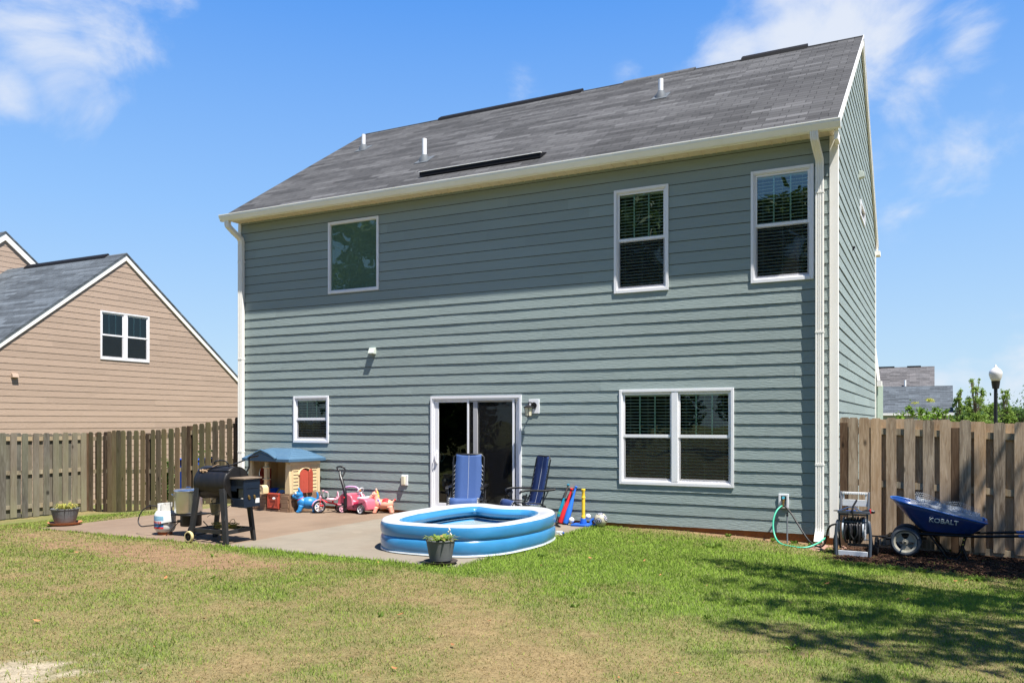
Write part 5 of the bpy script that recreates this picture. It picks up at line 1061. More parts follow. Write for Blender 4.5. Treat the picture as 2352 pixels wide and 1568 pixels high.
b = MB(); b.box(.20, -.11, .14, .34, .11, .16); b.box(.33, -.11, .14, .345, .11, .24); b.build('rear_step', 'pink_plastic', tr, bevel=.006)
for s in (-1, 1): b = MB(); b.tube([(-.12, .02*s, .115), (-.12-.03*s, .075*s, .115-.03*s)], .007, 6); b.box(-.155-.03*s, .06*s-.022, .105-.03*s, -.085-.03*s, .06*s+.03, .125-.03*s); b.build('pedal', 'red_paint', tr, bevel=.004)
b = MB(); b.tube([(.10, -.05, .245), (.13, -.06, .255), (.17, -.05, .27)], .006, 5); b.box(.08, -.02, .215, .16, .02, .235); b.build('seat_base', 'red_paint', tr, bevel=.004)
# walker between tricycle and car
wk = thing('baby_walker', 'pale pink and lavender push walker squeezed behind the tricycle and car', 'toy walker', (-8.42, -.19, -.05), R(10))
b = MB(); b.tube(smoothpath([(-.14, 0, .20), (-.17, 0, .36), (-.12, 0, .44), (0, 0, .46), (.12, 0, .44), (.17, 0, .36), (.15, 0, .24)], 4), .018, 10); b.build('handle', 'lavender_plastic', wk)
b = MB(); b.box(-.15, -.16, .06, .15, .12, .18); b.prism([(-.15, -.16, .181), (.15, -.16, .181), (.10, -.16, .25), (-.10, -.16, .25)], (0, .2, 0)); b.build('body', 'pale_pink_plastic', wk, bevel=.02)
for x in (-.12, .12):
    for y in (-.14, .1): wheel_part(wk, (x, y, .045), .045, .03, (1, 0, 0), 'black_rubber', 'pale_pink_plastic', 3)
# ---------------------------------------------------------------- pellet grill (x along the barrel, -y faces the lawn)
g = thing('smoker_grill', 'black barrel pellet grill on four splayed legs with side hopper', 'grill', (-7.60, -4.10, -.05))
zc, rr = .815, .222; XA, XB = -.335, .27
b = MB(); AX = Matrix.Rotation(R(90), 4, 'Y'); b.M = Matrix.Translation((0, .0, zc)) @ AX
b.lathe([(0, XA-.002), (rr*.93, XA), (rr, XA+.02), (rr, XB-.02), (rr*.96, XB), (rr*.95, XB-.012), (0, XB-.012)], 40)
b.build('barrel', 'grill_black', g, smooth=.7)
def arcs(x0, x1, r, a0, a1, n=14): return lambda u, v: (x0+(x1-x0)*u, -r*math.cos(a0+(a1-a0)*v), zc+r*math.sin(a0+(a1-a0)*v))
b = MB(); b.sheet(arcs(XA+.006, XB-.006, rr+.008, R(-28), R(42)), 12, 12); b.sheet(arcs(XA+.004, XB-.004, rr+.012, R(50), R(160)), 12, 18); lid = b.build('lid', 'grill_black', g, smooth=4, solid=.006)
b = MB(); b.M = Matrix.Translation((0, 0, zc)) @ AX; b.lathe([(0, XB+.001), (rr*1.0, XB+.001), (rr*1.03, XB-.014), (rr*1.03, XB-.02)], 40); b.build('end_cap', 'grill_black', g, smooth=.6); b = MB(); b.M = Matrix.Translation((0, 0, zc)) @ AX; b.lathe([(rr*1.03, XA+.02), (rr*1.03, XA), (rr, XA-.012), (0, XA-.012)], 40); b.build('end_cap', 'grill_black', g, smooth=.6)
b = MB(); b.sheet(arcs(XA+.09, XB-.10, rr+.003, R(42), R(50)), 4, 3); b.build('lid_gap', 'black_plastic', g, smooth=0, solid=.002)
b = MB(); b.tube([(XA+.10, -.16, zc+.20), (XB-.05, -.06, zc+.26), (XB+.02, .02, zc+.30), (XB+.14, .0, zc+.33)], .010, 8); b.tube(smoothpath([(-.10, -.02, zc+.22), (-.12, -.05, zc+.29), (.0, -.06, zc+.32), (.12, -.05, zc+.30), (.13, -.02, zc+.23)], 4), .009, 8)
b.build('lid_handle', 'black_plastic', lid)
b = MB()
for i in range(9): b.ball((XA+.12+random.uniform(-.05, .06), -.165+random.uniform(-.02, .02), zc+.165+random.uniform(-.012, .016)), random.uniform(.012, .022), 8, 6)
b.tube([(XA+.16, -.15, zc+.18), (XA+.34, -.09, zc+.27)], .009, 8); o = b.build('grill_brush', mat('worn_wood', (150, 124, 96), .8, var=.25), None); o.location = g.location; tag(o, 'worn brush with grey bristle head lying on the grill lid', 'brush')
# legs: splayed, wide at the top
for (tx, ty, bx, by, w) in ((XA+.05, -.20, -.355, -.265, .085), (XB-.055, -.215, .335, -.27, .095), (XA+.05, .20, -.40, .22, .07), (XB-.055, .20, .36, .235, .075)):
    if tx > 0 and ty > 0: tx, bx = .26, .345
    b = MB(); b.bar((tx, ty, zc-.06 if ty < 0 else zc-.12), (bx, by, .0), w, .05, up=(0, 1, 0), w1=w*.8, h1=.045); b.build('leg', 'grill_leg', g, bevel=.004)
b = MB()
for (p, q) in (((-.355, -.24, .16), (.31, -.245, .16)), ((.325, -.235, .16), (.335, .225, .17)), ((-.37, .22, .16), (.335, .22, .165)), ((-.36, -.235, .155), (-.37, .22, .155))): b.bar(p, q, .02, .055)
for i in range(4): b.bar((-.33+.18*i, -.225, .165), (-.29+.18*i, .215, .165), .06, .004)
b.build('shelf', 'grill_leg', g)
for (x, y) in ((-.31, -.33), (-.44, .28)): wheel_part(g, (x, y, .078), .078, .04, (0, 1, 0), 'beige_tyre', 'black_plastic', 6)
b = MB(); b.tube([(-.31, -.33, .078), (-.44, .28, .078)], .009, 6); b.build('axle', 'black_plastic', g)
# hopper
HX0, HX1, HY0, HY1, HZ0, HZ1 = .275, .515, -.125, .18, .50, .885
b = MB(); b.box(HX1-.012, HY0, HZ0, HX1, HY1, HZ1); b.box(HX0, HY0+.012, HZ0, HX1-.013, HY1-.001, HZ0+.012); b.box(HX0, HY1-.012, HZ0+.013, HX1-.013, HY1-.001, HZ1-.002); b.box(HX0, HY0+.0, HZ0+.22, HX0+.10, HY0+.012, HZ1-.001); b.box(HX0+.1005, HY0, HZ0+.26, HX1-.013, HY0+.012, HZ1-.001); b.box(HX0, HY0, HZ0+.001, HX1-.013, HY0+.012, HZ0+.12)
b.box(HX1+.0005, HY0+.05, HZ0+.26, HX1+.006, HY1-.03, HZ0+.268); ring_ = 0
hop = b.build('hopper', 'navy_steel', g, bevel=.003)
b = MB(); b.box(HX0-.02, HY0-.02, HZ1+.001, HX1+.02, HY1+.02, HZ1+.022); b.build('hopper_shelf', 'weathered_shelf', hop, bevel=.003)
b = MB(); b.box(HX0+.11, HY0+.03, HZ0+.125, HX0+.22, HY0+.18, HZ0+.255); b.build('fan_motor', mat('dull_steel', (110, 116, 112), .5, .6, var=.3, vscale=20), hop, bevel=.004)
b = MB(); b.box(HX1+.0005, .09, HZ0+.05, HX1+.004, .165, HZ0+.115); b.build('sticker', 'white_plastic', hop)
for y in (-.03, .075):
    b = MB(); b.M = Matrix.Translation((HX1, y, HZ0+.135)) @ Matrix.Rotation(R(12), 4, 'X'); b.lathe([(0, 0), (.032, 0), (.03, .012), (.02, .016), (0, .016)], 14, Matrix.Diagonal((1, .6, 1, 1)) @ Matrix.Rotation(R(90), 4, 'Y')); b.build('bottle_opener', 'brass', hop)
b = MB(); b.tube(smoothpath([(.26, -.12, .62), (.34, -.15, .56), (.24, -.24, .47), (.05, -.27, .40), (-.02, -.27, .36)], 4), .004, 5); b.build('probe_cable', 'black_plastic', g)
b = MB(); b.tube(smoothpath([(.26, -.12, .72), (.18, -.19, .60), (.26, -.21, .50), (.31, -.26, .40), (.34, -.30, .33)], 4), .003, 5); b.build('power_cord', 'black_plastic', g)
# chimney at the back right: pipe with a bent cap
b = MB(); b.tube([(XB-.02, .17, zc+.12), (XB+.03, .19, zc+.22), (XB+.03, .19, zc+.35)], .013, 8); b.tube([(XB+.03, .19, zc+.35), (XB+.05, .19, zc+.37), (XB+.18, .21, zc+.385)], .016, 8); b.build('tool_hook', 'black_plastic', g)
# bucket hanging on the left front leg
bk = thing('grease_bucket', 'small galvanized bucket hanging under the black grill', 'bucket', (-7.80, -4.06, .30))
b = MB(); b.lathe([(0, 0), (.052, 0), (.080, .155), (.084, .16), (.084, .166), (.076, .16), (.05, .01), (0, .008)], 24); b.build('body', 'galvanized', bk, smooth=.6)
b = MB(); b.tube(smoothpath([(-.082, 0, .15), (-.06, 0, .20), (0, 0, .235), (.06, 0, .20), (.082, 0, .15)], 4), .0025, 5); b.build('bail', 'black_plastic', bk)
# yellow extension cord on the shelf
b = MB()
for k in range(9):
    r = .10+random.uniform(-.02, .04); cx, cy = random.uniform(-.03, .06), random.uniform(-.03, .03); z = .19+k*.006
    b.tube([(cx+r*1.6*math.cos(a*PH/9), cy+r*math.sin(a*PH/9), z+random.uniform(-.006, .010)) for a in range(18)], .0045, 5, closed=True)
b.tube(smoothpath([(.16, -.10, .19), (.10, -.16, .12), (.13, -.2, .05), (.2, -.16, .01), (.14, -.1, .006)], 4), .0045, 5); b.tube(smoothpath([(.05, 0, .22), (.08, .02, .29), (.16, .0, .30), (.22, -.04, .22)], 4), .0045, 5)
o = b.build('extension_cord', 'yellow_cord', None, smooth=4); o.location = (-7.60, -4.05, -.05); tag(o, 'tangled coil of yellow cord lying on the grill shelf', 'cord')

# ---------------------------------------------------------------- turkey fryer: burner stand, pot, tank
bs = thing('burner_stand', 'black propane burner stand carrying the aluminium stock pot', 'burner', (-8.47, -3.90, -.05))
b = MB(); b.lathe([(.145, .14), (.15, .15), (.15, .30), (.125, .30), (.12, .15)], 24, closed=True); b.build('burner_shroud', 'grill_black', bs)
b = MB(); b.box(-.20, -.20, .302, .20, .20, .325); b.build('top_plate', 'grill_black', bs, bevel=.004)
for (a, c) in (((-.14, -.10, .2), (-.27, -.22, .0)), ((.12, -.10, .2), (.20, -.24, .06)), ((-.12, .12, .2), (-.22, .26, .0)), ((.12, .12, .2), (.24, .24, .0))): b = MB(); b.bar(a, c, .03, .012); b.build('leg', 'grill_leg', bs)
b = MB(); b.cyl((-.15, -.03, .20), (-.22, -.05, .20), .022, n=12); b.build('gas_valve', 'brass', bs)
pt_ = thing('stock_pot', 'tall aluminium stock pot with lid on the burner stand', 'pot', (-8.50, -3.92, .276)); pt_.scale = (.95, .95, .97)
b = MB(); b.lathe([(0, 0), (.185, 0), (.20, .012), (.205, .03), (.205, .335), (.212, .34), (.212, .348), (.2, .348), (.198, .03), (0, .02)], 48); b.build('body', 'brushed_aluminium', pt_, smooth=.5)
b = MB(); b.lathe([(0, .357), (.19, .357), (.214, .352), (.216, .343), (.22, .347), (.217, .357), (.19, .366), (0, .370)], 40); ld = b.build('lid', 'brushed_aluminium', pt_, smooth=.5)
b = MB(); b.tube(smoothpath([(-.05, 0, .37), (-.045, 0, .395), (0, 0, .40), (.045, 0, .395), (.05, 0, .37)], 4), .006, 6); b.build('lid_knob', 'chrome', ld)
for s, a in ((-1, 200), (1, 20)):
    q = R(a); M = Matrix.Rotation(q, 4, 'Z'); b = MB(); b.M = M; b.tube(smoothpath([(.205, -.06, .26), (.235, -.055, .28), (.262, -.03, .285), (.265, .03, .285), (.235, .055, .28), (.205, .06, .26)], 4), .008, 8); b.box(.204, -.075, .235, .212, -.045, .275); b.box(.204, .045, .235, .212, .075, .275); b.build('handle', 'chrome', pt_)
tk = thing('propane_tank', 'white propane cylinder with blue and red label beside the stock pot', 'gas cylinder', (-8.88, -4.02, -.05), R(-18))
b = MB(); b.lathe([(0, .045), (.08, .03), (.125, .055), (.148, .10), (.152, .14), (.152, .27), (.146, .31), (.12, .35), (.08, .372), (.04, .378), (0, .38)], 40); b.build('body', 'tank_white', tk, smooth=4)
b = MB(); b.lathe([(.10, .0), (.104, .0), (.104, .045), (.10, .045)], 30, closed=True); b.build('foot_ring', 'rust', tk)
b = MB(); b.lathe([(.098, .365), (.102, .365), (.102, .46), (.098, .46)], 36, closed=True, a0=R(-60), a1=R(240)); b.lathe([(.099, .455), (.103, .455), (.103, .48), (.099, .48)], 20, a0=R(-20), a1=R(60)); b.build('collar', 'tank_white', tk, solid=.004)
b = MB(); b.cyl((0, 0, .38), (0, 0, .43), .02, n=12); b.cyl((0, 0, .41), (-.06, -.02, .41), .016, n=10); b.ball((0, 0, .45), (.03, .03, .012)); b.build('valve', 'brass', tk)
def band(z0, z1, a0, a1, r=.1535): return lambda u, v: (r*math.cos(a0+(a1-a0)*u), r*math.sin(a0+(a1-a0)*u), z0+(z1-z0)*v)
mat('label_blue', (40, 110, 170), .4, var=.25, vscale=14, stretch=(1, 1, 3)); mat('label_sky', (130, 178, 205), .4, var=.3, vscale=16); mat('label_white', (225, 225, 228), .4); mat('label_red', (196, 50, 50), .4); mat('ink_red', (190, 60, 66), .5)
A0, A1 = R(-112), R(-30)
b = MB(); b.sheet(band(.215, .285, A0, A1), 16, 1); lb = b.build('label', 'label_sky', tk, smooth=4)
b = MB(); b.sheet(band(.178, .2148, A0, A1), 16, 1); b.build('label_band', 'label_white', tk, smooth=4)
b = MB(); b.sheet(band(.125, .1778, A0, A1), 16, 1); b.build('label_band', 'label_blue', tk, smooth=4)
b = MB(); b.sheet(band(.100, .1246, A0, A1), 16, 1); b.build('label_band', 'label_red', tk, smooth=4)
for i, ch in enumerate('xchange'):
    a = A0+R(9.6)*i+R(8); M = Matrix.Translation((.1545*math.cos(a), .1545*math.sin(a), .197)) @ Matrix.Rotation(a+R(90), 4, 'Z') @ Matrix.Rotation(R(90), 4, 'X'); text(ch, .052, 'ink_red', M, tk, bold=.0012, ext=.0004)
b = MB(); hpth = [(-8.99, -4.04, .36), (-9.10, -4.10, .37), (-9.20, -4.16, .30), (-9.24, -4.20, .16), (-9.16, -4.22, .08), (-9.02, -4.22, .09), (-8.86, -4.20, .11), (-8.72, -4.08, .14), (-8.60, -3.94, .15)]
b.tube(smoothpath(hpth, 6), .009, 8); o = b.build('gas_hose', 'rubber_hose', None, smooth=4); tag(o, 'black gas hose looping from propane cylinder to burner', 'hose')

# ---------------------------------------------------------------- potted plants
def spiky(b, n, L, hh, seed, r0=.06, w=.014, droop=.5):
    rs = random.Random(seed)
    for i in range(n):
        a = rs.random()*6.28; q = Vector((math.cos(a), math.sin(a), 0)); p0 = q*r0*rs.random(); l = L*rs.uniform(.55, 1.1); h = hh*rs.uniform(.5, 1.1); sd_ = Vector((-q.y, q.x, 0)); ww = w*rs.uniform(.7, 1.2); r = rs.random()
        pts = [p0, p0+q*l*.35+Vector((0, 0, h*.75)), p0+q*l*.7+Vector((0, 0, h)), p0+q*l+Vector((0, 0, h*(1-droop*rs.random())))]
        ws = [ww*.5, ww, ww*.8, .001]; vs = []
        for p, q_ in zip(pts, ws): vs += [p-sd_*q_, p+sd_*q_]
        b._add(vs, [(0, 1, 3, 2), (2, 3, 5, 4), (4, 5, 7, 6)], r)
HOSTA = leaf_mat('hosta_leaf', (.10, .20, .03), (.34, .40, .09), .35, (.50, .30, .14)); YPL = leaf_mat('yellowing_leaf', (.22, .26, .05), (.55, .48, .12), .35, (.55, .36, .14))
pp_ = thing('potted_plant', 'tall grey ribbed pot of green hosta in front of the pool', 'potted plant', (-3.86, -4.30, -.015))
b = MB()
k = 40; vs = []; nz_ = 22
for i in range(nz_+1):
    z = i/nz_
    for j in range(k): a = 2*PH*j/k; r = .128+.044*z+.0022*math.sin(z*66+1.3*math.sin(2*a)); vs.append((r*math.cos(a), r*math.sin(a), z*.235+.005))
b._add(vs, [(i*k+j, i*k+(j+1) % k, (i+1)*k+(j+1) % k, (i+1)*k+j) for i in range(nz_) for j in range(k)]+[tuple(reversed(range(k)))]); b.lathe([(.172, .238), (.178, .240), (.178, .254), (.166, .254), (.162, .22)], 40); b.build('pot', 'charcoal_pot', pp_, smooth=4)
b = MB(); b.lathe([(0, .225), (.163, .222)], 24); b.build('soil', 'potting_soil', pp_)
b = MB(); b.M = Matrix.Translation((0, 0, .22)); spiky(b, 95, .125, .075, 4, .11, .019, .3); b.build('leaves', HOSTA, pp_, smooth=4)
b = MB(); b.tube(smoothpath([(.11, .0, .22), (.125, -.01, .32), (.13, -.02, .385)], 4), .0025, 5)
for q in ((.13, -.02, .39), (.14, -.02, .375), (.12, -.02, .355), (.155, -.03, .335), (.165, -.03, .32)): b.ball(q, (.009, .009, .013), 6, 5)
b.build('flower_stalk', mat('pale_flower', (220, 216, 200), .7), pp_)
b = MB(); b.lathe([(0, 0), (.165, 0), (.200, .028), (.204, .034), (.194, .034), (.155, .012), (0, .01)], 40); o = b.build('pot_saucer', 'pot_saucer', None, smooth=.6); o.location = (-3.86, -4.30, -.045); tag(o, 'dark plastic saucer under the hosta pot', 'saucer')
p2_ = thing('potted_plant', 'wide grey ribbed pot of yellowing leaves on a terracotta saucer', 'potted plant', (-11.27, -3.98, -.015))
b = MB(); vs = []
for i in range(nz_+1):
    z = i/nz_
    for j in range(k): a = 2*PH*j/k; r = .150+.055*z**.8+.002*math.sin(z*60+2*math.sin(2*a)); vs.append((r*math.cos(a), r*math.sin(a), z*.215+.005))
b._add(vs, [(i*k+j, i*k+(j+1) % k, (i+1)*k+(j+1) % k, (i+1)*k+j) for i in range(nz_) for j in range(k)]+[tuple(reversed(range(k)))]); b.lathe([(.204, .218), (.212, .222), (.212, .236), (.198, .236), (.194, .2)], 40); b.build('pot', 'charcoal_pot', p2_, smooth=4)
b = MB(); b.lathe([(0, .2), (.195, .198)], 24); b.build('soil', 'potting_soil', p2_)
b = MB(); b.M = Matrix.Translation((0.02, 0, .2)); spiky(b, 110, .16, .11, 9, .12, .010, .7); b.build('leaves', YPL, p2_, smooth=4)
b = MB(); b.lathe([(0, 0), (.205, 0), (.250, .036), (.256, .045), (.246, .045), (.20, .014), (0, .012)], 40); o = b.build('pot_saucer', 'terracotta', None, smooth=.6); o.location = (-11.27, -3.98, -.045); tag(o, 'terracotta coloured saucer under the planter of yellowing leaves', 'saucer')

# ---------------------------------------------------------------- inflatable pool
pool = thing('inflatable_pool', 'blue inflatable paddling pool with white top rim', 'paddling pool', (0, 0, -.045))
OUT = [(-5.40, -3.15), (-5.43, -2.5), (-5.38, -1.85), (-5.22, -1.40), (-4.92, -1.25), (-4.50, -1.40), (-4.12, -1.32), (-3.78, -1.42), (-3.48, -1.82), (-3.36, -2.4), (-3.38, -2.95), (-3.50, -3.48), (-3.82, -3.84), (-4.35, -3.94), (-4.88, -3.90), (-5.22, -3.64)]
OUT = [(x+.0, y) for x, y in OUT]
cl = smoothpath([Vector((x, y, 0)) for x, y in OUT], 7, closed=True); nC = len(cl); nrmv = []
for i in range(nC): t_ = (cl[(i+1) % nC]-cl[i-1]).normalized(); nrmv.append(Vector((-t_.y, t_.x, 0)))       # outward for a clockwise path
if sum((cl[i]-Vector((-4.4, -2.4, 0))).dot(nrmv[i]) for i in range(nC)) < 0: nrmv = [-v for v in nrmv]
def loft(prof, closed=True, wob=.0):
    """prof: list of (inset from the outline, z)"""
    vs = []; fs = []; k = len(prof)
    for i in range(nC):
        for (d, z) in prof:
            w = wob*math.sin(i*.9+z*20)*math.sin(i*.37); vs.append(cl[i]-nrmv[i]*(d+w)+Vector((0, 0, z)))
    for i in range(nC):
        for j in range(k if closed else k-1): fs.append((i*k+j, i*k+(j+1) % k, ((i+1) % nC)*k+(j+1) % k, ((i+1) % nC)*k+j))
    return vs, fs
def vinyl(name, c, rough):
    m = mat(name, c, rough, var=.10, vscale=1.7, bump=.25, bscale=5, coat=.5, dirt=[v*.9 for v in c], dscale=3, damt=.4); return m
vinyl('pool_blue', (54, 128, 178), .28); vinyl('pool_white', (208, 211, 216), .35); vinyl('pool_base', (206, 214, 216), .4)
E_ = lambda a, cz, ry, rz, cx=.16: ((.055*(1-abs(math.cos(R(a)))**.8) if math.cos(R(a)) > 0 else .055+.27*abs(math.cos(R(a)))), cz+rz*math.copysign(abs(math.sin(R(a)))**.9, math.sin(R(a))))
b = MB(); v, f = loft([E_(a, .106, .165, .102, .165) for a in range(0, 360, 18)], wob=.003); b._add(v, f); b.build('lower_ring', 'pool_blue', pool, smooth=4)
b = MB(); v, f = loft([E_(a, .292, .16, .100) for a in list(range(-180, 45, 12))+[46]], False, wob=.003); b._add(v, f); v, f = loft([E_(a, .292, .16, .100) for a in range(132, 181, 12)], False); b._add(v, f); b.build('upper_ring', 'pool_blue', pool, smooth=4)
b = MB(); v, f = loft([(p[0]-.001, p[1]+.0006) for p in [E_(a, .292, .161, .1005) for a in range(45, 137, 7)]], False, wob=.003); b._add(v, f); b.build('top_rim', 'pool_white', pool, smooth=4)
b = MB(); v, f = loft([(.03, .0), (.0, .006), (.004, .022), (.05, .026)], False); b._add(v, f)
v, f = loft([(.29, .03), (.34, .018)], False); b._add(v, f); b._add([cl[i]-nrmv[i]*.30+Vector((0, 0, .02)) for i in range(nC)], [tuple(range(nC))]); b.build('floor', 'pool_base', pool, smooth=.6)
b = MB(); v, f = loft([(.28, .190), (.29, .199)], False); b._add(v, f)
for d, z in ((.044, .198),): v, f = loft([(d, z-.004), (d-.004, z), (d, z+.004)], False); b._add(v, f)
b.build('seam', 'pool_base', pool, smooth=4)
wm = bpy.data.materials.new('pool_water'); wm.use_nodes = True; t = wm.node_tree; t.nodes.clear(); o_ = t.nodes.new('ShaderNodeOutputMaterial'); mx = t.nodes.new('ShaderNodeMixShader'); tr1 = t.nodes.new('ShaderNodeBsdfTransparent'); tr1.inputs[0].default_value = (.88, .96, .97, 1); gl1 = t.nodes.new('ShaderNodeBsdfGlossy'); gl1.inputs['Roughness'].default_value = .03; fr1 = t.nodes.new('ShaderNodeFresnel'); fr1.inputs[0].default_value = 1.33
fm = t.nodes.new('ShaderNodeMath'); fm.operation = 'MULTIPLY'; fm.inputs[1].default_value = .35; t.links.new(fr1.outputs[0], fm.inputs[0])
for a_, c_ in ((fm.outputs[0], mx.inputs[0]), (tr1.outputs[0], mx.inputs[1]), (gl1.outputs[0], mx.inputs[2]), (mx.outputs[0], o_.inputs[0])): t.links.new(a_, c_)
df1 = t.nodes.new('ShaderNodeBsdfDiffuse'); df1.inputs[0].default_value = (.50, .62, .64, 1); m2_ = t.nodes.new('ShaderNodeMixShader'); m2_.inputs[0].default_value = .6; t.links.new(tr1.outputs[0], m2_.inputs[1]); t.links.new(df1.outputs[0], m2_.inputs[2]); t.links.new(m2_.outputs[0], mx.inputs[1])
b = MB(); b._add([cl[i]-nrmv[i]*.285+Vector((0, 0, .155)) for i in range(nC)], [tuple(range(nC))]); o = b.build('water', wm, None, smooth=0); o.location = (0, 0, -.045); tag(o, 'shallow clear water inside the paddling pool', kind='structure')

# ---------------------------------------------------------------- reclining lawn chairs (seat faces -y)
def lounge(name, label, loc, rz, fabric, back=22):
    T = thing(name, label, 'folding chair', loc, rz, 'blue reclining chairs by the glass door'); hw = .262; tb = R(back)
    P0 = Vector((0, .05, .40)); TOP = P0+Vector((0, math.sin(tb)*.74, math.cos(tb)*.74)); FR = Vector((0, -.42, .43)); FT = Vector((0, -.56, .12))
    prof_ = [TOP, P0.lerp(TOP, .55)+Vector((0, .012, 0)), P0+Vector((0, .02, .05)), P0+Vector((0, -.03, -.035)), P0.lerp(FR, .5)+Vector((0, 0, -.03)), FR, FR.lerp(FT, .5)+Vector((0, .012, 0)), FT]; sp_ = smoothpath(prof_, 5)
    b = MB(); vs = []
    for i, p in enumerate(sp_):
        w = .225 if i > 2 else .215
        for s in (-1, -.5, 0, .5, 1): vs.append((s*w, p.y+.012*(1-s*s), p.z-.012*(1-s*s)*(i > 12)))
    n = len(sp_); b._add(vs, [(i*5+j, i*5+j+1, (i+1)*5+j+1, (i+1)*5+j) for i in range(n-1) for j in range(4)]); sl = b.build('sling', fabric, T, smooth=4, solid=.006)
    b = MB(); b.tube([(0, p.y+.006, p.z+.001) for p in sp_[:16]], .0025, 4); b.build('seam', 'bungee', sl)
    b = MB()
    for s in (-1, 1):
        for i in range(3, n-2): p = sp_[i]; q = sp_[i+1]; b.tube([(s*.223, p.y, p.z), (s*.250, (p.y+q.y)/2, (p.z+q.z)/2)], .0035, 4)
    b.build('lacing', 'bungee', T, smooth=0)
    b = MB(); up = Vector((0, math.sin(tb), math.cos(tb)))
    fp = [P0+Vector((-hw, .02, -.08)), P0+Vector((-hw, .02, 0)), TOP+Vector((-hw, 0, -.05)), TOP+Vector((-hw*.8, .01, .0)), TOP+Vector((hw*.8, .01, .0)), TOP+Vector((hw, 0, -.05)), P0+Vector((hw, .02, 0)), P0+Vector((hw, .02, -.08))]
    b.tube(fp, .0135, 8)
    b.tube([(-hw, FT.y, FT.z), (-hw, FR.y, FR.z), (-hw, P0.y, P0.z-.02)], .011, 8); b.tube([(hw, FT.y, FT.z), (hw, FR.y, FR.z), (hw, P0.y, P0.z-.02)], .011, 8); b.tube([(-hw, FT.y, FT.z), (hw, FT.y, FT.z)], .011, 8)
    b.build('seat_frame', 'black_iron', T)
    for s in (-1, 1):
        b = MB(); b.tube([(s*(hw+.03), -.40, .0), (s*(hw+.03), -.28, .36), (s*(hw+.03), -.22, .55)], .0145, 8); b.build('leg', 'black_iron', T)
        b = MB(); b.tube([(s*(hw+.03), .36, .0), (s*(hw+.03), .10, .22), (s*(hw+.03), -.30, .40)], .0145, 8); b.build('leg', 'black_iron', T)
        b = MB(); b.tube([(s*(hw+.035), -.10, .12), (s*(hw+.035), .16, .60)], .009, 6); b.tube([(s*(hw+.02), .06, .30), (s*(hw+.02), -.30, .30)], .009, 6); b.cyl((s*(hw+.01), -.26, .5), (s*(hw+.055), -.26, .5), .032, n=12); b.cyl((s*(hw+.01), .08, .33), (s*(hw+.055), .08, .33), .028, n=12); b.build('strut', 'black_iron', T)
        b = MB(); pr = smoothpath([(-.34, .555), (-.30, .585), (-.15, .595), (.05, .58), (.22, .592), (.27, .60)], 4); b._add([(s*(hw+.03)+q*.026, y, z+dz) for y, z in [(p[0], p[1]) for p in [Vector((a.x, a.y, 0)) for a in smoothpath([(-.34, .555, 0), (-.30, .585, 0), (-.15, .595, 0), (.05, .58, 0), (.22, .592, 0), (.27, .60, 0)], 4)]] for q, dz in ((-1, -.008), (1, -.008), (1, .022), (-1, .022))],
            [(i*4+j, i*4+(j+1) % 4, (i+1)*4+(j+1) % 4, (i+1)*4+j) for i in range(20) for j in range(4)]+[(3, 2, 1, 0), (80, 81, 82, 83)]) if True else None
        b.build('armrest', 'black_plastic', T, bevel=.006)
    b = MB(); b.tube([(-hw-.03, -.40, .012), (hw+.03, -.40, .012)], .0115, 8); b.tube([(-hw-.03, .36, .012), (hw+.03, .36, .012)], .0115, 8); b.build('foot_bar', 'black_iron', T)
    return T
def smooth2(): pass
lounge('lounge_chair', 'blue mesh reclining chair facing the lawn in front of the glass door', (-5.66, -.60, -.05), R(22), 'sling_fabric', 12)
lounge('lounge_chair', 'blue mesh reclining chair turned sideways beside the bats, shade put into its fabric colour', (-4.42, -.66, -.05), R(-40), 'sling_fabric_shaded', 12)

# ---------------------------------------------------------------- bats, tee and balls by the wall
def bat(name, label, p0, p1, prof, m, parts=()):
    T = thing(name, label, 'bat', p0, 0, 'bats leaning on the wall'); d = Vector(p1)-Vector(p0); M = Vector((0, 0, 1)).rotation_difference(d.normalized()).to_matrix().to_4x4()
    b = MB(); b.M = M; L = d.length; b.lathe([(r, z*L) for r, z in prof], 20); b.build('barrel', m, T, smooth=.7)
    for nm, mm, pr in parts: b = MB(); b.M = M; b.lathe([(r, z*L) for r, z in pr], 16); b.build(nm, mm, T, smooth=.7)
    return T
bat('baseball_bat', 'slim teal and silver metal bat leaning next to the fat red bat', (-4.215, -.15, -.035), (-4.045, -.045, .60), [(0, 0), (.026, .003), (.031, .03), (.031, .30), (.026, .45), (.016, .60), (.012, .64)], 'teal_metal', [('grip', mat('grip_tape', (90, 84, 82), .8, var=.4, vscale=40), [(.0125, .64), (.0135, .66), (.0125, .96)]), ('knob', 'teal_metal', [(.0125, .96), (.025, .972), (.025, .99), (0, 1.0)]), ('decal', 'chrome', [(.0318, .01), (.0318, .16)]), ('stripe', 'green_purple', [(.0317, .22), (.0317, .28)])])
bat('toy_bat', 'fat red plastic bat between the teal and blue bats', (-4.125, -.19, -.035), (-3.985, -.04, .53), [(0, 0), (.042, .003), (.048, .03), (.045, .35), (.034, .52), (.02, .66), (.017, .95), (.0171, .951)], 'bat_red', [('knob', 'bat_red', [(.018, .945), (.032, .962), (.034, .985), (.02, 1), (0, 1.001)])])
bat('toy_bat', 'tall fat blue plastic bat leaning next to the fat red bat', (-4.02, -.23, -.035), (-3.91, -.04, .57), [(0, 0), (.044, .003), (.050, .03), (.047, .38), (.032, .58), (.019, .75), (.016, .95), (.0161, .951)], 'bat_blue', [('knob', 'bat_blue', [(.017, .945), (.026, .965), (.026, .985), (0, 1.001)])])
te = thing('batting_tee', 'yellow post tee on a blue plastic base', 'batting tee', (-3.70, -.24, -.05))
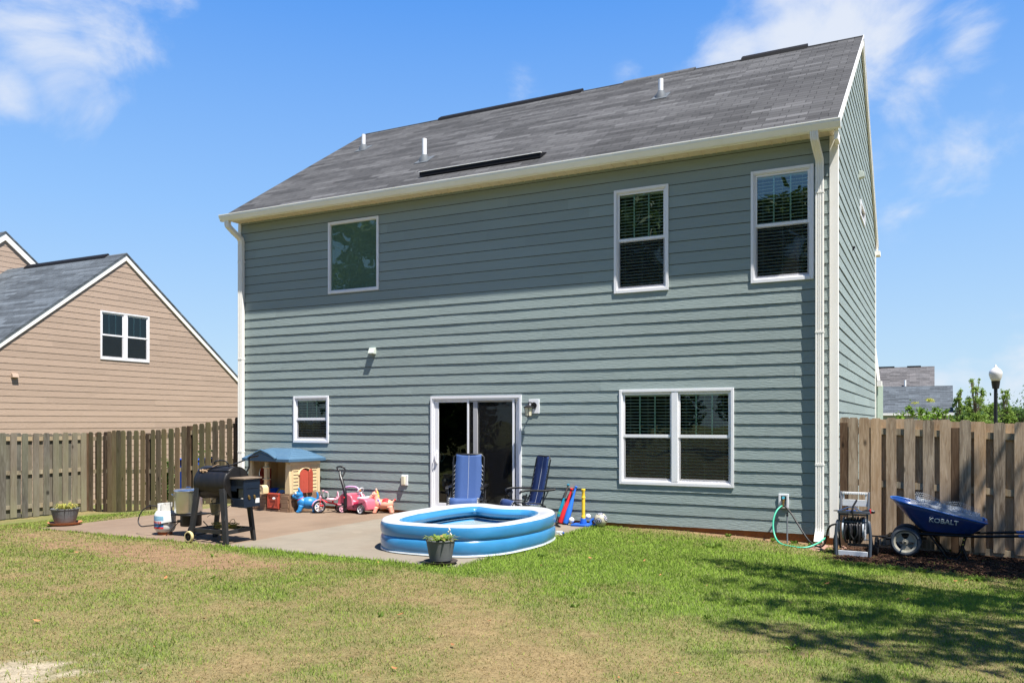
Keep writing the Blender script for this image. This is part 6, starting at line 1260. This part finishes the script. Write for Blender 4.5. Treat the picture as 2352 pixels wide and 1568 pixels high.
b = MB(); b.prism([(-.17, -.13, 0), (.13, -.13, 0), (.13, .10, 0), (-.02, .17, 0), (-.17, .10, 0)][::1], (0, 0, .035)); b.cyl((-.01, .02, .036), (-.01, .02, .12), .055, .045, 20); b.build('base', 'tee_blue', te, bevel=.006)
b = MB(); b.M = Matrix.Translation((.16, .06, .06)) @ Matrix.Rotation(R(70), 4, 'X'); b.lathe([(.035, -.03), (.065, -.03), (.065, .03), (.035, .03)], 20, closed=True); b.build('pedal', 'tee_blue', te)
b = MB(); b.lathe([(.030, .121), (.034, .123), (.034, .16), (.028, .165), (.028, .44), (.033, .445), (.033, .465), (.028, .47), (.024, .55), (.033, .57), (.033, .59), (.026, .595), (0, .58)], 20, Matrix.Translation((-.01, .02, 0))); b.build('post', 'yellow_plastic', te, smooth=.6)
for p, l in (((-3.90, -.26, .035), 'white plastic ball resting beside the blue tee base'), ((-3.68, -.09, .085), 'white plastic ball tucked behind the yellow tee post')):
    b = MB(); b.ball((0, 0, 0), .046 if p[0] < -3.8 else .046, 20, 12); o = b.build('toy_ball', 'white_plastic', None, smooth=4); o.location = p; tag(o, l, 'ball', 'white balls by the tee')
# football of pale panels with round blue emblems
sb = thing('soccer_ball', 'worn silver and gold ball with round blue emblems', 'ball', (-3.42, -.20, .06))
b = MB(); b.ball((0, 0, 0), .108, 32, 20); b.build('skin', mat('ball_silver', (190, 186, 170), .35, .1, var=.08, dirt=(150, 134, 92), dscale=6, damt=.6), sb, smooth=4)
mat('ink_navy', (30, 44, 90), .4); mat('ink_white', (225, 225, 225), .4)
for d in (Vector((.05, -1, -.1)), Vector((.0, -.25, 1)), Vector((-1, -.3, .3)), Vector((1, -.2, .3))):
    M = Vector((0, 0, 1)).rotation_difference(d.normalized()).to_matrix().to_4x4()
    b = MB(); b.M = M; b.lathe([(0, .1093), (.02, .1075), (.04, .1015), (.048, .0985)], 24); e = b.build('emblem', 'ink_navy', sb, smooth=4)
    b = MB(); b.M = M; b.lathe([(.031, .1052), (.0355, .1036)], 24); b._add([(-.004, -.02, .1098), (.004, -.02, .1098), (.004, .02, .1098), (-.004, .02, .1098)], [(0, 1, 2, 3)]); b.build('emblem_ring', 'ink_white', e, smooth=0)
# little white trigger spray lying on the slab edge
sp1 = thing('spray_bottle_head', 'small white trigger spray head lying at the patio edge', 'sprayer', (-3.56, -1.50, -.035), R(20))
b = MB(); b.box(-.05, -.015, .03, .04, .015, .06); b.prism([(-.05, -.012, .03), (-.02, -.012, .03), (-.035, -.012, -.0), (-.06, -.012, -.0)], (0, .024, 0)); b.cyl((.0, 0, .035), (.025, 0, .0), .016); b.build('head', 'white_plastic', sp1, bevel=.005)
b = MB(); b.box(.041, -.012, .02, .065, .012, .045); b.build('nozzle', 'tee_blue', sp1, bevel=.003)
# ---------------------------------------------------------------- hoses and post by the downspout
b = MB(); b.tube(smoothpath([(-.640, -.07, .40), (-.666, -.09, .383), (-.702, -.14, .339), (-.729, -.2, .26), (-.737, -.26, .159), (-.718, -.32, .047), (-.677, -.38, -.041), (-.624, -.44, -.085), (-.558, -.5, -.105), (-.44, -.58, -.110), (-.309, -.62, -.112), (-.205, -.58, -.10), (-.108, -.48, -.060), (-.051, -.38, -.022), (-.014, -.28, .004)], 5), .0125, 10)
o = b.build('garden_hose', 'green_hose', None, smooth=4); tag(o, 'green garden hose looping down from the tap box', 'hose')
b = MB(); b.tube(smoothpath([(-.615, -.07, .40), (-.586, -.09, .385), (-.505, -.14, .303), (-.41, -.2, .171), (-.314, -.28, .044), (-.233, -.36, -.044), (-.163, -.42, -.085), (-.094, -.48, -.10), (-.038, -.55, -.085), (.015, -.66, -.017), (.05, -.8, .095), (.075, -.90, .19), (.12, -.93, .255), (.19, -.93, .28)], 5), .0125, 10)
o = b.build('garden_hose', 'rubber_hose', None, smooth=4); tag(o, 'black garden hose running from the tap box to the reel cart', 'hose')
st = thing('riser_pipe', 'short grey riser pipe with black cap standing in the soil below the tap', 'pipe', (-.535, -.30, -.14))
b = MB(); b.cyl((0, 0, 0), (0, 0, .42), .0105, n=12); b.build('pipe', 'grey_plastic', st)
b = MB(); b.lathe([(0, .42), (.016, .42), (.016, .44), (.011, .45), (.014, .46), (.014, .475), (0, .476)], 12); b.build('cap', 'black_plastic', st)
mat('pinkish_stone', (150, 118, 104), .95, var=.25, vscale=14, bump=.6, bscale=20)
b = MB(); b.box(-.12, -.28, -.02, .10, .20, .03); o = b.build('splash_block', 'pinkish_stone', None, bevel=.012); o.location = (-.10, -.50, -.14); o.rotation_euler = (R(4), 0, R(-6)); tag(o, 'small pinkish stone splash block under the downspout', 'splash block')
b = MB()
for i in range(14): b.ball((random.uniform(-.2, .25), random.uniform(-.5, -.1), -.128), (random.uniform(.012, .035), random.uniform(.01, .03), random.uniform(.008, .02)), 8, 6, rot=(0, 0, random.random()*3))
tag(b.build('pebbles', 'pinkish_stone', None), 'loose pebbles round the downspout foot', 'stones', kind='stuff')

# ---------------------------------------------------------------- hose reel cart
rc = thing('hose_reel_cart', 'grey and white hose reel cart wound with black hose', 'hose reel', (.39, -.93, -.13), R(-3))
def pair(fn, name, m, **k):
    for s in (-1, 1): b = MB(); fn(b, s); b.build(name, m, rc, **k)
pair(lambda b, s: b.tube(smoothpath([(.205*s, -.02, .0), (.212*s, -.01, .22), (.200*s, .0, .40), (.185*s, .02, .46)], 4), .020, 8), 'leg', 'dark_grey_plastic')
pair(lambda b, s: b.box(.172*s-.012, -.01, .30, .172*s+.012, .03, .555), 'front_post', 'dark_grey_plastic', bevel=.004)
pair(lambda b, s: b.bar((.190*s, .02, .44), (.205*s, .32, .06), .022, .030), 'rear_leg', 'dark_grey_plastic')
b = MB(); b.box(-.16, -.008, .44, .16, .008, .455); b.box(-.16, -.008, .53, .16, .008, .548)
for i in range(9): b.box(-.15+i*.036, -.004, .456, -.144+i*.036, .004, .529)
b.build('front_rail', 'dark_grey_plastic', rc, bevel=.002)
b = MB(); b.box(-.19, -.03, .556, .21, .14, .572); b.box(-.19, -.03, .573, .21, -.022, .592); b.build('tool_tray', 'dark_grey_plastic', rc, bevel=.004)
pair(lambda b, s: b.bar((.168*s, .14, .56), (.172*s, .17, .83), .022, .03), 'handle_post', 'grey_plastic', bevel=.004)
b = MB(); b.box(-.155, .145, .795, .155, .185, .825)
for i in range(11): b.box(-.12+i*.023, .140, .796, -.11+i*.023, .1445, .818)
b.box(-.155, .15, .64, .155, .162, .725); b.box(-.15, .15, .726, -.128, .165, .794); b.box(.128, .15, .726, .15, .165, .794); b.build('push_handle', 'white_plastic', rc, bevel=.006)
b = MB(); b.box(-.18, -.03, .0, .18, -.012, .068); b.build('foot_bar', 'pale_grey_plastic', rc, bevel=.004)
b = MB(); b.box(-.16, .22, .185, .16, .235, .205); b.build('back_bar', 'pale_grey_plastic', rc, bevel=.003)
RXM = Matrix.Translation((0, .12, .345)) @ Matrix.Rotation(R(90), 4, 'Y')
for x in (-.125, .125): b = MB(); b.M = RXM; b.lathe([(.03, x-.006), (.135, x-.006), (.15, x-.010), (.15, x+.010), (.135, x+.006), (.03, x+.006)], 32, closed=True); b.build('reel_flange', 'pale_grey_plastic', rc, smooth=.6)
b = MB(); rs = random.Random(4)
for i in range(8):
    x = -.098+i*.028; r = .142+rs.uniform(-.012, .012)
    b.tube([(x+.012*math.sin(a*PH/12+i), .12+r*math.cos(a*PH/12), .345+r*math.sin(a*PH/12)-(.03 if 13 < a < 23 else 0)*rs.random()) for a in range(24)], .0135, 7, closed=True)
for i in range(5): x = -.08+i*.04; b.tube(smoothpath([(x, -.02, .42), (x+rs.uniform(-.03, .03), -.045, .30), (x+rs.uniform(-.04, .04), -.02, .19), (x, .06, .17)], 4), .0125, 7)
b.M = RXM; b.lathe([(0, -.12), (.125, -.118), (.125, .118), (0, .12)], 24); b.build('hose_coil', 'rubber_hose', rc, smooth=4)
b = MB(); b.tube(smoothpath([(.21, .15, .26), (.27, .15, .26), (.34, .14, .262)], 3), .011, 8); b.cyl((.30, .14, .262), (.38, .14, .262), .016, n=10); b.build('crank', 'black_plastic', rc)
for s in (-1, 1): wheel_part(rc, (.255*s, .27, .12), .12, .035, (1, 0, 0), 'black_rubber', 'black_plastic', 5)
# a wand and a nozzle lying on the tray
wn = thing('spray_wand', 'curved chrome spray wand with black and red nozzle lying on the reel cart', 'hose nozzle', (.39, -.90, .455))
b = MB(); b.tube(smoothpath([(-.20, -.02, .0), (-.14, -.02, .015), (-.06, -.02, .05), (.02, -.02, .05), (.08, -.02, .01), (.12, -.02, .0)], 5), .0075, 8); b.build('tube', 'chrome', wn)
b = MB(); b.tube([(.11, -.02, .0), (.17, -.02, .008), (.24, -.02, .004), (.265, -.02, .0)], [.014, .026, .024, .012], 12); b.tube([(-.24, -.02, -.003), (-.19, -.02, 0)], [.006, .009], 8); b.build('nozzle', 'black_plastic', wn)
b = MB(); b.box(.198, -.052, -.02, .218, -.006, .036); b.build('trigger', 'red_paint', wn, bevel=.004)
b = MB(); b.tube(smoothpath([(.005, -.045, -.10), (-.005, -.06, .0), (.0, -.05, .06), (.03, -.03, .12), (.045, -.02, .15)], 5), .0125, 8); b.build('hose_end', 'rubber_hose', wn)
b = MB(); b.tube([(-.09, .0, -.005), (.03, .0, .0)], [.012, .016], 8); b.build('blue_fitting', 'tee_blue', wn)

# ---------------------------------------------------------------- wheelbarrow (x towards the handles, front wheel at the origin)
wb_ = thing('wheelbarrow', 'blue two wheeled wheelbarrow standing by the tan fence', 'wheelbarrow', (1.0, -.60, -.135), R(-1))
mat('rim_blue', (38, 92, 164), .3, var=.05); mat('tray_blue', (14, 54, 116), .33, var=.08, vscale=5, dirt=(40, 74, 120), dscale=6, damt=.3, coat=.3); mat('barrow_black', (20, 20, 22), .45, .3, var=.2); mat('lettering_grey', (190, 200, 204), .5); mat('grip_blue', (58, 96, 150), .5, var=.1); mat('barrow_tyre', (58, 68, 78), .8, var=.15, vscale=12, dirt=(96, 92, 84), dscale=9, damt=.35); mat('barrow_rim', (176, 172, 156), .5, var=.06, dirt=(130, 122, 100), dscale=14, damt=.5)
RIM = [(-.185, .225, .755), (-.175, .10, .748), (-.12, -.03, .735), (0, -.09, .705), (.25, -.105, .648), (.55, -.105, .575), (.80, -.10, .515), (.915, -.085, .490), (.93, .02, .488), (.93, .225, .486)]
RIM += [(x, .45-y, z) for x, y, z in RIM[::-1][1:]]; RIM = RIM[:-1]
BOT = []
def bott(p):
    x, y, z = p; u = (x+.185)/1.115; return (.175+.59*u**1.0, .225+(y-.225)*.66, .345-.012*u)
n = len(RIM); rim = [Vector(p) for p in smoothpath(RIM, 4, closed=True)]; n = len(rim)
b = MB(); vs = []; K = 6
for p in rim:
    q = Vector(bott(p))
    for k in range(K+1): t_ = k/K; s = t_**.92; vs.append(p.lerp(q, s)+Vector((0, 0, -.012*math.sin(t_*PH))))
fs = [(i*(K+1)+k, ((i+1) % n)*(K+1)+k, ((i+1) % n)*(K+1)+k+1, i*(K+1)+k+1) for i in range(n) for k in range(K)]; fs.append(tuple(i*(K+1)+K for i in range(n)))
b._add(vs, fs); ty = b.build('tray', 'tray_blue', wb_, smooth=.9, solid=.006)
b = MB(); b.tube([p+Vector((0, 0, .0)) for p in rim], .011, 8, closed=True); b.build('rim', 'rim_blue', ty, smooth=4)
M = Matrix.Translation((.445, -.098, .488)) @ Matrix.Rotation(R(5), 4, 'Y') @ Matrix.Rotation(R(90+23), 4, 'X'); text('KOBALT', .086, 'lettering_grey', M, ty, bold=.0012, ext=.004, sx=1.04)
for y in (0., .45):
    q = Matrix.Translation((0, y, .19)) @ Matrix.Rotation(R(90), 4, 'X'); b = MB(); b.M = q; b.lathe([(.142, -.045), (.165, -.05), (.182, -.036), (.190, -.012), (.190, .012), (.182, .036), (.165, .05), (.142, .045)], 40, closed=True); wt = b.build('wheel', 'barrow_tyre', wb_, smooth=4)
    b = MB(); b.M = q; b.lathe([(.116, -.03), (.138, -.04), (.145, -.036), (.145, .036), (.138, .04), (.116, .03)], 40, closed=True)
    for i in range(3):
        a = 2*PH*i/3+.55; P = lambda r, da: Vector((r*math.cos(a+da), r*math.sin(a+da), 0)); t0, t1 = -.014, .014
        pl = [P(.03, -1.0), P(.07, -.50), P(.125, -.62), P(.125, -.30), P(.125, 0), P(.125, .30), P(.125, .62), P(.07, .50), P(.03, 1.0)]; b.prism([v+Vector((0, 0, t0)) for v in pl], (0, 0, t1-t0))
    b.lathe([(0, -.032), (.036, -.030), (.038, -.02), (.038, .02), (.036, .03), (0, .032)], 20); b.lathe([(0, .032), (.016, .033), (.014, .05), (0, .052)], 12); b.build('rim', 'barrow_rim', wt, smooth=.6)
b = MB(); b.cyl((0, -.08, .19), (0, .53, .19), .010, n=10); b.bar((-.20, .05, .235), (.25, .05, .245), .03, .035); b.bar((-.20, .40, .235), (.25, .40, .245), .03, .035); b.bar((-.20, .05, .235), (-.20, .40, .235), .03, .035); b.cyl((-.23, -.03, .225), (-.17, -.03, .225), .022, n=10); b.build('axle', 'barrow_black', wb_)
for y in (.02, .43):
    b = MB(); b.tube(smoothpath([(.10, y, .30), (.60, y, .305), (.85, y, .31), (1.18, y, .335), (1.30, y, .345)], 4), .018, 10); hd_ = b.build('handle', 'barrow_black', wb_)
    b = MB(); b.cyl((1.27, y, .343), (1.43, y, .352), .021, n=14); b.build('grip', 'grip_blue', hd_); b = MB(); b.cyl((1.43, y, .352), (1.475, y, .355), .019, n=12); b.build('grip_end', 'barrow_black', hd_)
for y in (.02, .43):
    b = MB(); b.tube([(.28, y, .30), (.46, y, .04), (.50, y, .005), (.60, y, .005), (.64, y, .06), (.70, y, .30)], .0115, 8); b.tube([(.66, y, .14), (.72, y, -.02)], .0115, 8); b.build('leg', 'barrow_black', wb_)
b = MB(); b.box(.20, .03, .318, .76, .06, .332); b.box(.20, .39, .318, .76, .42, .332); b.tube([(.63, .02, .12), (.63, .43, .12)], .009, 8); b.build('brace', 'barrow_black', wb_)
for z in (.10, .20, .26): b = MB(); b.cyl((.675-.2*(.26-z), .005, z), (.675-.2*(.26-z), -.002, z), .009, n=8); b.build('bolt', 'chrome', wb_)
# wire in the tray
mat('galvanised_wire', (190, 196, 200), .5, .2, var=.15)
def hexsheet(fn, nu, nv, r):
    b = MB()
    for i in range(nu):
        for j in range(nv):
            u0 = i/nu; v0 = j/nv; o_ = .5/nu*(j % 2)
            p = [fn(min(1, u0+o_), v0), fn(min(1, u0+o_+.5/nu), min(1, v0+.35/nv)), fn(min(1, u0+o_+.5/nu), min(1, v0+1/nv)), fn(min(1, u0+o_+1./nu), v0)]
            for a, c in ((p[0], p[1]), (p[1], p[2]), (p[1], p[3])):
                if (Vector(a)-Vector(c)).length > 1e-4: b._add([Vector(a)+Vector((0, 0, r)), Vector(a)+Vector((r*.8, -r*.8, -r)), Vector(a)-Vector((r*.8, -r*.8, r)), Vector(c)+Vector((0, 0, r)), Vector(c)+Vector((r*.8, -r*.8, -r)), Vector(c)-Vector((r*.8, -r*.8, r))], [(0, 1, 4, 3), (1, 2, 5, 4), (2, 0, 3, 5)])
    return b
cw = thing('chicken_wire', 'loose roll of chicken wire heaped in the wheelbarrow', 'wire mesh', wb_.location, R(-1))
zt_ = lambda x: .755-.24*(x+.185)
rs = random.Random(6)
wob = [(rs.uniform(-1, 1), rs.uniform(-1, 1)) for _ in range(40)]
def roll(r0):
    def f(u, v):
        x = .12+.74*u; a = v*2*PH+.3; k = wob[int(u*30) % 40]; r = r0*(1+.10*math.sin(u*17+v*9)); return (x, .26+r*math.cos(a), zt_(x)+.03+.85*r*math.sin(a)+.006*k[0])
    return f
for r0, nm in ((.062, 'outer_coil'), (.048, 'middle_coil'), (.034, 'inner_coil')): hexsheet(roll(r0), 36, 16, .0017).build(nm, 'galvanised_wire', cw, smooth=0)
hexsheet(lambda u, v: (.10+.76*u, .31+.02*math.sin(u*9), zt_(.10+.76*u)+.01+v*(.135+.02*math.sin(u*11))), 34, 6, .0015).build('loose_edge', 'galvanised_wire', cw, smooth=0)
hc = thing('wire_cloth', 'flat sheet of fine square wire cloth lying in front of the chicken wire', 'wire mesh', wb_.location, R(-1)); b = MB()
fh = lambda u, v: Vector((.06+.82*u, -.06+.22*v, zt_(.06+.82*u)-.012+.05*v+.006*math.sin(u*8)))
for i in range(61): b.bar(fh(i/60, 0), fh(i/60, 1), .0034, .0026)
for j in range(17): 
    for i in range(6): b.bar(fh(i/6, j/16), fh((i+1)/6, j/16), .0034, .0026)
b.build('mesh', 'galvanised_wire', hc, smooth=0)
